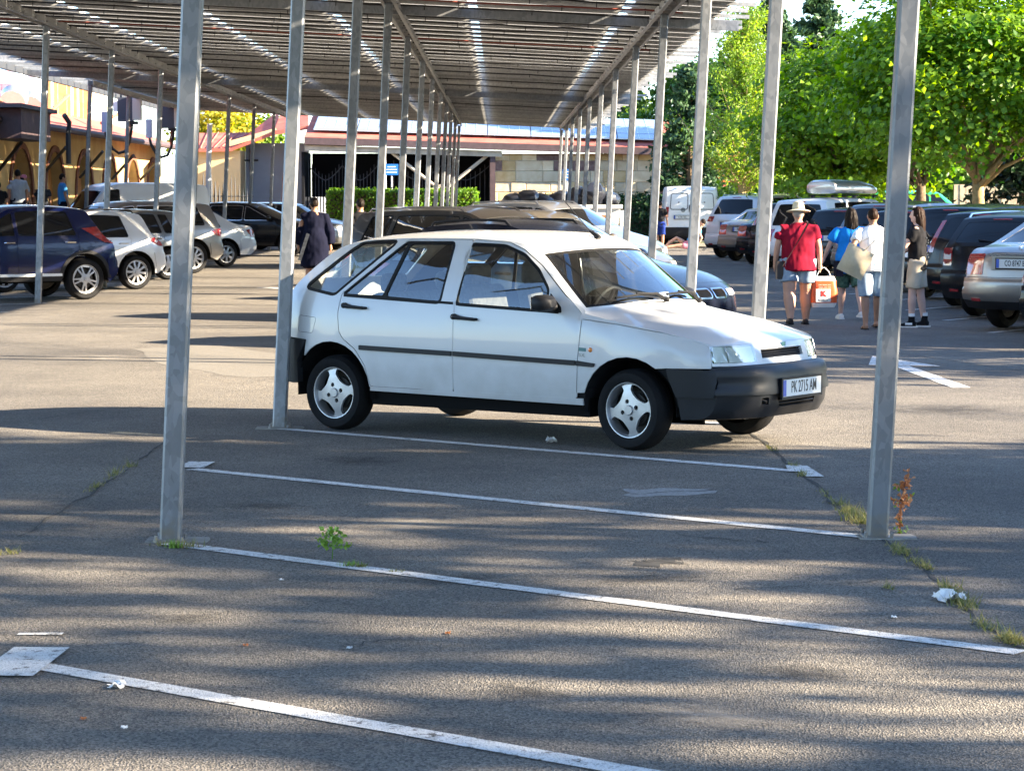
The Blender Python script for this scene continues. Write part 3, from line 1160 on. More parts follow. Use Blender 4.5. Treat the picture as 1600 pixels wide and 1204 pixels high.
def hero_car():
    root = empty("parked_car", (0.281, 17.71, 0), (0, 0, -0.627))
    tag(root, "white five-door hatchback with black bumpers parked beside the second post", "car")
    nodes = [(1.66, .225, .30, 0), (1.83, .235, .25, 0), (1.885, .30, .215, 0), (1.90, .40, .205, 0), (1.90, .52, .20, 0),
             (1.885, .560, .185, .0), (1.858, .562, .155, 0), (1.842, .700, .135, 0), (1.81, .722, .125, .008),
             (1.50, .802, .035, .028), (1.12, .866, .02, .042), (.90, .905, .10, .05), (.845, .945, .20, .02),
             (.40, 1.325, .165, .045), (.28, 1.378, .09, .055), (-.15, 1.400, 0, .050), (-.80, 1.393, 0, .046),
             (-1.22, 1.355, -.05, .045), (-1.38, 1.290, -.10, .035), (-1.69, 1.06, -.12, .012), (-1.785, .93, -.11, 0),
             (-1.825, .665, -.09, 0), (-1.850, .640, -.10, 0), (-1.860, .45, -.10, 0), (-1.80, .34, -.12, 0), (-1.66, .33, -.10, 0)]
    S = Shape(nodes, .83, 1.0, .15, -1.1, .105, .945, .36, zmid=.58, low=.028, p=2.5, bulge=.022, pf=3.8)
    zs = .325
    ar = [(1.275, .275, .352, .30), (-1.275, .285, .362, .335)]
    belt = .955
    # window and door outlines measured on the side plane
    qwin = rnd([(-1.545, 1.035), (-1.10, 1.352), (-.80, 1.362), (-1.265, .992)], .03)
    rwin1 = rnd([(-1.165, .992), (-.700, 1.352), (-.685, 1.352), (-.815, .985)], .02)
    rwin2 = rnd([(-.790, .983), (-.655, 1.353), (-.275, 1.355), (-.305, .958)], .03)
    rall = rnd([(-1.165, .992), (-.700, 1.352), (-.275, 1.355), (-.305, .958)], .03)
    fwin = rnd([(-.150, .952), (-.125, 1.348), (.165, 1.340), (.345, 1.283), (.49, 1.180), (.60, 1.055), (.60, .925)], .03)
    fmir = rnd([(.630, .905), (.630, 1.040), (.735, .945), (.745, .905)], .012)
    rdoor = [(-.168, .338), (-.168, .95), (-.120, 1.385), (-.685, 1.382), (-1.186, .995), (-1.207, .85), (-1.19, .72), (-1.155, .672), (-1.04, .60), (-.955, .49), (-.905, .338)]
    fdoor = [(-.160, .338), (.872, .338), (.885, .60), (.905, .80), (.912, .915), (.75, 1.015), (.50, 1.222), (.34, 1.322), (.20, 1.368), (-.113, 1.386), (-.160, .95)]
    rdoor, fdoor = rnd(rdoor, .02, 3), rnd(fdoor, .02, 3)
    hl = [(.885, .868), (1.20, .836), (1.52, .790), (1.75, .742), (1.838, .715)]
    # outline of the painted side below the hood line and behind the bumper
    curve = [(float(a), float(b), float(c)) for a, b, c in S.q[:, [0, 1, 4]]]
    top = [(a, b) for a, b, c in curve if 12 <= c <= 21.2]
    nose = [(1.858, .566), (1.846, .655)]
    bot = [(-1.52, .652)] + [p for p in arch(*ar[1]) if p[0] > -1.55] + [(-.90, zs)] + [p for p in arch(*ar[0]) if p[1] > zs - .001 and p[0] < 1.52] + [(1.56, .562)]
    outline = bot + nose + hl[::-1] + [(.895, .905)] + top
    paint = "white_paint"
    body = MB()
    flap = rnd([(-1.60, .825), (-1.42, .812), (-1.455, .702), (-1.60, .708)], .02)
    for sg in (-1, 1):
        hs = [grow(rdoor, .006), grow(fdoor, .006), grow(qwin, .022)] + ([grow(flap, .003)] if sg < 0 else [])
        sheet(body, S.side(sg), outline, hs, cell=.09, edge=.045, flip=sg > 0, rim=.010)
    # windscreen surround, roof and tail
    ws = S.strip(11.7, 13.0, -.93, .93)
    for i0, i1, hole in ((11.2, 13.45, [ws]),):
        f = S.band()
        sheet(body, f, S.strip(i0, i1), hole, cell=.12, edge=.08, flip=True, rim=.012)
    band_grid(body, S, 13.45, 17.4, n=16)
    rg = rnd([(S.arc_of(17.9), -.80), (S.arc_of(17.9), .80), (S.arc_of(19.0), .86), (S.arc_of(19.0), -.86)], .06)
    obj("body", body, paint, root, smooth=40, weld=True)
    tg = MB()
    tl = [rnd([(S.arc_of(20.05), a), (S.arc_of(20.05), b), (S.arc_of(21.0), b), (S.arc_of(21.0), a)], .01) for a, b in ((.66, .985), (-.985, -.66))]
    sheet(tg, S.band(), S.strip(17.43, 21.1), [rg] + tl, cell=.12, edge=.08, flip=True, rim=.012)
    tailgate = obj("tailgate", tg, paint, root, smooth=35)
    r = MB()
    sheet(r, S.band(-.006), rg, cell=.12, edge=.08, flip=True)
    obj("rear_window", r, "glass_clear", root, smooth=60)
    for k in (0, 1):
        t = MB()
        sheet(t, S.band(.004), tl[k], cell=.1, edge=.05, flip=True, rim=.02)
        obj("taillight", t, "lens_red", root)
    # rear lamp wraps round the corner
    for sg in (-1, 1):
        t = MB()
        sheet(t, S.side(sg, .004), [(-1.785, .935), (-1.70, .93), (-1.72, .668), (-1.815, .668)], cell=.1, edge=.05, flip=sg > 0, rim=.012)
        obj("taillight", t, "lens_red", root)
    # panes
    window_names = ["rear_door_window", "rear_door_window", "front_door_window"]
    for sg in (-1, 1):
        window_set(root, S, sg, [qwin], "glass_clear", ["quarter_window"], None, e=.023)
        for nm, dp, wn in (("rear_door", rdoor, [rwin1, rwin2]), ("front_door", fdoor, [fwin, fmir])):
            d = MB()
            sheet(d, S.side(sg), dp, ([grow(rall, .022)] if nm == 'rear_door' else [grow(fwin, .022), fmir]), cell=.09, edge=.045, flip=sg > 0, rim=.012)
            do = obj(nm, d, paint, root, smooth=32)
            for w in wn:
                if w is fmir:
                    t = MB()
                    sheet(t, S.side(sg, -.002), w, cell=.2, flip=sg > 0, rim=.01)
                    obj("mirror_base", t, "plastic_black", do)
                    continue
                g = MB()
                sheet(g, S.side(sg, -.012), w, cell=.12, edge=.06, flip=sg > 0)
                gl = obj("door_window", g, "glass_clear", do, smooth=60)
            fr = MB()
            if nm == "rear_door":
                sheet(fr, S.side(sg, -.004), grow(rall, .022), [rwin1, rwin2], cell=.2, edge=.06, flip=sg > 0, rim=.012)
            else:
                sheet(fr, S.side(sg, -.004), grow(fwin, .022), [fwin], cell=.2, edge=.06, flip=sg > 0, rim=.012)
            # belt strip under the glass
            x0, x1, z0, z1 = (-1.17, -.18, .978, .945) if nm == "rear_door" else (-.15, .72, .940, .905)
            sheet(fr, S.side(sg, .004), [(x0, z0 - .006), (x1, z1 - .006), (x1, z1 + .012), (x0, z0 + .012)], cell=.2, flip=sg > 0, rim=.012)
            obj("window_frame", fr, "rubber", do, smooth=60)
            # rub strip
            xa, xb, za, zb_ = (-.998, -.172, .612, .598) if nm == "rear_door" else (-.156, .873, .598, .573)
            st = MB()
            sheet(st, S.side(sg, .014), rnd([(xa, za - .017), (xb, zb_ - .017), (xb, zb_ + .017), (xa, za + .017)], .006, 2), cell=.1, edge=.08, flip=sg > 0, rim=.016)
            obj("side_moulding", st, "plastic_black", do)
            # door handle: bar with a round lock at its rear end over a shallow cup
            hx, hz = (-1.05, .905) if nm == "rear_door" else (-.06, .852)
            w = S.W(hx, hz)
            h = MB()
            h.tube([(hx - .09, sg * (w + .004), hz + .004), (hx - .085, sg * (w + .032), hz + .004)], .021, 14)
            h.tube([(hx - .09, sg * (w + .026), hz + .003), (hx, sg * (w + .034), hz - .004), (hx + .095, sg * (w + .028), hz - .010), (hx + .10, sg * w, hz - .010)], [.016, .012, .011, .009], 8)
            obj("door_handle", h, "plastic_black", do)
            if nm == "front_door":
                lk = MB().tube([(hx - .088, sg * (w + .030), hz + .004), (hx - .088, sg * (w + .0345), hz + .004)], .011, 12)
                obj("door_lock", lk, "chrome", do)
            cup = MB()
            sheet(cup, S.side(sg, .0015), rnd([(hx - .035, hz - .03), (hx + .055, hz - .034), (hx + .06, hz + .03), (hx - .03, hz + .033)], .025), cell=.1, flip=sg > 0)
            obj("handle_cup", cup, paint, do)
        st = MB()
        sheet(st, S.side(sg, .014), rnd([(.882, .556), (1.018, .551), (1.03, .575), (.882, .590)], .006, 2), cell=.1, flip=sg > 0, rim=.016)
        obj("side_moulding", st, "plastic_black", root)
        w = S.W(.99, .665)
        obj("side_indicator", MB().ball((.99, sg * w, .665), (.017, .012, .016)), "lens_orange", root)
        bd = MB()
        sheet(bd, S.side(sg, .002), [(.895, .655), (.955, .652), (.955, .676), (.895, .679)], cell=.2, flip=sg > 0, rim=.003)
        obj("badge", bd, "badge_teal", root)
        tm = text_mesh("S.X.", .030, 1.0, .0006, .001)
        if sg < 0:
            link("badge_lettering", tm, "badge_grey", root, (.925, -w - .004, .627), (0, radians(3), 0), smooth=0)
        # sill lip and underside
        si = MB()
        sheet(si, S.side(sg, .003), [(-.91, .306), (.93, .290), (.925, .334), (-.905, .336)], cell=.15, flip=sg > 0, rim=.012)
        obj("sill", si, paint, root)
    fl = MB()
    sheet(fl, S.side(-1), flap, cell=.1, edge=.05, rim=.01)
    obj("fuel_flap", fl, paint, root)
    # dark inner skin behind the gaps
    back = MB()
    for sg in (-1, 1):
        bt = [p for p in arch(*ar[1]) if p[0] > -1.55]
        ol = bt + [(-.88, .30)] + [p for p in arch(*ar[0])] + nose + hl[::-1] + [(.895, .905)] + top
        sheet(back, S.side(sg, -.022), ol, [grow(w, .012) for w in (qwin, rwin1, rwin2, fwin)], cell=.15, edge=.06, flip=sg > 0)
        for cx, cz, R, zl in ar:
            A = arch(cx, cz, R - .004, .24)
            v = [(x, sg * (S.W(x, max(z, .3)) - .012), z) for x, z in A] + [(x, sg * .42, z) for x, z in A]
            n = len(A)
            back.add(v, [(i, i + 1, n + i + 1, n + i) for i in range(n - 1)])
    obj("inner_skin", back, "inner_dark", root, smooth=0)
    un = MB()
    un.box((0, 0, .27), (1.88, 1.52, .13))
    un.box((0, 0, .30), (3.3, .8, .16))
    un.box((-.6, .1, .19), (1.5, .12, .09))
    un.box((1.68, 0, .33), (.35, 1.1, .2))
    un.tube([(-1.2, -.3, .20), (-1.85, -.34, .21)], .03, 8)
    for xx in (-1.275, 1.275):
        for sg in (-1, 1):
            un.box((xx, sg * .44, .42), (.74, .03, .50))
    un.box((-1.40, 0, .60), (.72, 1.25, .05))
    un.box((-1.76, 0, .48), (.05, 1.2, .30))
    obj("underbody", un, "under_black", root, smooth=0)
    hl_in = MB()
    band_grid(hl_in, S, 13.6, 17.2, -.97, .97, n=10, off=-.03)
    obj("headliner", hl_in, "headliner", root)
    # windscreen
    w = MB()
    sheet(w, S.band(-.008), ws, cell=.12, edge=.08, flip=True)
    wso = obj("windscreen", w, "glass_clear", root, smooth=60)
    fr = MB()
    inner = S.strip(11.83, 12.95, -.895, .895)
    sheet(fr, S.band(-.005), S.strip(11.68, 13.02, -.935, .935), [inner], cell=.2, edge=.08, flip=True, rim=.006)
    obj("windscreen_seal", fr, "rubber", wso, smooth=60)
    f = S.band(.02)
    for t0, t1, n in ((-.62, -.02, 2), (.12, .70, 2)):
        wp = MB()
        a = S.arc_of(11.86)
        A, B = f(a + .02, t0), f(a + .035, t1)
        wp.tube([A, (A + B) / 2 + Vector((0, 0, .004)), B], .009, 6)
        pv = f(a - .06, t1 + .10)
        wp.tube([pv, f(a + .0, t1 - .05) + Vector((0, 0, .02)), (A + B) / 2 + Vector((0, 0, .016))], [.014, .010, .008], 6)
        wp.ball(tuple(pv), (.028, .028, .02))
        obj("wiper", wp, "rubber", root)
    # bonnet
    hd = MB()
    band_grid(hd, S, 7.55, 11.2, n=18, rim=.012)
    for sg in (-1, 1):
        tp = [(a, b) for a, b, c in curve if 7.56 <= c <= 11.22]
        lo = [(x, z + .006) for x, z in hl]
        sheet(hd, S.side(sg), lo + tp, cell=.08, edge=.05, flip=sg > 0, rim=.010)
    obj("bonnet", hd, paint, root, smooth=40, weld=True)
    # nose: white panel with lamp openings and grille slot
    ns = MB()
    a0, a1 = S.arc_of(6.15), S.arc_of(7.5)
    lamp = [rnd([(a0 + .010, a), (a0 + .010, b), (a1 - .004, b), (a1 - .004, a)], .008, 2) for a, b in ((.50, .994), (-.994, -.50))]
    slot = rnd([(a0 + .030, -.40), (a0 + .030, .40), (a0 + .090, .395), (a0 + .090, -.395)], .008, 2)
    sheet(ns, S.band(), S.strip(6.0, 7.55, trim=.002), [*lamp, slot], cell=.09, edge=.05, flip=True, rim=.02)
    obj("nose_panel", ns, paint, root, smooth=30)
    for L in lamp:
        q = MB()
        sheet(q, S.band(-.014), grow(L, -.004), cell=.09, edge=.05, flip=True)
        rf = obj("headlight", q, "lamp_reflector", root)
        q = MB()
        sheet(q, S.band(.002), L, cell=.09, edge=.05, flip=True, rim=.03)
        obj("lens", q, "lamp_lens", rf)
        mid = sum(p[1] for p in L) / len(L)
        q = MB()
        td = mid + (.10 if mid > 0 else -.10)
        q.tube([S.band(-.006)(a0 + .016, td), S.band(-.006)((a0 + a1) / 2, td), S.band(-.006)(a1 - .01, td)], .006, 5)
        obj("lamp_divider", q, "badge_grey", rf)
    gr = MB()
    sheet(gr, S.band(-.04), grow(slot, .012), cell=.2, flip=True)
    g = obj("grille", gr, "under_black", root)
    for k in range(4):
        aa = a0 + .038 + k * .0145
        sl = MB()
        sl.tube([S.band(-.012)(aa, t) for t in np.linspace(-.385, .385, 9)], .0035, 4)
        obj("grille_slat", sl, "plastic_black", g)
    bdg = MB()
    c = S.band(.003)(a1 - .02, .06)
    bdg.box(tuple(c), (.004, .05, .03))
    obj("badge", bdg, "badge_teal", root)
    # front bumper: upper half proud of a lower spoiler, intake and towing-eye cover
    fb = MB()
    ai0, ai1 = S.arc_of(1.95), S.arc_of(2.62)
    intake = rnd([(ai0, -.33), (ai0, .33), (ai1, .36), (ai1, -.36)], .01, 2)
    tow = rnd([(ai0 + .02, -.60), (ai0 + .02, -.50), (ai0 + .07, -.50), (ai0 + .07, -.60)], .012, 2)
    sheet(fb, S.band(.004), S.strip(0, 3.05), [intake, tow], cell=.10, edge=.05, flip=True, rim=.02)
    band_grid(fb, S, 2.9, 5.9, n=22, off=.026, rim=.05)
    for sg in (-1, 1):
        sd_ = [(a, b) for a, b, c in curve if 0.01 < c <= 3.0]
        lower = [(1.655, .225)] + sd_ + [(1.62, .385)] + []
        sheet(fb, S.side(sg, .004), [(1.64, .36), (1.66, .228)] + sd_[1:] + [(1.895, .43), (1.62, .43)], cell=.08, edge=.05, flip=sg > 0, rim=.02)
        up_ = [(a, b) for a, b, c in curve if 3.0 < c <= 5.9]
        sheet(fb, S.side(sg, .026), [(1.64, .375), (1.893, .372)] + up_ + [(1.86, .556), (1.575, .556), (1.59, .50)], cell=.08, edge=.05, flip=sg > 0, rim=.05)
    bump = obj("front_bumper", fb, "bumper_black", root, smooth=48, weld=True)
    q = MB()
    sheet(q, S.band(-.05), grow(intake, .02), cell=.2, flip=True)
    sheet(q, S.band(-.03), grow(tow, .02), cell=.2, flip=True)
    it = obj("air_intake", q, "under_black", bump)
    for k in (1, 2):
        aa = ai0 + (ai1 - ai0) * k / 3
        obj("intake_bar", MB().tube([S.band(-.004)(aa, t) for t in np.linspace(-.34, .34, 9)], .007, 5), "bumper_black", bump)
    obj("towing_eye", MB().tube([S.band(-.02)(ai0 + .05, -.56), S.band(.004)(ai0 + .045, -.54), S.band(-.01)(ai0 + .03, -.52)], .008, 6), "steel_dark", bump)
    c = S.band(.042)(S.arc_of(4.05), 0)
    plate(root, "PK 2715 AM", (c.x + .004, 0, .422), (0, 0, pi / 2), bold=.0003, tsize=.112, tsx=.60)
    # rear bumper
    rb = MB()
    band_grid(rb, S, 21.15, 25, n=16, off=.018, rim=.05)
    for sg in (-1, 1):
        up_ = [(a, b) for a, b, c in curve if c >= 21.15]
        sheet(rb, S.side(sg, .018), up_ + [(-1.60, .335), (-1.60, .50), (-1.54, .60), (-1.52, .648)], cell=.08, edge=.05, flip=sg > 0, rim=.05)
    obj("rear_bumper", rb, "bumper_black", root, smooth=48, weld=True)
    # door mirrors
    for sg in (-1, 1):
        m_ = MB()
        yw = S.W(.66, .97)
        def mir(u, v, w):
            return (.66 + u, sg * (yw + .10 + v), .972 + w)
        prof = [(-.055, .60), (-.045, .92), (.0, 1.0), (.04, .86), (.075, .45)]
        vs, n = [], 14
        for u, k in prof:
            for j in range(n):
                a = 2 * pi * j / n
                cx = abs(cos(a)) ** .6 * (1 if cos(a) > 0 else -1)
                cz = abs(sin(a)) ** .6 * (1 if sin(a) > 0 else -1)
                vs.append(mir(u, cx * .093 * k, cz * .058 * k))
        fs = [(i * n + j, i * n + (j + 1) % n, (i + 1) * n + (j + 1) % n, (i + 1) * n + j) for i in range(4) for j in range(n)]
        fs += [tuple(range(n)), tuple(range(4 * n, 5 * n))]
        m_.add(vs, fs)
        m_.tube([mir(.02, -.10, -.03), mir(.01, -.06, -.03), mir(.0, -.02, -.02)], [.032, .028, .024], 8)
        mo = obj("door_mirror", m_, "plastic_black", root, smooth=50, weld=True)
        gm = MB()
        gm.box(mir(-.057, 0, 0), (.003, .15, .085))
        obj("mirror_glass", gm, "chrome", mo)
    # aerial
    an = MB()
    b0 = S.band(.0)(S.arc_of(13.45), .0)
    an.tube([b0 + Vector((.03, 0, -.005)), b0 + Vector((.0, 0, .02)), b0 + Vector((-.05, 0, .045))], [.022, .018, .007], 8)
    an.tube([b0 + Vector((-.04, 0, .04)), b0 + Vector((-.28, 0, .27))], .0035, 5)
    obj("aerial", an, "plastic_black", root)
    seats(root, .02, -.78, .36, .30, "seat_fabric", 1.20)
    steering_and_dash(root, .58, .94, .62)
    mi = MB().box((.42, 0, 1.285), (.03, .22, .06))
    obj("interior_mirror", mi, "plastic_black", root)
    W4 = wheel_meshes('star4', .272, .190, .185)
    put_wheels(root, W4, 1.275, -1.275, .272, .706, steer=radians(-4))
    return root


def gen_nodes(kind, L, H, wb, fo, hz, cz, belt, wsb, wst, re, gb, tz, deck=None):
    a = wb / 2
    xF, xR = a + fo, a + fo - L
    h = H - .045
    N = [(xF - .40, .25, .32, 0), (xF - .22, .28, .20, 0), (xF - .18, .42, .18, 0), (xF - .18, .58, .17, 0), (xF - .21, hz - .06, .16, 0),
         (xF - .32, hz + .02, .14, .01), (xF - .66, hz * .4 + cz * .6, .05, .045), (wsb, cz, .16, .05), (wst, h - .05, .13, .03),
         (wst - .22, h, .03, .04), ((wst + re) / 2, h + .012, 0, .045), (re, h - .025, -.03, .035), (re - .10, h - .085, -.07, .02)]
    if deck:
        N += [(gb, deck - .02, -.10, .03), (xR + .20, deck - .045, -.14, .01), (xR + .155, .66, -.13, 0)]
    else:
        N += [(gb, tz, -.10, .01), (xR + .17, tz - .14, -.14, 0), (xR + .155, .68, -.13, 0)]
    N += [(xR + .12, .62, -.12, 0), (xR + .125, .42, -.12, 0), (xR + .30, .29, -.18, 0)]
    return N, xF, xR


def make_car(label, cat, group, loc, yaw, paint, kind='hatch', L=4.2, W=1.78, H=1.48, wb=2.6, fo=.85, hz=.72, cz=.96, belt=.94,
             wsb=None, wst=None, re=None, gb=None, tz=.98, deck=None, R=.32, rr=.215, style='s5', lenses="lens_red",
             tail=(13.15, 14.9), tailt=(.66, .99), tailwrap=.22, txt=None, arch_trim=None, rails=None, chrome_line=False,
             qx=None, xb=-.05, roofbox=False, sill_strip=None, front=None, name="parked_car", rear_plate_z=.85, bumper_trim=None,
             glass="glass_dark", cladding=None, badge=None, xq=None, third=True, tumble=.38, high_brake=True, lowbumper=None, tailsplit=None):
    a = wb / 2
    wsb = a - .42 if wsb is None else wsb
    wst = wsb - .62 if wst is None else wst
    re = -(L - a - fo) + .45 if re is None else re
    gb = re - .28 if gb is None else gb
    root = empty(name, (loc[0], loc[1], 0), (0, 0, yaw))
    tag(root, label, cat, group)
    nodes, xF, xR = gen_nodes(kind, L, H, wb, fo, hz, cz, belt, wsb, wst, re, gb, tz, deck)
    S = Shape(nodes, W / 2, a + .0, .14, -a + .1, .10, belt, tumble, zmid=.6, low=.03, p=2.5)
    zs = .30 if H < 1.55 else .36
    RA = R + .075
    ar = [(a, R, RA, zs), (-a, R, RA + .005, zs)]
    outline = side_outline(S, ar, zs, zs)
    h = H - .045
    zt = lambda x: S.ztop(x) - .075
    # side windows: front / rear / quarter, following pillars and roof
    xq = (-a + .16) if xq is None else xq          # rear edge of rear door at the belt
    qx = (xR + .62 if not deck else xq) if qx is None else qx

    def pane(l0, l1, u0, u1):
        lo0, lo1 = belt + .035, belt + .035
        up = [(u1 + (u0 - u1) * k / 4, zt(u1 + (u0 - u1) * k / 4)) for k in range(5)]
        p = [(l0, lo0), (l1, lo1)] + [q for q in up if q[1] > belt + .1]
        return rnd(p, .03, 3)
    ax_l, ax_u = wsb - .20, wst - .06
    fw = pane(xb + .04, ax_l, xb + .05, ax_u)
    ru = xq + .12 if not deck else re + .02
    rw = pane(xq, xb - .04, ru, xb - .03)
    wins = [fw, rw]
    names = ["front_door_window", "rear_door_window"]
    if third and qx < xq - .25:
        wins.append(pane(qx, xq - .09, max(qx + .14, re + .06), ru - .10))
        names.append("quarter_window")
    fd = [(xb + .003, zs + .04), (a - RA - .06, zs + .04), (a - RA + .02, R + .22), (wsb - .06, belt - .05), (wsb - .10, belt + .02)]
    fd += [(wst - .00 + (wsb - .10 - wst) * t, belt + .02 + (zt(wst) + .045 - belt - .02) * (1 - t)) for t in (.66, .33)]
    fd += [(wst - .06, zt(wst - .06) + .035), (xb + .02, zt(xb) + .035), (xb + .003, belt)]
    rd = [(-a + RA + .07, zs + .04), (xb - .003, zs + .04), (xb - .003, belt), (xb + .012, zt(xb) + .035), (ru - .04, zt(ru) + .03), (xq - .05, belt + .0), (xq - .05, R + RA + .08), (-a + RA * .80, R + RA * .80)]
    fd, rd = rnd(fd, .02, 3), rnd(rd, .02, 3)
    body, back = MB(), MB()
    for sg in (-1, 1):
        hs = [grow(fd, .004), grow(rd, .004)] + ([grow(wins[2], .016)] if len(wins) > 2 else [])
        sheet(body, S.side(sg), outline, hs, cell=.14, edge=.07, flip=sg > 0, rim=.012)
        sheet(back, S.side(sg, -.024), outline, cell=.3, edge=.1, flip=sg > 0)
        for cx, cz_, RR, zl in ar:
            A = arch(cx, cz_, RR - .004, zs - .04)
            n = len(A)
            back.add([(x, sg * (S.W(x, max(z, .35)) - .014), z) for x, z in A] + [(x, sg * .45, z) for x, z in A], [(i, i + 1, n + i + 1, n + i) for i in range(n - 1)])
        for nm, dp, wn in (("front_door", fd, fw), ("rear_door", rd, rw)):
            d = MB()
            sheet(d, S.side(sg), dp, [grow(wn, .014)], cell=.14, edge=.07, flip=sg > 0, rim=.012)
            do = obj(nm, d, paint, root, smooth=32)
            g = MB()
            sheet(g, S.side(sg, -.010), wn, cell=.2, edge=.08, flip=sg > 0)
            obj("door_window", g, glass, do, smooth=60)
            fr = MB()
            sheet(fr, S.side(sg, -.003), grow(wn, .014), [wn], cell=.3, edge=.08, flip=sg > 0, rim=.01)
            obj("window_frame", fr, "chrome" if chrome_line else "rubber", do)
            hx = (xb + .13) if nm == "front_door" else xq + .10
            w_ = S.W(hx, belt - .09)
            hd = MB().tube([(hx - .09, sg * (w_ + .004), belt - .09), (hx - .07, sg * (w_ + .032), belt - .085), (hx + .08, sg * (w_ + .032), belt - .085), (hx + .10, sg * (w_ + .004), belt - .09)], .014, 8)
            obj("door_handle", hd, "chrome" if sill_strip else paint, do)
        if len(wins) > 2:
            window_set(root, S, sg, [wins[2]], glass, ["quarter_window"], None, e=.014)
        # mirror
        yw = S.W(wsb - .28, belt + .06)
        mm = MB().ball((wsb - .26, sg * (yw + .12), belt + .09), (.08, .11, .075), 12, 8)
        mm.tube([(wsb - .25, sg * (yw - .01), belt + .04), (wsb - .26, sg * (yw + .08), belt + .06)], .03, 8)
        obj("door_mirror", mm, paint if not cladding else "plastic_black", root)
        if cladding or arch_trim:
            for cx, cz_, RR, zl in ar:
                A = arch(cx, cz_, RR + .055, zs)
                Bq = arch(cx, cz_, RR - .002, zs)
                t = MB()
                sheet(t, S.side(sg, .012), A + Bq[::-1], cell=.3, edge=.08, flip=sg > 0, rim=.02)
                obj("arch_trim", t, arch_trim or "plastic_black", root)
        sl = MB()
        sheet(sl, S.side(sg, .006), [(-a + RA + .02, zs - .04), (a - RA - .02, zs - .04), (a - RA - .02, zs + .035), (-a + RA + .02, zs + .035)], cell=.3, edge=.1, flip=sg > 0, rim=.02)
        obj("sill", sl, "plastic_black", root)
        if sill_strip:
            t = MB()
            sheet(t, S.side(sg, .016), [(-a + RA + .02, zs + .04), (a - RA - .02, zs + .04), (a - RA - .02, zs + .085), (-a + RA + .02, zs + .085)], cell=.3, edge=.1, flip=sg > 0, rim=.02)
            obj("sill_strip", t, sill_strip, root)
        if rails:
            f = S.band(.05)
            t = MB()
            aa = [S.arc_of(i) for i in (8.7, 9.0, 9.5, 10, 10.5, 10.9, 11.05)]
            P = [f(x, sg * .93) + Vector((0, 0, (0 if i in (0, 6) else .018) - (.045 if i in (0, 6) else 0))) for i, x in enumerate(aa)]
            t.tube(P, .016, 6)
            obj("roof_rail", t, rails, root)
    obj("inner_skin", back, "inner_dark", root, smooth=0)
    # centre band
    band_grid(body, S, 3.3, 5.0, n=12)
    ws = S.strip(7.12, 7.93, -.90, .90)
    sheet(body, S.band(), S.strip(6.9, 8.05), [ws], cell=.2, edge=.1, flip=True, rim=.012)
    band_grid(body, S, 8.05, 11.6, n=12, step=.12)
    obj("body", body, paint, root, smooth=32)
    hd = MB()
    band_grid(hd, S, 5.02, 6.88, n=12, rim=.012)
    obj("bonnet", hd, paint, root, smooth=32)
    g = MB()
    sheet(g, S.band(-.006), ws, cell=.2, edge=.1, flip=True)
    obj("windscreen", g, glass, root, smooth=60)
    rgt = .84
    rg = rnd([(S.arc_of(11.95), -rgt + .04), (S.arc_of(11.95), rgt - .04), (S.arc_of(12.93), rgt), (S.arc_of(12.93), -rgt)], .06)
    tg = MB()
    t0, t1 = tail
    tls = [rnd([(S.arc_of(t0), p), (S.arc_of(t0), q), (S.arc_of(t1), q), (S.arc_of(t1), p)], .02, 2) for p, q in (tailt, (-tailt[1], -tailt[0]))]
    sheet(tg, S.band(), S.strip(11.63, 15.05), [rg] + tls, cell=.14, edge=.07, flip=True, rim=.014)
    tgo = obj("tailgate" if not deck else "boot_lid", tg, paint, root, smooth=32)
    g = MB()
    sheet(g, S.band(-.004), rg, cell=.2, edge=.1, flip=True)
    rw_ = obj("rear_window", g, "glass_dark" if glass == "glass_dark" else glass, root, smooth=60)
    if not deck:
        f = S.band(.012)
        wp = MB().tube([f(S.arc_of(12.90), -.05), f(S.arc_of(12.82), .30)], .012, 6)
        obj("rear_wiper", wp, "plastic_black", rw_)
    if high_brake:
        q = MB()
        sheet(q, S.band(.008), [(S.arc_of(11.70), -.22), (S.arc_of(11.70), .22), (S.arc_of(11.78), .22), (S.arc_of(11.78), -.22)], cell=.2, flip=True, rim=.01)
        obj("brake_light", q, "lens_red", tgo)
    for k, T in enumerate(tls):
        q = MB()
        sheet(q, S.band(.006), T, cell=.1, edge=.05, flip=True, rim=.025)
        lo = obj("taillight", q, lenses, root)
        if tailsplit:
            q = MB()
            am = S.arc_of(t0 + (t1 - t0) * tailsplit[0])
            an = S.arc_of(t0 + (t1 - t0) * tailsplit[1])
            p, w_ = sorted((T[0][1], T[len(T) // 2][1]))
            p, w_ = min(x[1] for x in T), max(x[1] for x in T)
            sheet(q, S.band(.010), [(am, p + .02), (am, w_ - .005), (an, w_ - .005), (an, p + .02)], cell=.1, edge=.05, flip=True, rim=.01)
            obj("reversing_lens", q, "lens_clear", lo)
    if tailwrap:
        for sg in (-1, 1):
            x0, z0 = S.at(S.arc_of(t0))[:2]
            x1, z1 = S.at(S.arc_of(t1))[:2]
            mid = [(float(p), float(q)) for p, q, c in S.q[:, [0, 1, 4]] if t0 < c < t1]
            q = MB()
            sheet(q, S.side(sg, .005), [(x0, z0)] + mid + [(x1, z1), (x1 + tailwrap * .6, z1 + .02), (x0 + tailwrap, z0 - .03)], cell=.1, edge=.05, flip=sg > 0, rim=.02)
            obj("taillight", q, lenses if lenses != "lens_mix" else "lens_red", root)
    # bumpers
    bm_ = bumper_trim or paint
    fb = MB()
    band_grid(fb, S, 0, 3.3, n=12, off=.012, rim=.03)
    obj("front_bumper", fb, bm_, root, smooth=32)
    rb = MB()
    band_grid(rb, S, 15.1, 17.2, n=14, off=.022, rim=.04)
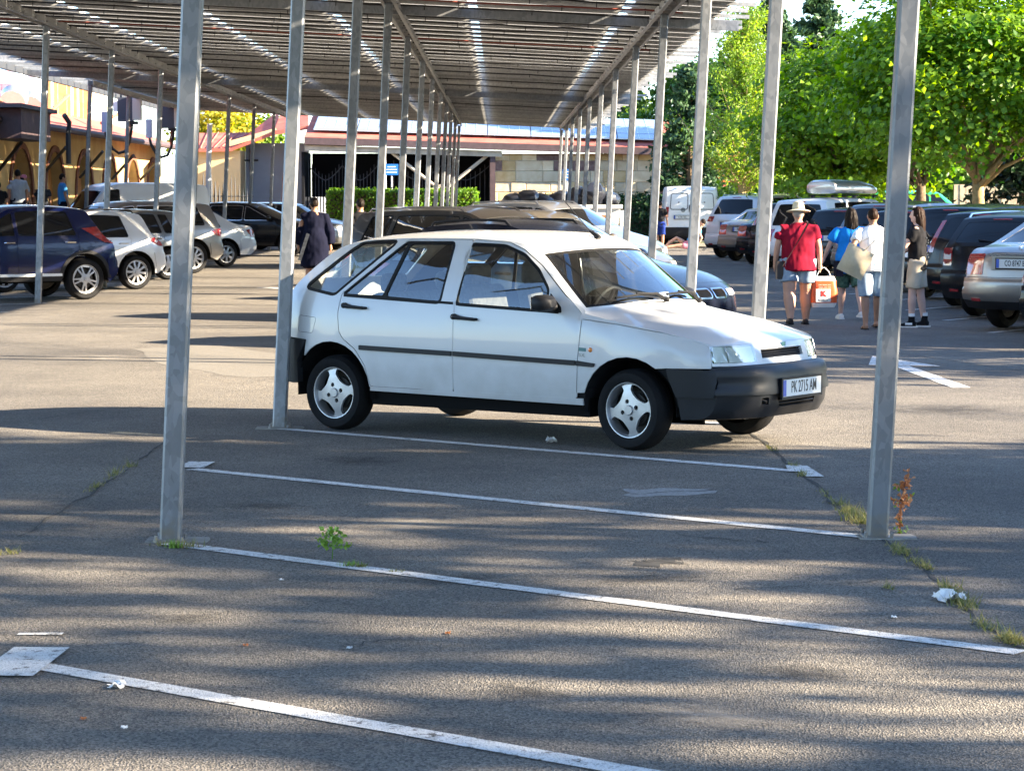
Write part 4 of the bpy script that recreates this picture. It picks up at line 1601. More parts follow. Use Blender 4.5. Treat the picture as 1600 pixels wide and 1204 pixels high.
    for sg in (-1, 1):
        cv = [(float(p), float(q)) for p, q, c in S.q[:, [0, 1, 4]] if 15.1 <= c <= 17.2]
        xe = -a - RA - .01
        sheet(rb, S.side(sg, .016), cv + [(xe - .02, cv[-1][1]), (xe + .03, cv[0][1])], cell=.1, edge=.06, flip=sg > 0, rim=.04)
    rbo = obj("rear_bumper", rb, bm_, root, smooth=32)
    lb = MB()
    band_grid(lb, S, 17.0, 18, n=12, off=.016, rim=.03)
    obj("bumper_skirt", lb, lowbumper or "plastic_black", rbo, smooth=32)
    for sg in (-1, 1):
        q = MB()
        aa = S.arc_of(17.15)
        sheet(q, S.band(.03), [(aa - .03, sg * .72 - .09), (aa - .03, sg * .72 + .09), (aa + .01, sg * .72 + .09), (aa + .01, sg * .72 - .09)], cell=.2, flip=True, rim=.01)
        obj("reflector", q, "lens_red", rbo)
    # lamps and grille on the nose
    f = S.band(.008)
    for p, q_ in ((.55, .98), (-.98, -.55)):
        q = MB()
        sheet(q, f, rnd([(S.arc_of(3.45), p), (S.arc_of(3.45), q_), (S.arc_of(4.25), q_), (S.arc_of(4.25), p)], .02, 2), cell=.1, edge=.06, flip=True, rim=.02)
        obj("headlight", q, "lens_clear", root)
    if front == 'kidney':
        for s2 in (-1, 1):
            fr = MB()
            t_a, t_b = sorted((s2 * .03, s2 * .40))
            K = rnd([(S.arc_of(3.15), t_a), (S.arc_of(3.15), t_b), (S.arc_of(4.35), t_b), (S.arc_of(4.35), t_a)], .05, 4)
            sheet(fr, S.band(.024), K, [grow(K, -.018)], cell=.2, edge=.06, flip=True, rim=.03)
            k = obj("kidney_grille", fr, "chrome", root)
            q = MB()
            sheet(q, S.band(.012), K, cell=.2, edge=.1, flip=True)
            obj("grille_opening", q, "under_black", k)
            for j in range(7):
                t = t_a + (t_b - t_a) * (j + 1) / 8
                obj("grille_bar", MB().tube([S.band(.02)(S.arc_of(3.2), t), S.band(.02)(S.arc_of(4.3), t)], .007, 4), "plastic_black", k)
    else:
        q = MB()
        sheet(q, f, rnd([(S.arc_of(3.5), -.45), (S.arc_of(3.5), .45), (S.arc_of(4.1), .45), (S.arc_of(4.1), -.45)], .02, 2), cell=.2, edge=.1, flip=True, rim=.01)
        obj("grille", q, "plastic_black", root)
    # plate recess and plate on the tail
    if txt is not None:
        zz = rear_plate_z
        band = S.band(0)
        best = min(np.linspace(S.arc_of(13.0 if not deck else 14.0), S.arc_of(15.8), 60), key=lambda q: abs(band(q, 0).z - zz))
        c = band(best, 0)
        tl_ = atan2(band(best - .05, 0).x - band(best + .05, 0).x, band(best - .05, 0).z - band(best + .05, 0).z)
        rc = MB().box((c.x + .012, 0, c.z + .01), (.05, .66, .19))
        obj("plate_recess", rc, paint, tgo)
        plate(root, txt, (c.x - .022, 0, c.z), (0, 0, -pi / 2))
        ch = MB().box((c.x - .012, 0, c.z + .105), (.03, .70, .022))
        obj("boot_handle_strip", ch, "chrome" if badge else paint, tgo)
        if badge == 'star':
            z3 = c.z + .185
            b3 = min(np.linspace(S.arc_of(13.5), S.arc_of(15.0), 60), key=lambda q: abs(band(q, 0).z - z3))
            k = band(b3, 0)
            st = MB().lathe([(.040, -.004), (.045, 0), (.040, .004), (.036, 0)], 20, close=True)
            for j in range(3):
                w_ = radians(90 + 120 * j)
                st.tube([(0, 0, 0), (.04 * cos(w_), 0, .04 * sin(w_))], [.007, .002], 5)
            obj("emblem", st, "chrome", tgo, (k.x - .012, 0, k.z), (0, 0, -pi / 2))
    un = MB()
    un.box((0, 0, zs + .0), (2 * a - 2 * RA - .02, W - .22, .14))
    un.box(((xF + xR) / 2, 0, zs + .05), (L - .75, W * .5, .16))
    obj("underbody", un, "under_black", root, smooth=0)
    if glass == "glass_tint":
        seats(root, .05, -.85, .37, zs + .05, "seat_fabric", H - .24)
        steering_and_dash(root, wsb - .30, belt - .02, W / 2 - .2)
    if roofbox:
        rx = MB()
        n = 16
        prof = [(-.98, .55), (-.97, .80), (-.88, .95), (-.3, 1.0), (.3, .96), (.80, .70), (1.02, .35), (1.06, .15)]
        vs = []
        for x, k in prof:
            for j in range(n):
                w_ = 2 * pi * j / n
                cy = abs(cos(w_)) ** .5 * (1 if cos(w_) > 0 else -1)
                cz2 = abs(sin(w_)) ** .6 * (1 if sin(w_) > 0 else -1)
                vs.append((x - .15, cy * .40 * (.75 + .25 * k), H + .17 + (cz2 * .24 * k if cz2 > 0 else cz2 * .09)))
        fs = [(i * n + j, i * n + (j + 1) % n, (i + 1) * n + (j + 1) % n, (i + 1) * n + j) for i in range(len(prof) - 1) for j in range(n)]
        fs += [tuple(range(n)), tuple(range((len(prof) - 1) * n, len(prof) * n))]
        rx.add(vs, fs)
        o = obj("roof_box", rx, "silver_paint", None, smooth=50, weld=True)
        o.location, o.rotation_euler = root.location, root.rotation_euler
        tag(o, "silver-grey roof box strapped on top of the white car behind the hat wearer", "roof box")
        cb = MB()
        for x in (-.55, .35):
            cb.box((x, 0, H + .045), (.06, 1.3, .03))
            for sg in (-1, 1):
                cb.box((x, sg * .55, H + .02), (.08, .06, .06))
        obj("roof_bar", cb, "plastic_black", root)
    wm = WHEELS.get((style, R, rr))
    if wm is None:
        wm = WHEELS[(style, R, rr)] = wheel_meshes(style, R, rr, .205)
    put_wheels(root, wm, a, -a, R, W / 2 - .115)
    return root


WHEELS = {}

# ------------------------------------------------------------------ ground
g = MB()
g.add([(-260, -40, 0), (260, -40, 0), (260, 420, 0), (-260, 420, 0)], [(0, 1, 2, 3)])
ground = tag(obj("ground", g, "asphalt", smooth=0), kind="structure")


def ribbon(pts, w, z, jitter=0.0, seed=0, sub=.25):
    """flat painted or cracked strip along a polyline on the ground"""
    r = random.Random(seed)
    P = [Vector((p[0], p[1], 0)) for p in pts]
    Q = []
    for a, b in zip(P[:-1], P[1:]):
        k = max(1, int((b - a).length / sub))
        Q += [a.lerp(b, i / k) for i in range(k)]
    Q.append(P[-1])
    m = MB()
    V = []
    for i, p in enumerate(Q):
        t = (Q[min(i + 1, len(Q) - 1)] - Q[max(i - 1, 0)]).normalized()
        n = Vector((-t.y, t.x, 0))
        ww = (w[0] + (w[1] - w[0]) * i / max(1, len(Q) - 1)) if isinstance(w, tuple) else w
        V += [p + n * (ww / 2 + r.uniform(-jitter, jitter)), p - n * (ww / 2 + r.uniform(-jitter, jitter))]
    m.add([(v.x, v.y, z) for v in V], [(2 * i, 2 * i + 1, 2 * i + 3, 2 * i + 2) for i in range(len(Q) - 1)])
    return m


def mark(name, mb, m="line_paint"):
    return tag(obj(name, mb, m, smooth=0), kind="structure")


def ext(a, b, e0=0.0, e1=0.0):
    d = (b - a).normalized()
    return [a - d * e0, b + d * e1]


L0 = ext(gp(45, 1038), gp(980, 1204), 0, 1.2)
L1 = [gp(262, 849), gp(1595, 1020)]
L2 = [gp(300, 733), gp(1385, 842)]
L3 = [gp(440, 670), gp(1245, 736)]
for k, ln in enumerate((L0, L1, L2, L3)):
    mark("parking_line", ribbon(ln, .105, .004, .004, k))
dirp = (L1[1] - L1[0]).normalized()
# T marks at line ends: short bars along the row
for c, w, l in ((gp(30, 1035), .20, .55), (gp(303, 727), .16, .34)):
    mark("parking_line", ribbon([c + Vector((0, -l / 2, 0)), c + Vector((.03, l / 2, 0))], w, .008, .006, 5))
mark("parking_line", ribbon([gp(1245, 738), gp(1240, 728)], .10, .008, .004, 6))
mark("parking_line", ribbon([gp(1248, 729), gp(1274, 746)], .11, .0085, .004, 8))
mark("parking_line", ribbon([gp(28, 991), gp(98, 991)], .05, .004, .006, 7))
# further bay lines under the canopy and on the left
for k in range(3, 22):
    y = L3[0].y + 3.12 * (k - 2)
    mark("parking_line", ribbon([(-1.6, y), (1.85, y - 2.9)], .10, .004, .004, k + 10))
for k in range(0, 16):
    y = 36.4 + 3.12 * k
    mark("parking_line", ribbon([(-7.3, y), (-10.6, y - 2.75)], .10, .004, .004, k + 40))
for k in range(0, 15):
    y = 27.6 + 3.12 * k
    mark("parking_line", ribbon([(6.1, y), (9.2, y + 4.2)], .10, .004, .004, k + 60))
# arrow in the lane, pointing away to the left
sh = [gp(1502, 606), gp(1408, 572)]
mark("lane_arrow", ribbon(sh, .17, .004, .006, 71))
ah = MB()
tri = [gp(1357, 571), gp(1363, 557), gp(1470, 573)]
ah.add([(p.x, p.y, .008) for p in tri], [(0, 1, 2)])
mark("lane_arrow", ah)
mark("lane_arrow", ribbon([gp(412, 449), gp(470, 452)], (.4, .5), .004, .01, 72))
# cracks along the post rows and a few wandering ones
ck = [[(1150, 668), (1200, 690), (1243, 735), (1300, 782), (1345, 815), (1392, 850), (1430, 880), (1468, 905), (1505, 950), (1545, 985), (1600, 1012)],
      [(262, 690), (215, 722), (150, 765), (95, 800), (30, 838)],
      [(985, 772), (1060, 768), (1115, 766)], [(1005, 878), (1040, 877), (1068, 880)],
      [(1060, 835), (1130, 842), (1200, 848)], [(60, 655), (170, 640), (300, 628)],
      [(1300, 540), (1430, 556), (1600, 580)], [(1395, 905), (1300, 915), (1150, 921)], [(540, 1010), (600, 1000), (660, 1003)]]
for k, c in enumerate(ck):
    pts = []
    for p, q in zip(c[:-1], c[1:]):
        a, b = gp(*p), gp(*q)
        for j in range(4):
            v = a.lerp(b, j / 4)
            pts.append((v.x + random.uniform(-.025, .025), v.y + random.uniform(-.03, .03)))
    pts.append(tuple(gp(*c[-1]).xy))
    tag(obj("crack", ribbon(pts, .022 if k < 1 else .012, .0025 + .0004 * k, .009 if k < 2 else .005, k, .1), "crack", smooth=0), kind="structure")

# ------------------------------------------------------------------ solar canopy
LEAN = atan(.048)
canopy = empty("solar_canopy", (0, 0, 0), (0, LEAN, 0))
tag(canopy, "long galvanised steel solar canopy on rows of square posts over the car park", "canopy")
ZB = 4.06                                      # underside of the beams in the canopy's frame
XA, XB, XC, XD = -1.62, 1.86, -7.45, -10.8
rows = [(XA, [5.4, 12.0, 17.97] + [25.0 + 6.6 * k for k in range(10)]), (XB, [5.4, 12.12, 18.2] + [24.7 + 6.55 * k for k in range(10)]),
        (XC, [19.8, 26.4, 33.0] + [39.7 + 6.6 * k for k in range(8)]), (XD, [64, 70.6, 77.2, 83.8])]
post_meshes = {}
c_ = .012
sq = [(.05 - c_, -.05), (.05, -.05 + c_), (.05, .05 - c_), (.05 - c_, .05), (-.05 + c_, .05), (-.05, .05 - c_), (-.05, -.05 + c_), (-.05 + c_, -.05)]
for X, ys in rows:
    for i, y in enumerate(ys):
        z0 = .048 * X - .02
        key = (X,)
        if key not in post_meshes:
            m = MB().prism(sq, z0, ZB + .02)
            post_meshes[key] = m.mesh("post")
            post_meshes[key].materials.append(MATS["galvanised"])
        o = link("post", post_meshes[key], None, canopy, (X, y, 0), (random.uniform(-.003, .003), random.uniform(-.003, .003), random.uniform(-.02, .02)), smooth=0)
        if y < 20:
            bp = MB()
            z1 = .048 * X
            bp.prism([(p[0] * 1.55, p[1] * 1.55) for p in sq], z1 - .004, z1 + .012)
            for a_ in (-1, 1):
                for b_ in (-1, 1):
                    bp.tube([(a_ * .064, b_ * .064, z1 + .01), (a_ * .064, b_ * .064, z1 + .032)], .009, 6)
            obj("base_plate", bp, "galvanised", o, smooth=0)
# beams: pair of channels with spacers, in lengths
for X, ys in rows:
    for k in range(len(ys) - 1):
        y0, y1 = ys[k], ys[k + 1]
        if y1 < 12 and X > -3 and False:
            continue
        b = MB()
        for sx in (-1, 1):
            b.box((X + sx * .062, (y0 + y1) / 2, ZB + .07), (.02, y1 - y0 - .01, .14))
            b.box((X + sx * .082, (y0 + y1) / 2, ZB + .006), (.035, y1 - y0 - .012, .010))
        for j in range(7):
            yy = y0 + (j + .5) * (y1 - y0) / 7
            b.box((X, yy, ZB + .05), (.10, .05, .03))
            b.tube([(X - .10, yy, ZB + .05), (X + .10, yy, ZB + .05)], .012, 6)
        obj("beam", b, "galvanised_warm", canopy, smooth=0)
# purlins across, about a metre apart, ends uneven at the right edge
X_L, Z_P = -11.6, ZB + .145
pur_y = [4.0 + 1.0 * k for k in range(83)]
for y in pur_y:
    xl = X_L if y > 30 else -8.2
    xr = 2.98 + random.choice((0, 0, .12, -.1, .22))
    p = MB()
    p.box(((xl + xr) / 2, y, Z_P + .024), (xr - xl, .006, .048))
    p.box(((xl + xr) / 2, y + .022, Z_P + .003), (xr - xl, .040, .005))
    p.box(((xl + xr) / 2, y + .022, Z_P + .046), (xr - xl, .040, .005))
    obj("purlin", p, "galvanised_warm", canopy, smooth=0)
for y in (33.4, 59.5):
    obj("cross_beam", MB().box((-4.3, y, ZB + .07), (14.6, .06, .13)), "galvanised", canopy, smooth=0)
# panels: six to seven columns with open gaps between, one row per purlin pitch
cols = [(1.46 - 2.05 * k) for k in range(7)]
pm = {}
pan_n = 0
rest = MB()
for y in reversed(pur_y[:-1]):
    pass
order = sorted(pur_y[:-1], key=lambda v: abs(v - 30))
for y in order:
    for k, x0 in enumerate(cols):
        if x0 < -8.3 and y < 30:
            continue
        wdt = 1.98 if k else 1.98
        xw = 1.0 if k == 0 else 1.97
        xa, xb_ = (x0, x0 + 1.15) if k == 0 else (x0 + .06, x0 + 1.99)
        if k == 0:
            xa, xb_ = x0 + .06, 2.72
        gap = .04
        if pan_n < 300:
            key = round(xb_ - xa, 3)
            if key not in pm:
                w2 = key / 2
                me = MB()
                me.box((0, 0, 0), (key, 1.0 - gap, .008))
                me.box((0, -.47, -.014), (key, .012, .022))
                me.box((0, .47, -.014), (key, .012, .022))
                me.box((-w2 + .006, 0, -.014), (.012, .94, .022))
                me.box((w2 - .006, 0, -.014), (.012, .94, .022))
                me.box((.1, .25, -.012), (.10, .08, .02))
                pm[key] = me.mesh("solar_panel")
                pm[key].materials.append(MATS["backsheet"])
            link("solar_panel", pm[key], None, canopy, ((xa + xb_) / 2, y + .52, Z_P + .078), smooth=0)
            pan_n += 1
        else:
            rest.box(((xa + xb_) / 2, y + .52, Z_P + .078), (xb_ - xa, 1 - gap, .03))
o = obj("solar_panel", rest, "backsheet", canopy, smooth=0)
o["kind"] = "stuff"
# cables tied under the purlins
for k, y in enumerate([28.2, 29.3, 30.3, 31.2, 32.2, 33.3, 34.3, 35.2, 36.2, 37.3, 38.3, 39.2, 40.3, 41.3, 43.2, 44.3, 46.3, 48.2, 50.2, 53.3, 56.3, 61.2, 67.3]):
    r = random.Random(k)
    x = -10.5 if y > 31 else -7.9
    P = []
    while x < 2.3:
        P.append((x, y - .03, Z_P - .012 - r.uniform(0, .022)))
        x += r.uniform(.35, .8)
    obj("cable", MB().tube(P, .013, 5), ("cable_red" if k in (1, 4, 12) else "cable_black"), canopy)
    tie = MB()
    for q in P[::2]:
        tie.box((q[0], q[1], q[2] - .02), (.012, .012, .075))
    obj("cable_ties", tie, "cable_black", canopy, smooth=0)["kind"] = "stuff"
# left edge gutter
obj("edge_gutter", MB().box((-11.62, 60, ZB + .10), (.10, 52, .16)), "iron", canopy, smooth=0)

# concrete footings flush with the tarmac
for c, w in ((Vector((XA + .03, 12.03, 0)), .30), (Vector((XA, 17.97, 0)), .34), (Vector((XB + .05, 12.12, 0)), .28)):
    f = MB()
    n = 9
    poly = []
    for k, (a, b) in enumerate(((-1, -.55), (-.3, -.6), (.4, -.58), (1.0, -.5), (1.05, .1), (.95, .55), (.2, .6), (-.5, .56), (-1.02, .5))):
        poly.append((c.x + a * w / 2, c.y + b * w / 2 * 1.1))
    f.prism(poly, -.03, .006)
    tag(obj("footing", f, "concrete", smooth=0), kind="structure")

# inverters and boxes hung on the row by the arcade
for k, (yy, col) in enumerate(((73.0, 0), (80.0, 1))):
    iv = empty("inverter", ((-11.05, -10.75)[k], yy, 0))
    tag(iv, ("dark inverter with pale side and looping cables hung under the canopy, nearer one", "dark inverter hung under the canopy, farther one partly behind a post")[k], "inverter", "inverters under the canopy")
    zc = 4.28
    obj("housing", MB().box((0, 0, zc), (.44, .30, .70)), "box_dark", iv, smooth=0)
    obj("side_cover", MB().box((.34, -.02, zc + .02), (.24, .32, .66)), "box_grey", iv, smooth=0)
    obj("bracket", MB().box((-.28, -.16, zc + .12), (.12, .03, .36)), "sign_white", iv, smooth=0)
    obj("junction_box", MB().box((-.62, .05, zc - .36), (.18, .22, .60)), "box_blue", iv, smooth=0)
    obj("hanger", MB().box((-.15, .1, zc + .50), (.05, .05, .34)).box((.2, .1, zc + .50), (.05, .05, .34)), "iron", iv, smooth=0)
    obj("vent_base", MB().box((.18, 0, zc - .39), (.34, .22, .09)), "cable_black", iv, smooth=0)
    lp = [(-.60, 0, zc - .66), (-.56, -.02, zc - .85), (-.40, -.04, zc - 1.15), (-.22, -.05, zc - 1.28), (-.02, -.05, zc - 1.22), (.10, -.03, zc - .95), (.16, 0, zc - .60), (.18, 0, zc - .40)]
    obj("cable", MB().tube(lp, .045, 8), "cable_black", iv)
    obj("cable", MB().tube([(.12, -.05, zc - .4), (.08, -.08, zc - .7), (.10, -.06, zc - .9)], .03, 6), "cable_red", iv)

# old repair patch and worn gravel around it
for k, pts in enumerate(([(215, 545), (330, 538), (470, 556), (465, 588), (380, 590), (260, 572)], [(970, 764), (1110, 762), (1120, 771), (990, 775)], [(1000, 873), (1066, 874), (1070, 882), (1004, 884)])):
    P = [gp(*p) for p in pts]
    q = []
    for a, b in zip(P, P[1:] + P[:1]):
        for j in range(5):
            v = a.lerp(b, j / 5)
            q.append((v.x + random.uniform(-.06, .06), v.y + random.uniform(-.06, .06)))
    m = MB()
    sheet(m, lambda u, v: (u, v, .0016 + .0003 * k), q, cell=5)
    tag(obj("tarmac_patch", m, ("gravel_patch", "pale_patch", "crack")[k], smooth=0), kind="structure")

# oil drips and dusty spots left by parked cars
for k, (px, py, rx, ry, mt) in enumerate(((700, 905, .45, .30, "oil_stain"), (410, 790, .30, .35, "oil_stain"), (1010, 905, .55, .25, "oil_stain"), (820, 1080, .35, .22, "oil_stain"), (300, 965, .32, .22, "oil_stain"),
                                          (1250, 1050, .40, .25, "oil_stain"), (560, 720, .5, .5, "oil_stain"), (1120, 1120, .5, .25, "dust_stain"), (640, 820, .6, .5, "dust_stain"), (1480, 640, .8, .8, "oil_stain"), (160, 560, .9, 1.2, "dust_stain"))):
    c = gp(px, py)
    m = MB()
    m.add([(cos(2 * pi * j / 24), sin(2 * pi * j / 24), 0) for j in range(24)], [tuple(range(24))])
    o = obj("stain", m, mt, None, (c.x, c.y, .0032 + .0001 * k), (0, 0, k * 1.7), smooth=0)
    o.scale = (rx, ry, 1)
    tag(o, kind="structure")

# ------------------------------------------------------------------ buildings at the far end
def stones(parent, X0, X1, Z0, Z1, Y, course, purple, seed, lw=(.35, 1.05), ochre=.3, names="stone"):
    """ashlar facing: every stone its own block standing a little proud of the mortar bed"""
    r = random.Random(seed)
    z = Z0
    k = 0
    while z < Z1 - .05:
        h = min(course * r.uniform(.85, 1.15), Z1 - z)
        x = X0 - r.uniform(0, .3)
        while x < X1:
            w = r.uniform(*lw)
            xa, xb = max(x, X0), min(x + w, X1)
            x += w
            if xb - xa < .06:
                continue
            pieces = [(xa, xb, z, z + h)]
            if r.random() < .12 and h > .3 and xb - xa > .4:
                xm = xa + (xb - xa) * r.uniform(.3, .7)
                pieces = [(xa, xm, z, z + h), (xm, xb, z, z + h * .5), (xm, xb, z + h * .5, z + h)]
            for a, b, c, d in pieces:
                g = .008
                dp = r.uniform(.015, .04)
                m = MB()
                j = lambda: r.uniform(-.006, .006)
                A, B, C_, D = a + g, b - g, c + g, d - g
                e = .02
                V = [(A + j(), 0, C_ + j()), (B + j(), 0, C_ + j()), (B + j(), 0, D + j()), (A + j(), 0, D + j())]
                F_ = [(A + e, -dp, C_ + e), (B - e, -dp + j(), C_ + e), (B - e, -dp, D - e), (A + e, -dp + j(), D - e)]
                m.add(V + F_, [(4, 5, 6, 7), (0, 1, 5, 4), (1, 2, 6, 5), (2, 3, 7, 6), (3, 0, 4, 7)])
                q = r.random()
                obj(names, m, "stone_purple" if q < purple else "stone_ochre" if q < purple + ochre else "stone_cream", parent, (0, Y, 0), smooth=0)
        z += h


YB = 92.0
P0, P1 = at(772, 330, YB), at(1066, 330, YB)
hall = empty("storage_hall", (0, YB, 0))
tag(hall, "low stone hall with red roof edge and solar panels behind the canopy", "building")
xs0, xs1 = P0.x, 6.9
eave = at(920, 240, YB).z
m = MB().box(((xs0 + xs1) / 2, 2.0, eave / 2), (xs1 - xs0, 4.0, eave))
wall = obj("wall", m, "mortar", hall, smooth=0)
stones(wall, xs0, xs1, .25, eave - .02, 0.0, .42, .19, 11)
# fascia, tiled edge and panelled roof, falling slightly to the right like the photo's eaves
xl = at(478, 330, YB).x
LR = .030
rf = empty("roof_frame")
bpy.data.objects.remove(rf)


def rb(x0, x1, z0, z1, y0, y1, nm, mt, slope=True):
    q = MB()
    s0 = -LR * (x0 - xs0) if slope else 0
    s1 = -LR * (x1 - xs0) if slope else 0
    V = [(x0, y0, z0[0] + s0), (x1, y0, z0[0] + s1), (x1, y1, z0[1] + s1), (x0, y1, z0[1] + s0), (x0, y0, z1[0] + s0), (x1, y0, z1[0] + s1), (x1, y1, z1[1] + s1), (x0, y1, z1[1] + s0)]
    q.add(V, [(0, 3, 2, 1), (4, 5, 6, 7), (0, 1, 5, 4), (1, 2, 6, 5), (2, 3, 7, 6), (3, 0, 4, 7)])
    return obj(nm, q, mt, hall, smooth=0)


xr_ = 7.3
ez = at(800, 232, YB).z + .03
rb(xl, xr_, (ez - .10, ez - .10), (ez + .16, ez + .16), -.62, -.52, "fascia", "fascia_brown")
rb(xl, xr_, (ez + .02, ez + 1.1), (ez + .17, ez + 1.28), -.60, 4.4, "roof", "roof_red")
roof = [o for o in hall.children if o.name.startswith("roof")][-1]
# rows of tile ribs along the visible tile edge
npan = int((xr_ - xl) / 1.62)
for k in range(npan + 1):
    x0 = xl + .3 + k * 1.62
    if x0 + 1.55 > xr_ + .1:
        break
    for r_ in range(2):
        y0, y1 = .15 + r_ * 1.95, .15 + r_ * 1.95 + 1.90
        za = ez + .30 + (y0 + .6) / 5 * 1.1
        zb = ez + .30 + (y1 + .6) / 5 * 1.1
        p = rb(x0, x0 + 1.57, (za, zb), (za + .035, zb + .035), y0, y1, "roof_panel", "roof_panel")
        fr = rb(x0 - .012, x0 + 1.58, (za - .01, zb - .01), (za + .028, zb + .028), y0 - .012, y1 + .012, "panel_frame", "panel_frame")
        fr.parent = p
        gl = MB()
        s0 = -LR * (x0 + .5 - xs0)
        for j in (1, 2, 3):
            xx = x0 + 1.57 * j / 4
            sj = -LR * (xx - xs0)
            gl.tube([(xx, y0 + .02, za + .037 + sj), (xx, y1 - .02, zb + .037 + sj)], .012, 4)
        gl.tube([(x0, (y0 + y1) / 2, (za + zb) / 2 + .037 - LR * (x0 - xs0)), (x0 + 1.57, (y0 + y1) / 2, (za + zb) / 2 + .037 - LR * (x0 + 1.57 - xs0))], .012, 4)
        obj("panel_grid", gl, "panel_frame", p)
# open shed part with dark inside, pale beam, white posts, braces and ironwork
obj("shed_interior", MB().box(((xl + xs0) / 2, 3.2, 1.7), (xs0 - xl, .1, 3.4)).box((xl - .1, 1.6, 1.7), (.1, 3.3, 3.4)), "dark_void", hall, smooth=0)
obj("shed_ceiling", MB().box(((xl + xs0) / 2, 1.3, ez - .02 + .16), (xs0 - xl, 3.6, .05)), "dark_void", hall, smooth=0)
rb(xl, xs0 + .3, (ez - .34, ez - .34), (ez - .12, ez - .12), -.45, -.30, "shed_beam", "wood_beam")
for px in (600, 770):
    x = at(px, 300, YB).x
    obj("shed_post", MB().box((x, -.30, 1.7), (.20, .20, 3.4)), "white_post" if px == 600 else "fascia_brown", hall, smooth=0)
for (ax, ay), (bx, by) in (((612, 238), (692, 300)), ((768, 238), (690, 300)), ((615, 320), (690, 290))):
    A, B = at(ax, ay, YB), at(bx, by, YB)
    obj("brace", MB().tube([(A.x, -.2, A.z), (B.x, -.2, B.z)], .07, 6), "wood_beam", hall)
for x0, x1 in ((482, 535), (535, 590), (615, 690), (690, 765)):
    A, B = at(x0, 255, YB + .6), at(x1, 255, YB + .6)
    gt = MB()
    n = 10
    for j in range(n + 1):
        t = j / n
        x = A.x + (B.x - A.x) * t
        top = 2.55 + .55 * abs(2 * t - 1) ** 1.5
        gt.tube([(x, .6, .3), (x, .6, top)], .014, 4)
    gt.tube([(A.x + (B.x - A.x) * t, .6, 2.35 + .55 * abs(2 * t - 1) ** 1.5) for t in np.linspace(0, 1, 13)], .02, 5)
    gt.tube([(A.x, .6, .6), (B.x, .6, .6)], .02, 5)
    obj("iron_gate", gt, "iron", hall)
obj("threshold_wall", MB().box(((xl + xs0) / 2, -.2, .35), (xs0 - xl, .25, .7)), "wall_cream", hall, smooth=0)

# small gabled house to its left with a red roof and a blue-grey recess
house = empty("gabled_house", (0, 94, 0))
tag(house, "cream gabled house with red roof left of the storage hall", "building")
YH = 94.0
g0, g1, g2 = at(318, 235, YH), at(372, 225, YH), at(440, 190, YH)
m = MB()
xa, xb = at(300, 300, YH).x, at(376, 300, YH).x
m.box(((xa + xb) / 2, 2, g0.z / 2), (xb - xa, 4, g0.z))
obj("wall", m, "wall_cream", house, smooth=0)
xc = at(378, 300, YH).x
xd = at(478, 300, YH).x
rec = MB().box(((xc + xd) / 2, 1.6, 1.9), (xd - xc, .2, 3.8))
obj("recess_wall", rec, "wall_bluegrey", house, smooth=0)
gab = MB()
A, B, Cc = at(360, 228, YH), at(432, 208, YH), at(432, 196, YH)
gab.add([(A.x, -.3, A.z - .02), (B.x, -.3, B.z - .02), (B.x, -.3, B.z + .18), (A.x, -.3, A.z + .18), (A.x, -.2, A.z - .02), (B.x, -.2, B.z - .02), (B.x, -.2, B.z + .18), (A.x, -.2, A.z + .18)],
        [(0, 1, 2, 3), (7, 6, 5, 4), (0, 4, 5, 1), (3, 2, 6, 7), (1, 5, 6, 2), (0, 3, 7, 4)])
obj("barge_board", gab, "wall_cream", house, smooth=0)
rr_ = MB()
e0, e1, e2, e3 = at(300, 233, YH), at(362, 232, YH), at(436, 204, YH), at(436, 172, YH + 5)
t0, t1 = at(300, 208, YH + 5), at(400, 207, YH + 5)
V = [(e0.x, -.4, e0.z), (e1.x, -.4, e1.z), (e2.x, -.4, e2.z), (e3.x, 5, e3.z), (t1.x, 5, t1.z), (t0.x, 5, t0.z)]
rr_.add(V + [(a, b, c - .12) for a, b, c in V], [(0, 1, 4, 5), (1, 2, 3, 4), (0, 6, 7, 1), (1, 7, 8, 2), (2, 8, 9, 3), (6, 11, 10, 7), (7, 10, 9, 8)])
hr = obj("roof", rr_, "roof_red", house, smooth=0)
for k in range(6):
    t = k / 6
    a = Vector(V[0]).lerp(Vector(V[1]), t + .08)
    b = Vector(V[5]).lerp(Vector(V[4]), t + .08)
    obj("roof_seam", MB().tube([a + Vector((0, 0, .02)), b + Vector((0, 0, .02))], .03, 4), "roof_red", hr)
tri = MB()
p0, p1, p2 = at(428, 203, YH), at(480, 200, YH), at(480, 150, YH + 3)
q = [at(428, 205, YH - .5), at(482, 196, YH - .5), at(482, 168, YH + 4), at(440, 174, YH + 4)]
tri.add([tuple(v - Vector((0, YH, 0))) for v in q] + [tuple(v - Vector((0, YH, .15))) for v in q], [(0, 1, 2, 3), (0, 4, 5, 1), (7, 6, 5, 4)])
obj("cross_roof", tri, "roof_red", house, smooth=0)
dp = at(440, 300, YH - .6)
obj("down_pipe", MB().tube([(dp.x, -.6, .2), (dp.x + .1, -.6, 2.4), (dp.x + .25, -.6, 3.6), (dp.x + .45, -.6, 3.95)], .07, 8), "arch_brown", house)
obj("corner_post", MB().box((dp.x + .25, -.4, 1.6), (.16, .16, 3.2)), "white_post", house, smooth=0)
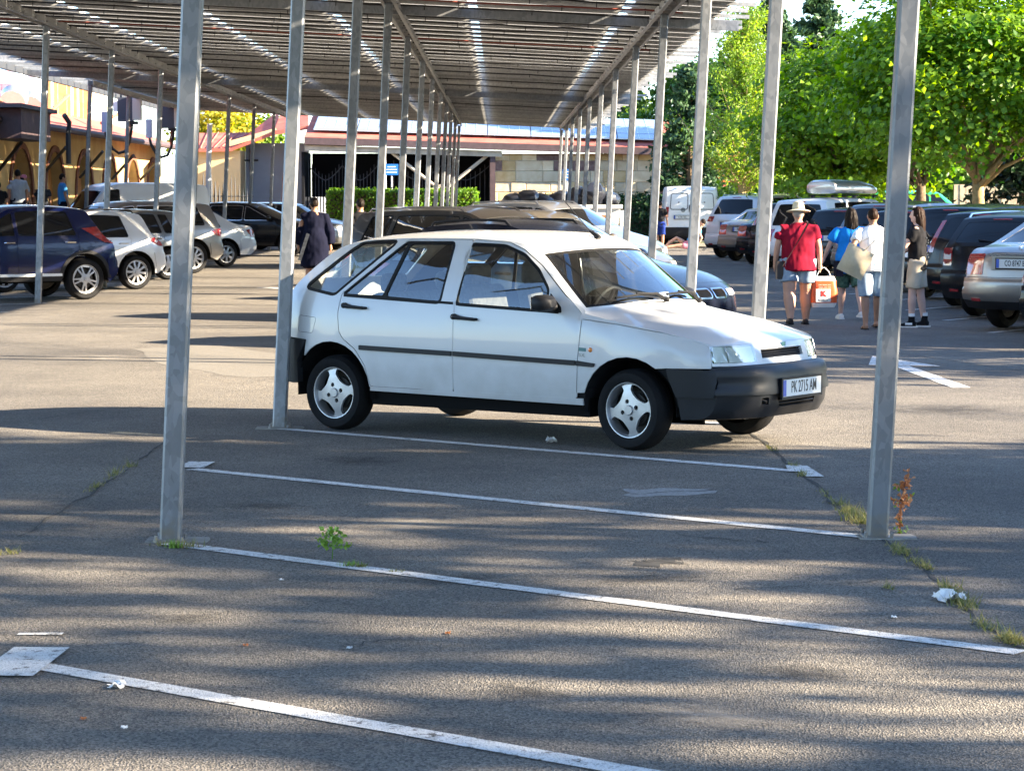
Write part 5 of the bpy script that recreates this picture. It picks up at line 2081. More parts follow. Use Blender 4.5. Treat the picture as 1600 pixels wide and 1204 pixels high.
# iron cross on the recess, and a spiked fence in front of the house
fence = empty("iron_fence", (0, 88, 0))
tag(fence, "dark spiked wrought-iron fence in front of the cream gabled house", "fence")
for px in np.arange(318, 396, 6.2):
    A = at(px, 300, 88)
    hgt = 2.15 + .28 * sin(px * .16)
    big = int(px) % 3 == 0
    b = MB().tube([(A.x, 0, .1), (A.x, 0, hgt - .2), (A.x, 0, hgt + (.30 if big else .12))], [.022 if not big else .05, .022 if not big else .05, .002], 6)
    obj("bar", b, "iron", fence)
for zz in (.5, 1.75):
    obj("rail", MB().tube([(at(316, 300, 88).x, 0, zz), (at(396, 300, 88).x, 0, zz)], .02, 5), "iron", fence)
cr = at(385, 260, YH - .1)
obj("wall_cross", MB().tube([(cr.x, 1.4, cr.z - 1.0), (cr.x, 1.4, cr.z + .7)], .03, 5).tube([(cr.x - .3, 1.4, cr.z + .25), (cr.x + .3, 1.4, cr.z + .25)], .03, 5), "iron", house)

# arcade building along the left edge
arc = empty("arcade_building", (-13.6, 0, 0))
tag(arc, "long ochre stone arcade with arched openings along the left edge of the car park", "building")
XW = 0.0
ze = 3.75
ya, yb = 52.0, 99.0
openings = [(59.5 + 5.3 * k, 1.55) for k in range(8)]
wl = MB()
holes = []
for yc, hw_ in openings:
    holes.append([(yc - hw_, .5)] + [(yc + hw_, .5)] + [(yc + hw_ * cos(pi * t), 1.75 + 1.35 * sin(pi * t)) for t in np.linspace(0, 1, 13)])
sheet(wl, lambda y, z: (XW, y, z), [(ya, 0), (yb, 0), (yb, ze), (ya, ze)], holes, cell=1.2, edge=.5, rim=.35, flip=False)
obj("wall", wl, "wall_ochre", arc, smooth=0)
obj("inner_wall", MB().box((-2.6, (ya + yb) / 2, 1.9), (.2, yb - ya, 3.8)), "wall_ochre", arc, smooth=0)
for (yc, hw_), h_ in zip(openings, holes):
    rg = MB()
    ring = h_[2:]
    out = [(yc + (y - yc) * 1.16, 1.75 + (z - 1.75) * 1.14) for y, z in ring]
    oo = [(yc + hw_ * 1.16, .5)] + out + [(yc - hw_ * 1.16, .5)]
    ii = [(yc + hw_, .5)] + ring + [(yc - hw_, .5)]
    sheet(rg, lambda y, z: (XW + .05, y, z), oo + ii[::-1], cell=2, edge=.4, rim=.08)
    obj("arch_trim", rg, "arch_brown", arc, smooth=0)
    obj("shutter", MB().box((-.30, yc - .45, 1.5), (.06, 1.6, 2.3)), "wall_cream", arc, smooth=0)
rfm = MB()
V = [(1.0, ya - 2, ze - .05), (1.0, yb, ze - .05), (-4.5, yb, ze + 1.7), (-4.5, ya - 2, ze + 1.7)]
rfm.add(V + [(a, b, c - .15) for a, b, c in V], [(0, 1, 2, 3), (0, 4, 5, 1), (7, 6, 5, 4), (0, 3, 7, 4), (1, 5, 6, 2)])
ar_roof = obj("roof", rfm, "roof_red", arc, smooth=0)
obj("gutter", MB().tube([(1.05, ya - 2, ze - .1), (1.05, yb, ze - .1)], .10, 8), "fascia_brown", arc)
for yc in np.arange(60, 98, 6.6):
    obj("eave_brace", MB().tube([(.02, yc, 2.35), (1.0, yc - 1.5, 3.15)], .05, 6), "iron", arc)
# dark box bay hanging from the wall near the frame's left edge
obj("awning_box", MB().box((1.15, 64.0, 3.55), (.9, 4.0, .75)), "fascia_brown", arc, smooth=0)
obj("awning_roof", MB().box((1.05, 64.0, 3.98), (1.3, 5.0, .10)), "iron", arc, smooth=0)
obj("awning_pipe", MB().tube([(1.9, 66.4, 3.9), (2.0, 66.6, 3.7), (1.95, 66.7, 3.4), (1.95, 66.7, 2.6)], .07, 8), "iron", arc)
# timber lattice and a terrace wall with patterned stone above the roof
ts = empty("timber_screen", (-15.5, 0, 0))
tag(ts, "row of pale upright timber slats above the arcade roof", "screen")
for k in range(9):
    yy = 82.5 + k * 1.3
    obj("slat", MB().box((0, yy, 5.55), (.13 if k % 4 else .3, .14, 1.9)), "wood_pale", ts, smooth=0)
obj("stone_parapet", MB().box((-.5, 90.0, 4.75), (.3, 9, 1.0)), "stone_cream", ts, smooth=0)
obj("gable_wall", MB().box((-.6, 98.0, 4.9), (.5, 6.0, 1.9)), "stone_cream", ts, smooth=0)
# ventilation ducts
for k, (yy, zz) in enumerate(((74.4, 5.0), (77.2, 4.95))):
    d = MB()
    d.lathe([(.42, 0), (.42, .9)], 20, axis='z', c=(0, 0, 0))
    d.tube([(0, 0, .8), (.02, .05, 1.1), (.12, .35, 1.35), (.25, .8, 1.45)], .42, 18)
    d.tube([(.0, 0, .2), (.1, -.5, .0), (.15, -1.1, -.15)], .40, 18)
    for z_ in (.1, .45, .85):
        d.lathe([(.44, z_), (.445, z_ + .02), (.44, z_ + .04)], 20, axis='z')
    o = obj("ventilation_duct", d, "duct_metal", None, (-14.6, yy, zz - .4))
    tag(o, ("round galvanised duct elbow on the arcade roof at the left frame edge", "kinked galvanised duct on the arcade roof just right of the other duct")[k], "duct", "ducts on the arcade roof")
hose = MB().tube([(-13.0, 64, 4.2), (-13.0, 67, 3.95), (-13.0, 71, 4.05), (-13.0, 74.5, 4.75)], .06, 8)
tag(obj("roof_hose", hose, "cable_orange"), "orange flexible hose sagging along the arcade roof edge", "hose")
hose = MB().tube([(-12.9, 80, 4.1), (-12.9, 83.5, 4.5), (-12.8, 87.0, 5.4)], .05, 8)
tag(obj("roof_hose", hose, "cable_orange"), "orange flexible hose rising from the arcade roof beside the timber screen", "hose")
# raised terrace in front of the arcade
ter = MB().box((-12.3, 76, .36), (2.4, 46, .72))
tag(obj("terrace", ter, "concrete", smooth=0), kind="structure")

# orange house corner and pavement strip by the van
oh = empty("orange_house", (0, 96, 0))
tag(oh, "corner of an orange plastered house behind the white van", "building")
A, B = at(1118, 300, 96), at(1168, 300, 96)
obj("wall", MB().box(((A.x + B.x) / 2, 2, 1.7), (B.x - A.x, 4, 3.4)), "orange_house", oh, smooth=0)
obj("door", MB().box((A.x + .35, -.05, .95), (.7, .1, 1.9)), "wall_bluegrey", oh, smooth=0)
obj("canopy_tiles", MB().box((A.x + .7, -.3, 2.2), (1.5, .7, .16)), "roof_red", oh, smooth=0)
kb = MB().box((3, 86.6, .06), (60, .25, .12)).box((3, 89.2, .05), (60, 5.0, .11))
tag(obj("pavement", kb, "kerb", smooth=0), kind="structure")

# blue information signs
for k, (px, py, Y, w_, h_) in enumerate(((612, 265, 90.5, .48, .40), (886, 273, 84.9, .30, .38))):
    c = at(px, py, Y)
    s = empty("blue_sign", (c.x, Y, 0))
    tag(s, ("small blue information board with white lines on a pale post before the shed", "small blue information board with white lines behind the far right posts")[k], "sign", "blue information boards")
    obj("board", MB().box((0, 0, c.z), (w_, .03, h_)), "sign_blue", s, smooth=0)
    for j in range(3):
        obj("text_line", MB().box((0, -.018, c.z + .10 - .10 * j), (w_ * (.62 if j == 0 else .8), .004, .030)), "sign_white", s, smooth=0)
    obj("pole", MB().tube([(0, .04, 0), (0, .04, c.z + h_ / 2)], .03, 8), "white_post", s)
# tall white pole near the gabled house
pl = at(322, 320, 84)
tag(obj("lamp_pole", MB().tube([(pl.x, 84, 0), (pl.x + .15, 84, 4.2)], .09, 10), "white_post"), "plain white pole standing before the gabled house", "pole")
bn = at(313, 310, 82)
b = empty("barrier_drum", (bn.x, 82, 0))
tag(b, "red and white striped barrier post behind the second dark car", "barrier")
for k in range(5):
    obj("band", MB().lathe([(.17, k * .42), (.17, k * .42 + .42)], 14, axis='z'), ("bin_red", "sign_white")[k % 2], b)
# folding chairs inside the shed
for k, (px, Y) in enumerate(((498, 90.8), (487, 90.9))):
    c = at(px, 300, Y)
    ch = empty("garden_chair", (c.x, Y, .7))
    tag(ch, ("pale slatted chair standing in front of the dark shed", "dark folded chair leaning at the shed post")[k], "chair")
    mt = ("white_post", "iron")[k]
    for j in range(5):
        obj("slat", MB().box((-.22 + .11 * j, .05 + .0, .75), (.06, .03, .55)), mt, ch, smooth=0)
    obj("seat", MB().box((0, -.18, .45), (.5, .45, .04)), mt, ch, smooth=0)
    for sx in (-1, 1):
        for sy in (-.36, .05):
            obj("leg", MB().box((sx * .22, sy, .22), (.04, .04, .44)), mt, ch, smooth=0)
# skip with refuse sacks
sk = at(913, 340, 78)
skip = empty("refuse_skip", (sk.x, 78, 0))
tag(skip, "white rusty refuse skip heaped with dark sacks behind the right posts", "skip")
prof = [(-.95, 0), (.95, 0), (1.12, 1.45), (-1.12, 1.45)]
b = MB()
b.add([(x, -.55 - (.1 if z > 1 else 0), z) for x, z in prof] + [(x, .55 + (.1 if z > 1 else 0), z) for x, z in prof], [(0, 1, 2, 3), (7, 6, 5, 4), (1, 5, 6, 2), (0, 3, 7, 4), (0, 4, 5, 1)])
obj("tub", b, "skip_white", skip, smooth=0)
obj("rim", MB().box((0, -.66, 1.42), (2.34, .08, .12)).box((0, .66, 1.42), (2.34, .08, .12)).box((-1.14, 0, 1.42), (.08, 1.3, .12)).box((1.14, 0, 1.42), (.08, 1.3, .12)), "skip_white", skip, smooth=0)
for x in (-.6, 0, .62):
    obj("rust_patch", MB().box((x, -.665 + .02, 1.08), (.3, .02, .14)), "rust", skip, smooth=0)
obj("lug", MB().box((1.16, -.5, 1.05), (.12, .12, .5)), "skip_white", skip, smooth=0)


def sack(c, r, seed, label):
    q = MB()
    q.ball((0, 0, 0), r, 16, 12)
    rr2 = random.Random(seed)
    V = []
    for v in q.v:
        n = noise.noise(Vector(v) * 3.2 + Vector((seed * 7.1, 0, 0))) * .22 + noise.noise(Vector(v) * 8 + Vector((0, seed * 3.3, 0))) * .12
        V.append(tuple(Vector(v) * (1 + n)))
    q.v = V
    o = obj("refuse_sack", q, "bag_black", None, c, (0, 0, rr2.uniform(0, 6)), smooth=30)
    tag(o, label, "sack", "dark refuse sacks on the skip")


SK = ["leftmost dark refuse sack in the white skip", "second dark refuse sack from the left in the white skip", "topmost dark refuse sack in the white skip", "rightmost dark refuse sack in the white skip"]
for k, (dx, dy, dz, r) in enumerate(((-.75, 0, 1.62, (.42, .4, .30)), (-.2, .1, 1.70, (.45, .4, .36)), (.3, -.1, 1.78, (.46, .42, .40)), (.75, .1, 1.62, (.40, .4, .28)))):
    sack((sk.x + dx, 78 + dy, dz), r, k + 1, SK[k])
for k, (px, py, r) in enumerate(((800, 312, (.30, .30, .20)), (826, 312, (.38, .36, .30)), (848, 322, (.34, .32, .36)))):
    c = at(px, py, 74)
    sack((c.x, 74, c.z), r, k + 11, ("dark refuse sack left of the heap behind the pale car", "largest glossy refuse sack behind the pale car", "upright refuse sack at the right of the heap behind the pale car")[k])
pal = at(826, 330, 74)
tag(obj("refuse_trolley", MB().box((pal.x, 74, .55), (1.9, 1.0, 1.1)).box((pal.x, 73.45, .9), (1.8, .06, .06)), "iron", smooth=0), "dark low trolley carrying refuse sacks behind the pale car", "trolley")
# board fence at far right
bf = empty("board_fence", (0, 88, 0))
tag(bf, "weathered upright board fence behind the trees at the right edge", "fence")
k = 0
for px in np.arange(1495, 1640, 9.3):
    A = at(px, 300, 88)
    top = at(px, 290, 88).z + random.uniform(-.05, .05)
    obj("board", MB().box((A.x, random.uniform(-.02, .02), top / 2), (.20, .03, top)), "fence_wood", bf, smooth=0)
obj("rail", MB().box((at(1565, 300, 88).x, .06, 1.4), (4.0, .05, .1)), "fence_wood", bf, smooth=0)

# ------------------------------------------------------------------ trees and plants
def limb_path(a, b, sag=0.0, rng=None, n=5):
    a, b = Vector(a), Vector(b)
    out = []
    for k in range(n):
        t = k / (n - 1)
        p = a.lerp(b, t) + Vector((0, 0, sag * sin(pi * t)))
        if 0 < k < n - 1:
            p += Vector((rng.normal() * .06, rng.normal() * .06, rng.normal() * .04)) * (b - a).length * .5
        out.append(p)
    return out


def broad_tree(name, label, cat, group, base, th, cen, rad, mt, nclump, per, size, seed, bark="bark", spread=.42, share=None, tr=.16, droop=.5, rot=0.0, low=-.95, hole=0.0, flat=.62, coh=.55):
    """tapered trunk, limbs to leaf clumps spread through an uneven crown volume"""
    rng = np.random.default_rng(seed)
    root = empty(name, (base[0], base[1], 0), (0, 0, rot))
    tag(root, label, cat, group)
    if share:
        for me, nm, m in share:
            o = link(nm, me, m, root, smooth=0)
            if nm == "crown":
                o["kind"] = "stuff"
        return root, share
    cen, rad = np.array(cen, float), np.array(rad, float)
    d = unit(rng.normal(size=(nclump * 3, 3)))
    d = d[d[:, 2] > low][:nclump]
    rr = rng.uniform(.35, 1.0, len(d)) ** .55
    lump = 1 + .22 * np.sin(d[:, 0] * 3.1 + seed) * np.cos(d[:, 1] * 2.7 + seed * .7) + .12 * np.sin(d[:, 2] * 5 + d[:, 0] * 4)
    cl = cen + d * rad * (rr * lump)[:, None]
    keep = rng.uniform(0, 1, len(cl)) > hole
    cl, d = cl[keep], d[keep]
    csz = rng.uniform(.6, 1.25, len(cl)) * spread
    n = len(cl) * per
    idx = np.repeat(np.arange(len(cl)), per)
    off = rng.normal(size=(n, 3)) * csz[idx][:, None] * np.array([1, 1, flat])
    pos = cl[idx] + off
    nrm = d[idx] * .6 + np.array([0, 0, .7]) + rng.normal(size=(n, 3)) * coh
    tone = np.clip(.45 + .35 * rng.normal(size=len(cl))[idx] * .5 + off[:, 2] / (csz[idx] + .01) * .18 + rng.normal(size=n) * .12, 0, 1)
    lm = leaves("crown", pos, nrm, size, .82, rng, tone, droop)
    lm.materials.append(MATS[mt])
    wd = MB()
    top = Vector((cen[0] * .4, cen[1] * .4, th))
    wd.tube([(0, 0, -.05), (.02, .01, th * .35), (top.x * .5, top.y * .5, th * .7), top], [tr * 1.35, tr * 1.02, tr * .9, tr * .8], 10)
    for k in rng.choice(len(cl), min(len(cl), 26), replace=False):
        wd.tube(limb_path(top - Vector((0, 0, rng.uniform(0, th * .18))), cl[k], .1, rng), [tr * .5, tr * .34, tr * .22, tr * .13, tr * .05], 6)
    wm = wd.mesh("trunk")
    wm.materials.append(MATS[bark])
    wm.shade_smooth()
    o = link("crown", lm, None, root, smooth=0)
    o["kind"] = "stuff"
    link("trunk", wm, None, root, smooth=0)
    return root, [(lm, "crown", None), (wm, "trunk", None)]


def conifer(name, label, base, h, r, mt, seed, z0=.6, nb=70, per=46, size=.16, lean=0.0, cat="tree", group=None, up=.25, ragged=.35):
    rng = np.random.default_rng(seed)
    root = empty(name, (base[0], base[1], 0))
    tag(root, label, cat, group)
    P, N, T = [], [], []
    wd = MB().tube([(0, 0, 0), (lean * .4, 0, h * .5), (lean, 0, h)], [.18, .12, .02], 8)
    for k in range(nb):
        t = (k + rng.uniform(0, 1)) / nb
        z = z0 + (h - z0) * t
        L = r * (1 - t) ** .75 * rng.uniform(1 - ragged, 1.15) + .15
        a = rng.uniform(0, 2 * pi)
        tip = np.array([cos(a) * L, sin(a) * L, L * up * rng.uniform(-.5, 1.6)])
        b0 = np.array([lean * t, 0, z])
        s = rng.uniform(.12, 1, per) ** .7
        p = b0 + tip * s[:, None] + rng.normal(size=(per, 3)) * np.array([.16, .16, .11]) * (.4 + L * .35)
        P.append(p)
        N.append(rng.normal(size=(per, 3)) * .7 + np.array([0, 0, .6]) + tip * .2)
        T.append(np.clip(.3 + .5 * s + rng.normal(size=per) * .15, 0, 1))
        if k % 2 == 0:
            wd.tube([tuple(b0), tuple(b0 + tip * .8)], [.035, .008], 4)
    lm = leaves("crown", np.concatenate(P), np.concatenate(N), size, .5, rng, np.concatenate(T), .2)
    o = link("crown", lm, mt, root, smooth=0)
    o["kind"] = "stuff"
    obj("trunk", wd, "bark", root)
    return root


def feathery_tree(name, label, base, h, r, mt, seed, nstem=60):
    """open tree of upright whips carrying fine sprays"""
    rng = np.random.default_rng(seed)
    root = empty(name, (base[0], base[1], 0))
    tag(root, label, "tree")
    wd = MB().tube([(0, 0, 0), (.05, 0, h * .35), (.0, .05, h * .7), (.05, 0, h * .98)], [.16, .11, .06, .012], 8)
    P, N, T = [], [], []
    for k in range(nstem):
        t = rng.uniform(.22, .96)
        a = rng.uniform(0, 2 * pi)
        L = r * (1.25 - t) * rng.uniform(.55, 1.25)
        b0 = Vector((0, 0, h * t * .92))
        b1 = b0 + Vector((cos(a) * L * .6, sin(a) * L * .6, L * .35))
        b2 = b0 + Vector((cos(a) * L, sin(a) * L, L * rng.uniform(.45, 1.1)))
        wd.tube([b0, b1, b2], [.03, .018, .005], 5)
        per = 150
        s = rng.uniform(.15, 1.05, per)
        B0, B1, B2 = np.array(b0), np.array(b1), np.array(b2)
        q = ((1 - s) ** 2)[:, None] * B0 + (2 * s * (1 - s))[:, None] * B1 + (s ** 2)[:, None] * B2
        q = q + rng.normal(size=(per, 3)) * np.array([.14, .14, .10]) * 1.2 + np.array([0, 0, -.05])
        P.append(q)
        N.append(rng.normal(size=(per, 3)) + np.array([0, -.2, .5]))
        T.append(np.clip(.4 + rng.normal() * .2 + rng.normal(size=per) * .2, 0, 1))
    lm = leaves("crown", np.concatenate(P), np.concatenate(N), .13, .38, rng, np.concatenate(T), .4)
    o = link("crown", lm, mt, root, smooth=0)
    o["kind"] = "stuff"
    obj("trunk", wd, "bark_pale", root)
    return root


def wx(px, Y):
    return at(px, 310, Y).x


CT = "catalpas behind the parked cars"
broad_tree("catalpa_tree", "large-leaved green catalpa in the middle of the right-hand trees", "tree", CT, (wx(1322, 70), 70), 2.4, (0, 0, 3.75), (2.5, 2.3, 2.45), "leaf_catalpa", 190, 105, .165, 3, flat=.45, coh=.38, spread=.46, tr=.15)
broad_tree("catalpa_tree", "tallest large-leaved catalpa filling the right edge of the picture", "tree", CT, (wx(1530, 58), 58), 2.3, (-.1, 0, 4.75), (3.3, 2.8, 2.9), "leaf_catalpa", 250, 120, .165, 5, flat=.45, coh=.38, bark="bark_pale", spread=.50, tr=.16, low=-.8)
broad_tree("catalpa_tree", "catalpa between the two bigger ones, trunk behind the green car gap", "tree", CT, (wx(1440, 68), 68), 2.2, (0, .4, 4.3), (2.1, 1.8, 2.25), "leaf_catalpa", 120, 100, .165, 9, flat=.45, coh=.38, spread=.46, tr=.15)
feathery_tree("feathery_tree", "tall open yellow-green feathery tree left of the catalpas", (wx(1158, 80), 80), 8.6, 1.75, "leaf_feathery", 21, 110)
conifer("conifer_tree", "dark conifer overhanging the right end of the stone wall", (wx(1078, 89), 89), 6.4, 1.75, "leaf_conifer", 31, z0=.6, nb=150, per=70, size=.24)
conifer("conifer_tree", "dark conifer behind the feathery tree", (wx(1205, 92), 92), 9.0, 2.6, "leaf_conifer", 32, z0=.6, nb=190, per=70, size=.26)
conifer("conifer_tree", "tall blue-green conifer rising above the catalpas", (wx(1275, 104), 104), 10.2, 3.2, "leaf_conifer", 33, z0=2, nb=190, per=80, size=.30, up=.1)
conifer("conifer_tree", "far dark pine above the solar roof, left of the others", (wx(985, 118), 118), 7.4, 2.0, "leaf_conifer", 34, z0=1.5, nb=150, per=60, size=.30, ragged=.5)
broad_tree("small_tree", "bright small tree standing before the far dark pine", "tree", None, (wx(1008, 112), 112), 1.6, (0, 0, 4.0), (1.2, 1.2, 2.1), "leaf_feathery", 70, 40, .2, 41, spread=.4, tr=.1)
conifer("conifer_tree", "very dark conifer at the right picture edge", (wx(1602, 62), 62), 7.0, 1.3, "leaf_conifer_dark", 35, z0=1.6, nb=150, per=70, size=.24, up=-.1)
broad_tree("autumn_tree", "yellow-green tree behind the cream gabled house", "tree", None, (wx(350, 118), 118), 2.2, (0, 0, 4.6), (2.0, 1.6, 1.5), "leaf_autumn", 90, 40, .24, 43, spread=.45, tr=.14)
broad_tree("leafy_tree", "greener tree right of the yellow one behind the gabled house", "tree", None, (wx(405, 119), 119), 2.2, (0, 0, 4.2), (1.6, 1.6, 1.4), "leaf_feathery", 70, 40, .24, 44, spread=.45, tr=.14)
broad_tree("leafy_tree", "low bright bush behind the far right parked cars", "tree", None, (wx(1240, 84), 84), 1.0, (0, 0, 1.9), (2.6, 1.2, 1.2), "leaf_catalpa", 90, 40, .2, 45, spread=.4, tr=.1)
broad_tree("leafy_tree", "row of leaves far right behind the board fence", "tree", None, (wx(1560, 96), 96), 1.6, (0, 0, 3.2), (3.0, 1.6, 1.7), "leaf_shade", 110, 40, .26, 46, spread=.5, tr=.12)

_, bk = broad_tree("background_tree", "dark broadleaf tree far behind the white van", "tree", "dark trees closing the view at the right", (wx(1120, 108), 108), 2.0, (0, 0, 4.2), (3.6, 2.4, 4.2), "leaf_shade", 260, 46, .32, 81, spread=.55, tr=.2)
for k, (px, Y, lb) in enumerate(((1215, 112, "dark broadleaf tree far behind the feathery tree"), (1320, 110, "dark broadleaf tree far behind the middle catalpa"), (1420, 108, "dark broadleaf tree far behind the near right post"), (1520, 112, "dark broadleaf tree far behind the green car"), (1620, 108, "dark broadleaf tree far behind the board fence"))):
    broad_tree("background_tree", lb, "tree", "dark trees closing the view at the right", (wx(px, Y), Y), 2, None, None, None, 0, 0, 0, 0, share=bk, rot=k * 1.1)

for k, (x, y) in enumerate(((-34, -16), (-24, -24), (-13, -28), (-3, -30), (8, -28), (19, -24), (30, -18))):  # unseen trees added behind the camera to darken reflections and cut low skylight
    broad_tree("background_tree", "unseen tree added behind the viewer, " + ("farthest left", "second from the left", "third from the left", "in the middle", "third from the right", "second from the right", "farthest right")[k], "tree", "trees added behind the viewer to darken reflections", (x, y), 2, None, None, None, 0, 0, 0, 0, share=bk, rot=k * .9)

# trees beyond the right frame edge: they stand between the low sun and the near bays
SH = "trees beyond the right edge of the car park"
_, big = broad_tree("shade_tree", "tall loose tree beyond the right edge, nearest the viewer", "tree", SH, (17.5, 1.0), 3.0, (0, 0, 6.3), (3.0, 3.0, 4.4), "leaf_shade", 150, 34, .28, 51, spread=.42, tr=.2, hole=.42)
for k, (x, y, rz, lb) in enumerate(((18.0, 5.6, 1.1, "second tall loose tree beyond the right edge"), (17.2, 9.6, 2.6, "third tall loose tree beyond the right edge"))):
    broad_tree("shade_tree", lb, "tree", SH, (x, y), 3, None, None, None, 0, 0, 0, 0, share=big, rot=rz)
_, den = broad_tree("shade_tree", "dense tall tree beyond the right edge beside the sunny gap", "tree", SH, (17.0, 11.4), 3.0, (0, 0, 5.9), (2.1, 1.75, 4.6), "leaf_shade", 190, 46, .30, 55, spread=.40, tr=.2)
_, sml = broad_tree("shade_tree", "low round tree beyond the right edge after the sunny gap", "tree", SH, (17.5, 22.6), 2.0, (0, 0, 4.0), (3.0, 3.0, 2.8), "leaf_shade", 200, 34, .28, 61, spread=.38, tr=.17, hole=.46)
for k, y in enumerate((27.2, 32.4, 37.2, 42.6, 48.0, 53.5)):
    broad_tree("shade_tree", "low round tree beyond the right edge, number %s after the sunny gap" % ("two", "three", "four", "five", "six", "seven")[k], "tree", SH, (17.6 + (k % 2) * .8, y), 2, None, None, None, 0, 0, 0, 0, share=sml, rot=k * 1.3)


def hedge(name, label, x0, x1, y0, y1, z1, mt, seed, n, size):
    rng = np.random.default_rng(seed)
    root = empty(name, ((x0 + x1) / 2, y0, 0))
    tag(root, label, "hedge")
    hx, hy = (x1 - x0) / 2, (y1 - y0) / 2
    obj("branches", MB().box((0, hy, z1 / 2), (2 * hx - .16, 2 * hy - .16, z1 - .12)), "soil", root, smooth=0)
    a = rng.uniform(0, 1, n)
    P = np.stack([rng.uniform(-hx, hx, n), rng.uniform(0, 2 * hy, n), rng.uniform(.05, z1, n)], 1)
    N = rng.normal(size=(n, 3)) * .5
    f = a < .55
    P[f, 1] = rng.normal(.03, .04, f.sum())
    N[f] += np.array([0, -1, .4])
    t = (a >= .55) & (a < .85)
    P[t, 2] = z1 + rng.normal(0, .05, t.sum())
    N[t] += np.array([0, 0, 1])
    e = a >= .85
    P[e, 0] = np.where(rng.uniform(0, 1, e.sum()) < .5, -hx, hx) + rng.normal(0, .04, e.sum())
    N[e] += np.array([-1, 0, .3])
    o = link("foliage", leaves("foliage", P, N, size, .7, rng), mt, root, smooth=0)
    o["kind"] = "stuff"


hedge("clipped_hedge", "bright clipped hedge in front of the dark shed", wx(512, 86.9), wx(745, 86.9), 86.9, 88.0, 1.93, "leaf_hedge", 71, 9000, .10)
hedge("clipped_hedge", "dark clipped hedge below the stone wall", wx(795, 88.6), wx(1042, 88.6), 88.6, 89.6, 1.72, "leaf_hedge_dark", 72, 9000, .10)
tag(obj("grass_verge", MB().box((8.6, 87.8, .115), (5, 2.0, .02)), "leaf_hedge", smooth=0), kind="structure")


def tuft(name, label, c, n, h, spread, mt, seed, cat="plant", stuff=False):
    """blades of grass from one root"""
    rng = np.random.default_rng(seed)
    V, F = [], []
    for k in range(n):
        a = rng.uniform(0, 2 * pi)
        b = np.array([rng.normal() * spread[0], rng.normal() * spread[1], 0])
        L = h * rng.uniform(.4, 1.2)
        lean = rng.uniform(.2, 1.1)
        t = b + np.array([cos(a) * L * lean * .7, sin(a) * L * lean * .7, L])
        mid = b * .4 + t * .6 - np.array([cos(a), sin(a), 0]) * L * .12
        s = np.array([-sin(a), cos(a), 0]) * h * .055
        o = len(V)
        V += [b - s, b + s, mid + s * .7, mid - s * .7, t]
        F += [(o, o + 1, o + 2), (o, o + 2, o + 3), (o + 3, o + 2, o + 4)]
    V = np.array(V)
    me = fast_mesh(name, V, np.array(F), np.repeat(rng.uniform(0, 1, n), 5))
    ob = link(name, me, mt, None, (c.x, c.y, .002), smooth=0)
    return tag(ob, label, cat, kind="stuff" if stuff else None)


# grass in the joints: one strip per joint, stuff
def joint_grass(pts, n, h, w, seed):
    rng = np.random.default_rng(seed)
    P = [gp(*p) for p in pts]
    V, F, A = [], [], []
    seg = [(a, b) for a, b in zip(P[:-1], P[1:])]
    cen = rng.uniform(0, len(seg), 7 * len(seg))
    for k in range(n):
        u = min(max(cen[int(len(cen) * rng.uniform() ** 1.5)] + rng.normal() * .05, 0), len(seg) - 1e-4)
        a, b = seg[int(u)]
        c = a.lerp(b, u - int(u))
        b0 = np.array([c.x + rng.normal() * w, c.y + rng.normal() * w, .002])
        an = rng.uniform(0, 2 * pi)
        L = h * rng.uniform(.3, 1.3)
        s = np.array([-sin(an), cos(an), 0]) * .0028
        tip = b0 + np.array([cos(an) * L * .8, sin(an) * L * .8, L * rng.uniform(.3, 1)])
        o = len(V)
        V += [b0 - s, b0 + s, tip]
        F.append((o, o + 1, o + 2))
        A += [rng.uniform()] * 3
    me = fast_mesh("joint_grass", np.array(V), np.array(F), np.array(A))
    tag(link("joint_grass", me, "leaf_grass", smooth=0), "thin dry grass growing along a crack in the tarmac", "grass", kind="stuff")


for k, (pts, n, h, w) in enumerate((
        ([(1195, 696), (1215, 708)], 120, .035, .02), ([(1232, 722), (1258, 745)], 380, .045, .022), ([(1285, 768), (1310, 790)], 160, .035, .02),
        ([(1308, 786), (1350, 818)], 900, .065, .040), ([(1392, 852), (1462, 897)], 900, .045, .028), ([(1470, 908), (1545, 985)], 1100, .055, .032),
        ([(1545, 982), (1600, 1012)], 700, .05, .035), ([(252, 852), (305, 856)], 320, .05, .03), ([(172, 745), (205, 728)], 260, .055, .025),
        ([(125, 775), (172, 748)], 260, .03, .02), ([(0, 868), (25, 864)], 120, .04, .03), ([(535, 884), (570, 886)], 260, .03, .02), ([(610, 893), (630, 894)], 90, .02, .015),
        ([(1382, 918), (1394, 922)], 90, .045, .012))):
    joint_grass(pts, int(n * .42), h, w * .75, 90 + k)

# sapling in the painted line
c = gp(519, 873)
rng = np.random.default_rng(5)
sp = empty("green_sapling", (c.x, c.y, 0))
tag(sp, "small bushy green sapling growing through the painted line", "sapling")
st = MB()
st.tube([(0, 0, 0), (.003, 0, .05), (.0, .0, .135)], [.003, .0025, .0015], 5)
P, N = [], []
for k in range(11):
    a = k * 2.4
    z = .045 + .085 * k / 11
    L = .078 * (1 - .4 * k / 11)
    e = np.array([cos(a) * L, sin(a) * L, z + .02])
    st.tube([(0, 0, z), tuple(e)], .0014, 4)
    for j in range(9):
        t = rng.uniform(.35, 1.1)
        P.append(np.array([0, 0, z]) * (1 - t) + e * t + rng.normal(size=3) * .010)
        N.append(rng.normal(size=3) + np.array([0, -.2, .6]))
obj("stem", st, "leaf_weed", sp)
o = link("foliage", leaves("foliage", np.array(P), np.array(N), .026, .8, rng), "leaf_weed", sp, smooth=0)
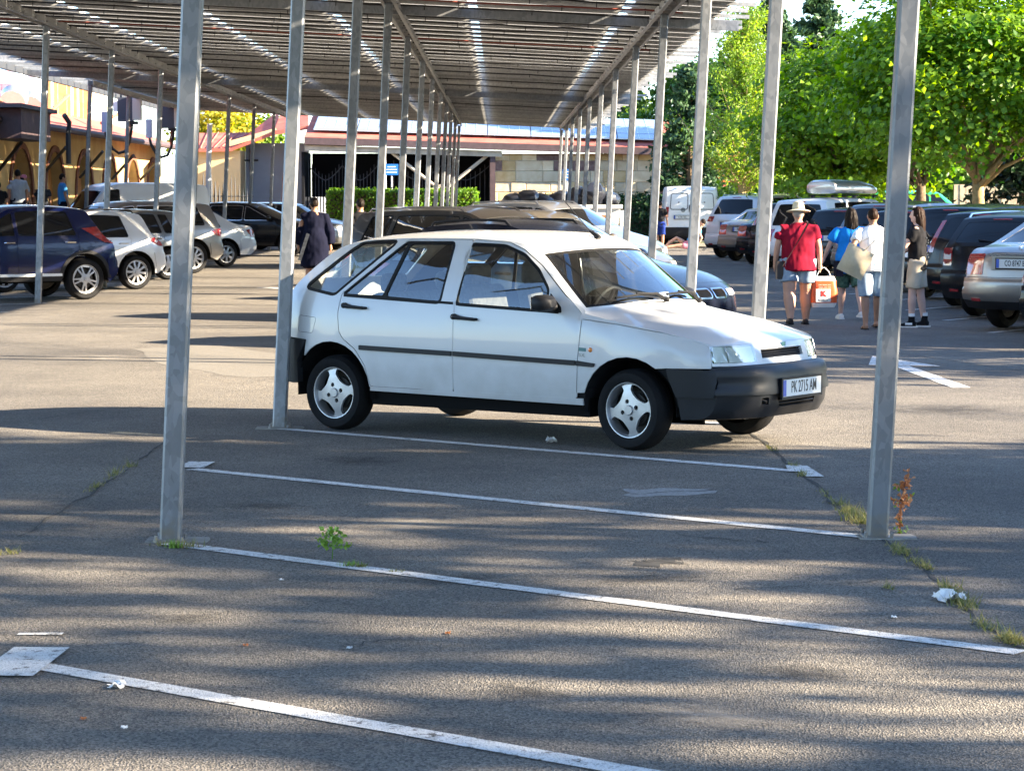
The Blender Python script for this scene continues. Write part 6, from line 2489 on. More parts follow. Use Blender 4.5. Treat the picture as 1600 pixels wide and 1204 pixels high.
# withered plant by the near right post
c = gp(1406, 834)
wp_ = empty("withered_plant", (c.x, c.y, 0))
tag(wp_, "tall withered brown weed with a few green leaves beside the near right post", "weed")
st = MB()
st.tube([(0, 0, 0), (-.003, 0, .09), (.012, 0, .17), (.02, 0, .24), (.045, 0, .335)], [.006, .005, .004, .003, .001], 5)
obj("stem", st, "leaf_dry", wp_)
P, N = [], []
for z, w_, n in ((.05, .006, 10), (.09, .008, 14), (.155, .022, 22), (.175, .024, 18), (.235, .024, 24), (.265, .018, 16), (.30, .008, 7)):
    x = np.interp(z, [0, .09, .17, .24, .335], [0, -.003, .012, .02, .045])
    P.append(np.array([x, 0, z]) + rng.normal(size=(n, 3)) * np.array([w_, w_, .014]))
    N.append(rng.normal(size=(n, 3)) + np.array([0, -.4, .2]))
link("dry_leaves", leaves("dry_leaves", np.concatenate(P), np.concatenate(N), .030, .6, rng, droop=1.0, fold=.3), "leaf_dry", wp_, smooth=0)
P, N = [], []
for x, z, n in ((-.012, .06, 6), (-.01, .015, 14), (.045, .19, 10), (-.012, .24, 8), (.02, .02, 8), (-.02, .15, 4)):
    P.append(np.array([x, 0, z]) + rng.normal(size=(n, 3)) * np.array([.010, .012, .014]))
    N.append(rng.normal(size=(n, 3)) + np.array([0, -.3, .5]))
link("green_leaves", leaves("green_leaves", np.concatenate(P), np.concatenate(N), .022, .6, rng), "leaf_weed", wp_, smooth=0)
# small weed sprigs by the sapling
tuft("grass_tuft", "low spreading weed beside the sapling on the painted line", gp(553, 885), 60, .028, (.03, .012), "leaf_weed", 3)
tuft("grass_tuft", "green weed tuft at the foot of the near left post", gp(272, 856), 70, .04, (.02, .012), "leaf_weed", 4)
tuft("grass_tuft", "dense grass tuft left of the near right post", gp(1336, 812), 60, .065, (.035, .03), "leaf_grass", 6)

# litter
def crumple(c, s, seed, m, label, flat=.5, name="litter"):
    q = MB()
    n = 9
    V, F = [], []
    for i in range(n):
        for j in range(n):
            u, v = i / (n - 1) - .5, j / (n - 1) - .5
            p = Vector((u * s[0], v * s[1], 0))
            z = (noise.noise(Vector((u * 3.1 + seed, v * 3.1, seed))) + .5 * noise.noise(Vector((u * 8 + seed, v * 8, 3)))) * s[2]
            p += Vector((noise.noise(Vector((u * 4, v * 4, seed + 9))), noise.noise(Vector((u * 4, v * 4, seed + 19))), 0)) * s[0] * .35
            V.append((p.x, p.y, max(.004, z + s[2] * .55)))
    F = [(i * n + j, i * n + j + 1, (i + 1) * n + j + 1, (i + 1) * n + j) for i in range(n - 1) for j in range(n - 1)]
    q.add(V, F)
    return tag(obj(name, q, m, None, (c.x, c.y, 0), smooth=25), label, "litter")


crumple(gp(1484, 938), (.11, .16, .045), 2.0, "bag_white", "crumpled white plastic scrap beside the cracked joint")
crumple(gp(182, 1074), (.05, .07, .02), 5.0, "bag_white", "small white paper scrap lying on the nearest painted line")
crumple(gp(862, 693), (.07, .10, .05), 7.0, "bag_white", "tiny white scrap on the line beside the hatchback")
for k, (px, py) in enumerate(((384, 1009), (546, 1013), (1397, 965), (130, 1124), (194, 1138), (440, 907), (700, 990), (1010, 700))):
    crumple(gp(px, py), (.020, .030, .010), 11.0 + k, "bag_white" if k % 3 else "leaf_dry", "pale fleck of litter on the tarmac, " + ("left of the middle", "centre front", "right of the plastic scrap's near side", "far left front", "left front", "near the second line", "middle front", "by the hatchback's front wheel")[k])
# two overhead wires outside the frame; their shadows cross the sunny tarmac
for k, o_ in enumerate((0, .55)):
    P = []
    for t in np.linspace(0, 1, 13):
        P.append((40 - 58 * t + o_, 0.5 + 56.3 * t, 9.4 - 4 * .5 * t * (1 - t)))
    tag(obj("overhead_wire", MB().tube(P, .016, 5), "cable_black"), ("overhead wire high above the car park, nearer of the pair", "overhead wire high above the car park, farther of the pair")[k], "wire", "overhead wires")

# ------------------------------------------------------------------ parked cars
hero_car()
GA, GL, GR_ = "cars parked under the canopy behind the hatchback", "cars parked nose-in along the left row", "cars parked along the right-hand row"
ya_ = -0.66
# behind the white hatchback
make_car("dark estate car with black roof rails and chrome-ringed grille directly behind the hatchback", "car", GA, (.55, 27.9), -.62, "dark_blue_paint", L=4.40, W=1.82, H=1.43, wb=2.72, fo=.80,
         hz=.72, cz=.97, belt=.94, wsb=.85, wst=.10, re=-1.20, gb=-1.80, R=.33, rr=.235, style='s10', rails="plastic_black", front='kidney', glass="glass_tint", chrome_line=True, xb=-.15, txt="")
make_car("brown people carrier with rounded roof behind the dark estate", "car", GA, (-.08, 33.9), -.60, "brown_paint", L=4.55, W=1.85, H=1.55, wb=2.75, fo=.86,
         hz=.80, cz=1.05, belt=1.00, wsb=1.02, wst=.15, re=-1.75, gb=-2.02, R=.34, rr=.225, style='s5', rails="chrome", glass="glass_tint", xb=-.05, txt="")
make_car("bronze estate with a pale windscreen between the brown carrier and the pale car", "car", GA, (.75, 40.1), -.62, "taupe_paint", L=4.5, W=1.8, H=1.49, wb=2.7, fo=.85,
         wsb=.90, wst=.12, re=-1.7, gb=-1.98, R=.32, rr=.215, glass="glass_tint", txt="")
make_car("pale silver people carrier with a blue-lit windscreen before the refuse sacks", "car", GA, (1.05, 46.4), -.62, "silver_paint", L=4.4, W=1.83, H=1.62, wb=2.7, fo=.82,
         hz=.82, cz=1.06, belt=1.0, wsb=1.05, wst=.20, re=-1.6, gb=-1.85, R=.32, rr=.215, rails="silver_paint", glass="glass_tint", txt="")


# left row: noses point left and towards the viewer
def left_car(wheel_px, Y, label, paint, **k):
    wb, W = k.get("wb", 2.6), k.get("W", 1.78)
    yaw = pi + radians(k.pop("ang", 36))
    rx = (wheel_px - 783) / FPX * Y
    lx, ly = -wb / 2, W / 2 - .115
    cx = rx - (cos(yaw) * lx - sin(yaw) * ly)
    cy = Y - (sin(yaw) * lx + cos(yaw) * ly)
    return make_car(label, "car", GL, (cx, cy), yaw, paint, **k)


left_car(131, 41.0, "navy crossover with black arches at the left edge of the picture", "navy_paint", L=4.13, W=1.79, H=1.57, wb=2.53, fo=.85, hz=.86, cz=1.06, belt=1.04,
         wsb=.92, wst=.10, re=-1.30, gb=-1.62, tz=1.06, R=.345, rr=.243, style='s5d', cladding=True, sill_strip="sign_white", third=False, tail=(12.6, 13.9), tailt=(.80, .99), tailwrap=.30, bumper_trim="navy_paint", lowbumper="plastic_black", txt="")
left_car(211, 45.6, "white compact hatchback with ten-spoke wheels beside the navy crossover", "pearl_paint", L=4.25, W=1.80, H=1.47, wb=2.63, fo=.86, wsb=.86, wst=.12, re=-1.42, gb=-1.68,
         R=.318, rr=.228, style='s10', rails="plastic_black", third=False, tail=(13.2, 14.3), tailt=(.62, .99), tailwrap=.20, txt="")
left_car(262, 51.0, "dark grey hatchback half hidden between the white and the champagne car", "grey_paint", L=4.2, W=1.78, H=1.46, wb=2.6, R=.315, rr=.215, style='s5', txt="")
left_car(301, 55.4, "champagne-silver estate with red lamps behind the near left post", "beige_silver_paint", L=4.6, W=1.9, H=1.62, wb=2.8, fo=.88, hz=.84, cz=1.08, belt=1.05, R=.355, rr=.25, style='s10',
         tail=(13.05, 14.1), tailt=(.6, .99), tailwrap=.28, chrome_line=True, txt="")
left_car(352, 60.6, "pale silver saloon beyond the champagne estate", "pearl_paint", L=4.5, W=1.78, H=1.45, wb=2.65, deck=1.04, re=-1.0, gb=-1.62, R=.315, rr=.215, style='s7', tail=(14.15, 14.85), tailt=(.6, .99), txt="")
make_car("black five-door with chrome window line standing across the far left aisle", "car", GL, (wx(392, 71.5), 72.2), -.20, "black_paint", L=4.5, W=1.83, H=1.58, wb=2.66, fo=.90, hz=.84, cz=1.06, belt=1.02,
         wsb=1.0, wst=.15, re=-1.55, gb=-1.85, R=.345, rr=.25, style='s9', chrome_line=True, txt="", tail=(13.1, 14.2))
make_car("blue-grey car roof showing past the black car on the far left", "car", GL, (wx(448, 80), 80.0), -.35, "grey_paint", L=4.4, W=1.8, H=1.56, wb=2.65, fo=.88, hz=.84, cz=1.05, belt=1.02, R=.33, rr=.225, txt="")


# right row: tails to the lane
def right_car(px, Y, label, paint, **k):
    """px, Y: middle of the tail at bumper height"""
    yaw = radians(k.pop("ang", 52))
    wb, fo, L = k.get("wb", 2.6), k.get("fo", .85), k.get("L", 4.2)
    xR = wb / 2 + fo - L
    tx = (px - 783) / FPX * Y
    return make_car(label, "car", GR_, (tx - cos(yaw) * xR, Y - sin(yaw) * xR), yaw, paint, **k)


right_car(1694, 27.6, "black people carrier cut off by the right picture edge", "black_paint", L=4.5, W=1.85, H=1.65, wb=2.75, hz=.85, cz=1.06, belt=1.02, re=-1.75, gb=-1.95, R=.33, rr=.225, tail=(12.5, 14.9), tailt=(.84, .99), tailwrap=.12, tailsplit=(.45, .62), txt="")
right_car(1584, 30.75, "silver-grey saloon with a round star emblem at the right picture edge", "beige_silver_paint", ang=48, L=4.65, W=1.77, H=1.45, wb=2.76, fo=.82, deck=1.08, re=-1.02, gb=-1.72, belt=.95, R=.33, rr=.225,
          tail=(14.12, 14.92), tailt=(.63, .99), tailwrap=.30, txt="CO 8747 BA", rear_plate_z=.86, badge='star', third=False)
right_car(1548, 33.9, "black estate with silver roof rails next to the silver-grey saloon", "black_paint_dusty", L=4.75, W=1.80, H=1.48, wb=2.75, fo=.88, re=-2.0, gb=-2.42, tz=1.02, R=.33, rr=.225, style='s7', rails="chrome",
          tail=(13.25, 14.7), tailt=(.80, .99), tailwrap=.10, tailsplit=(.35, .68), txt="B 3104 KT", rear_plate_z=.87)
right_car(1515, 37.1, "black estate with tall red pillar lamps beside the long-haired person", "black_paint", L=4.7, W=1.80, H=1.52, wb=2.75, re=-1.95, gb=-2.30, tz=1.04, R=.33, rr=.225, tail=(12.1, 14.2), tailt=(.88, .995), tailwrap=.07, txt="")
right_car(1470, 40.4, "black car with green reflections behind the long-haired person", "black_paint", L=4.4, W=1.80, H=1.58, wb=2.65, hz=.82, cz=1.04, belt=1.0, R=.33, rr=.225, txt="")
right_car(1400, 44.0, "dark car hidden behind the walkers and the near right post", "black_paint", L=4.4, W=1.8, H=1.52, wb=2.65, R=.33, rr=.22, txt="")
right_car(1352, 47.6, "dark grey crossover behind the walker in blue", "grey_paint", L=4.5, W=1.85, H=1.62, wb=2.7, hz=.84, cz=1.06, belt=1.03, re=-1.6, gb=-1.95, tz=1.08, R=.35, rr=.24, tail=(13.1, 13.6), tailt=(.35, .99), txt="")
right_car(1300, 51.6, "dark car between the grey crossover and the white roof-box car", "black_paint", L=4.4, W=1.8, H=1.50, wb=2.65, R=.33, rr=.22, txt="")
right_car(1234, 55.4, "white off-roader with a roof box behind the hat wearer", "pearl_paint", L=4.7, W=1.88, H=1.70, wb=2.8, hz=.90, cz=1.12, belt=1.06, R=.36, rr=.24, txt="", roofbox=True, re=-1.9, gb=-2.1)
right_car(1211, 58.7, "black off-roader with a chrome plate strip left of the hat wearer", "black_paint", L=4.65, W=1.86, H=1.62, wb=2.75, hz=.86, cz=1.08, belt=1.05, re=-1.8, gb=-2.15, tz=1.10, R=.36, rr=.24, tail=(12.2, 13.5), tailt=(.86, .99), tailwrap=.12, txt="CH 7162 PA", rear_plate_z=.92, badge='bar')
right_car(1188, 62.0, "black saloon with red lamps half behind the second right post", "black_paint", L=4.5, W=1.80, H=1.46, wb=2.7, deck=1.08, re=-1.0, gb=-1.65, R=.33, rr=.225, tail=(14.1, 14.9), tailt=(.62, .99), tailwrap=.25, txt="", third=False)
right_car(1157, 65.4, "champagne saloon between the white off-roader and the black saloon", "beige_silver_paint", L=4.6, W=1.80, H=1.45, wb=2.75, deck=1.08, re=-1.0, gb=-1.70, R=.33, rr=.225, tail=(14.1, 14.92), tailt=(.66, .99), tailwrap=.28, txt="BV 0813 CA", rear_plate_z=.86, third=False, badge='bar')
right_car(1137, 69.0, "white off-roader with a dark lower bumper, farthest of the right row", "pearl_paint", L=4.8, W=1.91, H=1.80, wb=2.9, fo=.90, hz=.95, cz=1.18, belt=1.12, re=-1.85, gb=-2.20, tz=1.16, R=.38, rr=.25, style='s5', rails="chrome",
          tail=(13.1, 13.9), tailt=(.72, .99), tailwrap=.20, txt="", rear_plate_z=.95, lowbumper="plastic_black", bumper_trim="pearl_paint")
make_car("green car standing beyond the catalpas at the right", "car", None, (wx(1450, 76), 76.5), .10, "green_paint", L=4.6, W=1.85, H=1.92, wb=2.66, hz=1.05, cz=1.28, belt=1.24, R=.35, rr=.24, style='s5', glass="glass_dark", txt="")


# panel vans
def panel_van(label, loc, yaw, L, W, H, wb, detail):
    a = wb / 2
    root = empty("panel_van", (loc[0], loc[1], 0), (0, 0, yaw))
    tag(root, label, "van")
    xF, xR = a + .85, a + .85 - L
    h = H - .05
    hood = .45 * H + .1
    N = [(xF - .35, .28, .30, 0), (xF - .18, .32, .18, 0), (xF - .16, .60, .16, 0), (xF - .18, hood - .12, .14, 0), (xF - .32, hood, .12, .02), (xF - .72, hood + .16, .08, .03),
         (xF - .80, hood + .20, .10, .03), (xF - 1.35, h - .10, .10, .03), (xF - 1.65, h, .02, .04), (0, h + .02, 0, .04), (xR + .20, h, 0, .03), (xR + .09, h - .08, -.05, .01),
         (xR + .05, h - .5, -.05, 0), (xR + .02, .62, -.04, 0), (xR + .02, .40, -.04, 0), (xR + .1, .32, -.05, 0)]
    S = Shape(N, W / 2, a + .1, .12, -a - .2, .03, H * .52, .10, zmid=.7, low=.02, p=3.2)
    R = .33
    ar = [(a, R, R + .07, .36), (-a, R, R + .07, .36)]
    b = MB()
    fwn = rnd([(xF - 1.75, H * .56), (xF - 1.02, H * .56), (xF - 1.42, h - .16), (xF - 1.72, h - .14)], .05)
    for sg in (-1, 1):
        sheet(b, S.side(sg), side_outline(S, ar, .36, .36), [grow(fwn, .012)], cell=.2, edge=.1, flip=sg > 0, rim=.012)
        window_set(root, S, sg, [fwn], "glass_dark", ["cab_window"], None)
        t = MB().tube([(xF - 1.05, sg * (W / 2 - .04), H * .55), (xF - 1.05, sg * (W / 2 + .16), H * .58)], .03, 6).box((xF - 1.03, sg * (W / 2 + .14), H * .62), (.10, .18, .28))
        obj("door_mirror", t, "plastic_black", root, smooth=0)
    ws = S.strip(6.1, 6.92, -.9, .9)
    sheet(b, S.band(), S.strip(3, 7.2), [ws], cell=.2, edge=.1, flip=True)
    band_grid(b, S, 7.2, 11.0, n=12, step=.3)
    obj("body", b, "white_paint_van", root, smooth=32)
    g = MB()
    sheet(g, S.band(-.004), ws, cell=.2, flip=True)
    obj("windscreen", g, "glass_dark", root)
    fb = MB()
    band_grid(fb, S, 0, 3, n=10, off=.02, rim=.03)
    obj("front_bumper", fb, "plastic_black", root)
    d0, d1 = S.arc_of(11.05), S.arc_of(13.0)
    for sg, t0, t1 in ((-1, -.995, -.006), (1, .006, .995)):
        q = MB()
        sheet(q, S.band(), [(d0, t0), (d0, t1), (d1, t1), (d1, t0)], cell=.15, edge=.1, flip=True, rim=.012)
        do = obj("rear_door", q, "white_paint_van", root, smooth=32)
        c, w_ = (t0 + t1) / 2, .33
        P = rnd([(d0 + .08, c - w_), (d0 + .08, c + w_), (d0 + .62, c + w_), (d0 + .62, c - w_)], .09, 5)
        q = MB()
        sheet(q, S.band(.006), grow(P, .012), [grow(P, -.012)], cell=.3, edge=.06, flip=True, rim=.004)
        obj("panel_seal", q, "rubber", do)
        f = S.band(.012)
        p_ = f(d0 + .38, c + .02)
        obj("knob", MB().ball(tuple(p_), .028, 8, 6), "badge_grey", do)
        obj("hinge", MB().box(tuple(f(d0 + .35, sg * .97)), (.03, .03, .10)), "white_paint_van", do, smooth=0)
        q = MB()
        sheet(q, S.band(.012), [(S.arc_of(12.15), sg * .93 - .055), (S.arc_of(12.15), sg * .93 + .055), (S.arc_of(12.55), sg * .93 + .055), (S.arc_of(12.55), sg * .93 - .055)], cell=.2, flip=True, rim=.01)
        obj("taillight", q, "lens_red", root)
    f = S.band(.012)
    hp = f(S.arc_of(12.22), .07)
    obj("door_handle", MB().box(tuple(hp), (.04, .09, .22)), "plastic_black", root, smooth=0)
    e = f(S.arc_of(12.3), -.0)
    em = MB().lathe([(.0, -.01), (.075, -.01), (.08, 0), (.075, .01)], 18)
    k = f(S.arc_of(12.28), .34)
    obj("emblem", em, "badge_grey", root, tuple(k), (0, 0, pi / 2))
    pz = f(S.arc_of(12.55), .38)
    plate(root, detail, (pz.x - .02, pz.y, pz.z), (0, 0, -pi / 2))
    rb_ = MB()
    band_grid(rb_, S, 13.0, 15, n=10, off=.03, rim=.05)
    obj("rear_bumper", rb_, "plastic_black", root)
    obj("underbody", MB().box(((xF + xR) / 2, 0, .40), (L - .5, W - .5, .3)), "under_black", root, smooth=0)
    wm = WHEELS.get(('s5', .33, .225)) or wheel_meshes('s5', .33, .225, .205)
    put_wheels(root, wm, a, -a, .33, W / 2 - .13)


panel_van("white panel van seen from behind beside the end of the dark hedge", (wx(1078, 86), 86.4), radians(88), 4.9, 2.0, 2.10, 2.9, "K 3417 BC")
panel_van("white panel van parked nose-left behind the white compact hatchback", (wx(190, 66), 66.4), radians(212), 4.4, 1.8, 2.10, 2.7, "")

# ------------------------------------------------------------------ people
def remesh(mb, voxel, smooth=2, wr=0.0, seed=0, vs=(7, 7, 4)):
    me = bpy.data.meshes.new("tmp")
    me.from_pydata(mb.v, [], mb.f)
    o = bpy.data.objects.new("tmp", me)
    COL.objects.link(o)
    md = o.modifiers.new("r", 'REMESH')
    md.mode, md.voxel_size = 'VOXEL', voxel
    bpy.context.view_layer.update()
    out = bpy.data.meshes.new_from_object(o.evaluated_get(bpy.context.evaluated_depsgraph_get()))
    bpy.data.objects.remove(o)
    bpy.data.meshes.remove(me)
    bm = bmesh.new()
    bm.from_mesh(out)
    for _ in range(smooth):
        bmesh.ops.smooth_vert(bm, verts=bm.verts, factor=.5, use_axis_x=True, use_axis_y=True, use_axis_z=True)
    if wr:
        bm.normal_update()
        off = Vector((seed * 3.7, seed * 1.3, 0))
        for v in bm.verts:
            p = Vector((v.co.x * vs[0], v.co.y * vs[1], v.co.z * vs[2]))
            v.co += v.normal * wr * (noise.noise(p + off) + .5 * noise.noise(p * 2.3 + off))
    bm.to_mesh(out)
    bm.free()
    out.shade_smooth()
    return out


def person(label, loc, heading, h=1.65, g=1.0, gl=1.0, skin="skin", pose=None, top=None, bottom=None, shoes="shoe", shoe_mat="leather_dark", hair=None, hairmat="hair_dark",
           hat=None, sleeve=.55, z=0.0, lean=0.0, top_len=.90, short=.55, head_turn=0.0, wide=1.0, lg=1.0):
    """standing or walking figure; local +y is the way it faces"""
    P = dict(la=8, lb=6, ra=-8, rb=10, ls=-6, le=12, rs=6, re=12, lab=9, rab=9)
    P.update(pose or {})
    s = h / 1.75
    root = empty("person", (loc[0], loc[1], z), (0, 0, heading))
    tag(root, label, "person")
    R = radians
    J = {}
    for sd_, sg in (("l", -1), ("r", 1)):
        hip = Vector((sg * .095 * gl, 0, .93))
        a, b = R(P[sd_ + "a"]), R(P[sd_ + "b"])
        kn = hip + Vector((sg * .012, sin(a), -cos(a))) * .44
        an = kn + Vector((0, sin(a - b), -cos(a - b))) * .41
        sh_ = Vector((sg * .185 * (1 + (g - 1) * .55), 0, 1.43))
        ab = R(P[sd_ + "ab"])
        sw, e = R(P[sd_ + "s"]), R(P[sd_ + "e"])
        el = sh_ + Vector((sg * sin(ab), sin(sw) * cos(ab), -cos(sw) * cos(ab))) * .29
        wr_ = el + Vector((sg * sin(ab) * .35 + sg * P.get(sd_ + "in", 0), sin(sw + e), -cos(sw + e))).normalized() * .25
        J[sd_] = (hip, kn, an, sh_, el, wr_)
    dz = -min(J["l"][2].z, J["r"][2].z) + .075
    up = Vector((0, 0, dz))
    for k in J:
        J[k] = tuple(p + up for p in J[k])
    ly = sin(R(lean))

    def T(z_):
        return ly * max(0, z_ - .95)
    b = MB()
    tz = dz
    tor = [(0, T(.88), .86 + tz, .135 * gl, .095 * gl), (0, T(.95), .95 + tz, .158 * gl, .112 * gl), (0, T(1.06), 1.08 + tz, .135 * g, .098 * g), (0, T(1.2), 1.22 + tz, .152 * g, .112 * g), (0, T(1.33), 1.34 + tz, .165 * g, .108 * (1 + (g - 1) * .6)),
           (0, T(1.43), 1.43 + tz, .168 * (1 + (g - 1) * .5), .085), (0, T(1.48), 1.485 + tz, .10, .066), (0, T(1.52), 1.52 + tz, .058, .058)]
    b.rings(tor, 18)
    hy = T(1.62)
    b.tube([(0, hy - .008, 1.47 + tz), (0, hy, 1.56 + tz)], [.058, .054], 12)
    ht = Matrix.Rotation(R(head_turn), 3, 'Z')
    hc = Vector((0, hy + .012, 1.635 + tz))

    def H(x, y, z_):
        return tuple(hc + ht @ Vector((x, y, z_)))
    hd = MB().ball((0, 0, 0), (.075, .095, .115), 18, 14)
    hd.ball((0, .030, -.062), (.052, .060, .052), 12, 8)
    hd.tube([(0, .088, .018), (0, .112, -.018), (0, .092, -.026)], [.009, .014, .010], 6)
    for sg in (-1, 1):
        hd.ball((sg * .077, -.008, -.005), (.012, .020, .032), 8, 6)
    b.add([H(*v) for v in hd.v], hd.f)
    for sd_, sg in (("l", -1), ("r", 1)):
        hip, kn, an, sh_, el, wr_ = J[sd_]
        b.tube([hip + Vector((0, 0, .04)), hip.lerp(kn, .35), kn.lerp(hip, .12), kn, kn.lerp(an, .28), kn.lerp(an, .75), an], [.088 * gl, .082 * gl, .060 * gl * lg, .055 * gl * lg, .058 * gl * lg, .040 * gl * lg, .036 * gl], 12)
        b.tube([an + Vector((0, -.055, -.035)), an + Vector((0, 0, -.03)), an + Vector((sg * .008, .09, -.048)), an + Vector((sg * .012, .165, -.058))], [(.034, .034), (.038, .042), (.042, .026), (.030, .014)], 10)
        sh2 = sh_ + Vector((0, T(1.43), 0))
        el2, wr2 = el + Vector((0, T(1.43), 0)), wr_ + Vector((0, T(1.43), 0))
        ga = 1 + (g - 1) * .55
        b.tube([sh2 + Vector((-sg * .05, 0, .0)), sh2, sh2.lerp(el2, .4), el2, el2.lerp(wr2, .35), wr2], [.046, .048, .046 * ga, .038 * ga, .037 * ga, .026 * ga], 10)
        d = (wr2 - el2).normalized()
        fwd = Vector((0, 1, 0))
        fwd = (fwd - d * fwd.dot(d)).normalized()
        sdv = d.cross(fwd)
        pm = wr2 + d * .05
        b.tube([wr2 - d * .01, wr2 + d * .03, wr2 + d * .075, wr2 + d * .09], [(.022, .022), (.024, .034), (.022, .038), (.014, .034)], 10)
        for k, (o_, L) in enumerate(((.030, .068), (.011, .078), (-.009, .072), (-.028, .056))):
            r0 = wr2 + d * .082 + fwd * o_
            cu = -sdv * sg * .0
            b.tube([r0, r0 + d * L * .55 + fwd * .004 * k, r0 + d * L * .85 + sdv * (-sg) * .016], [.0095, .0088, .0075], 6)
        r0 = wr2 + d * .028 + fwd * .026
        b.tube([r0, r0 + fwd * .026 + d * .022, r0 + fwd * .030 + d * .058], [.012, .0105, .009], 6)
        J[sd_] = (hip, kn, an, sh2, el2, wr2)
        J[sd_ + "hand"] = wr2 + d * .10
    me = remesh(b, .0115, 2)
    body = link("body", me, skin, root, smooth=0)
    body.data.shade_smooth()
    if top:
        t = MB()
        z0 = top_len
        rr_ = [(0, T(z0), z0 + tz, .172 * gl * wide + (g - 1) * .08, .130 * gl * wide + (g - 1) * .09), (0, T(1.02), 1.02 + tz, .168 * g * wide, .124 * g * wide), (0, T(1.2), 1.20 + tz, .172 * g, .130 * g), (0, T(1.33), 1.335 + tz, .182 * g, .124 * (1 + (g - 1) * .6)),
               (0, T(1.42), 1.425 + tz, .186 * (1 + (g - 1) * .5), .100), (0, T(1.48), 1.482 + tz, .118, .080), (0, T(1.5), 1.502 + tz, .076, .072)]
        t.rings(rr_, 20)
        for sd_, sg in (("l", -1), ("r", 1)):
            hip, kn, an, sh2, el2, wr2 = J[sd_]
            e = sh2.lerp(el2, min(1, sleeve / .55 * .62)) if sleeve < .9 else el2.lerp(wr2, .85)
            ga = 1 + (g - 1) * .5
            path = [sh2 + Vector((-sg * .075, 0, -.018)), sh2 + Vector((0, 0, -.014)), sh2.lerp(e, .5), e] if sleeve < .9 else [sh2 + Vector((-sg * .07, 0, 0)), sh2, el2, e]
            t.tube(path, [.060 * ga, .064 * ga, .068 * ga * wide, .070 * ga * wide], 12)
        link("shirt", remesh(t, .014, 2, .017, h * 10 + g), top, root, smooth=0).data.shade_smooth()
    if bottom:
        t = MB()
        t.rings([(0, T(.9), .84 + tz, .155 * gl, .118 * gl), (0, T(.95), .95 + tz, .172 * gl, .128 * gl), (0, T(1.04), 1.04 + tz, .160 * max(gl, g * .95), .116 * max(gl, g * .95))], 18)
        for sd_, sg in (("l", -1), ("r", 1)):
            hip, kn, an = J[sd_][:3]
            e = hip.lerp(kn, min(1, short / .5)) if short <= .5 else kn.lerp(an, (short - .5) / .5)
            pt = [hip + Vector((0, 0, .05)), hip.lerp(e, .4), e] if short <= .5 else [hip + Vector((0, 0, .05)), hip.lerp(kn, .6), kn, e]
            w_ = .108 * gl
            t.tube(pt, [w_, w_ * .98, w_ * .98] if short <= .5 else [w_, w_ * .92, w_ * .84, w_ * .82], 14)
        link("shorts" if short < .8 else "trousers", remesh(t, .014, 2, .014, 3 + g), bottom, root, smooth=0).data.shade_smooth()
    if shoes:
        for sd_, sg in (("l", -1), ("r", 1)):
            an = J[sd_][2]
            t = MB()
            if shoes == "flipflop":
                t.prism([(an.x + x * 1.0, an.y + y) for x, y in ((-.036, -.08), (.036, -.08), (.045, .08), (.040, .17), (.0, .20), (-.040, .17), (-.045, .08))], an.z - .078, an.z - .062)
                t.tube([(an.x - .04, an.y + .03, an.z - .05), (an.x, an.y + .11, an.z - .025), (an.x + .04, an.y + .03, an.z - .05)], .007, 5)
                link("sandal", t.mesh("sandal"), shoe_mat, root)
            else:
                t.tube([an + Vector((0, -.068, -.035)), an + Vector((0, 0, -.025)), an + Vector((sg * .008, .09, -.042)), an + Vector((sg * .012, .185, -.052))], [(.040, .040), (.046, .050), (.050, .036), (.034, .022)], 12)
                if shoes == "hightop":
                    t.tube([an + Vector((0, 0, -.03)), an + Vector((0, -.005, .09))], [.050, .050], 12)
                so = link("shoe", remesh(t, .011, 1), shoe_mat, root, smooth=0)
                so.data.shade_smooth()
                sl = MB().prism([(an.x + x, an.y + y) for x, y in ((-.040, -.09), (.040, -.09), (.050, .08), (.045, .17), (.0, .215), (-.045, .17), (-.050, .08))], an.z - .079, an.z - .056)
                link("sole", sl.mesh("sole"), "sole_white" if shoe_mat in ("cloth_black", "sole_white", "cloth_white") else "rubber", so, smooth=0)
                if shoes == "hightop":
                    st = MB().box((an.x, an.y + .15, an.z - .045), (.07, .09, .03)).box((an.x + sg * .052, an.y + .03, an.z - .02), (.006, .10, .03)).tube([(an.x, an.y - .005, an.z + .085), (an.x, an.y - .005, an.z + .13)], .047, 10)
                    link("sock", st.mesh("sock"), "cloth_white", so, smooth=0)
    if hair:
        t = MB()
        if hair == "short":
            t.ball((0, -.012, .018), (.081, .098, .108), 16, 12)
        elif hair == "buzz":
            t.ball((0, -.010, .015), (.078, .096, .108), 16, 12)
        elif hair == "long":
            t.ball((0, -.012, .020), (.086, .103, .112), 16, 12)
            t.rings([(0, -.060, -.40, .085, .035), (0, -.062, -.30, .105, .050), (0, -.055, -.15, .105, .070), (0, -.035, -.02, .095, .085), (0, -.015, .06, .075, .08)], 16)
        elif hair == "bob":
            t.ball((0, -.012, .020), (.088, .105, .114), 16, 12)
            t.rings([(0, -.045, -.27, .100, .055), (0, -.045, -.16, .118, .080), (0, -.03, -.03, .104, .095), (0, -.015, .06, .08, .085)], 16)
        # keep the face clear
        t.v = [tuple(Vector(v)) for v in t.v]
        mm = MB()
        mm.v = [H(v[0], min(v[1], .058 if v[2] < .055 else .2), v[2]) for v in t.v]
        mm.f = t.f
        link("hair", remesh(mm, .011, 1, .008 if hair in ("long", "bob") else .003, 5, (40, 40, 6)), hairmat, root, smooth=0).data.shade_smooth()
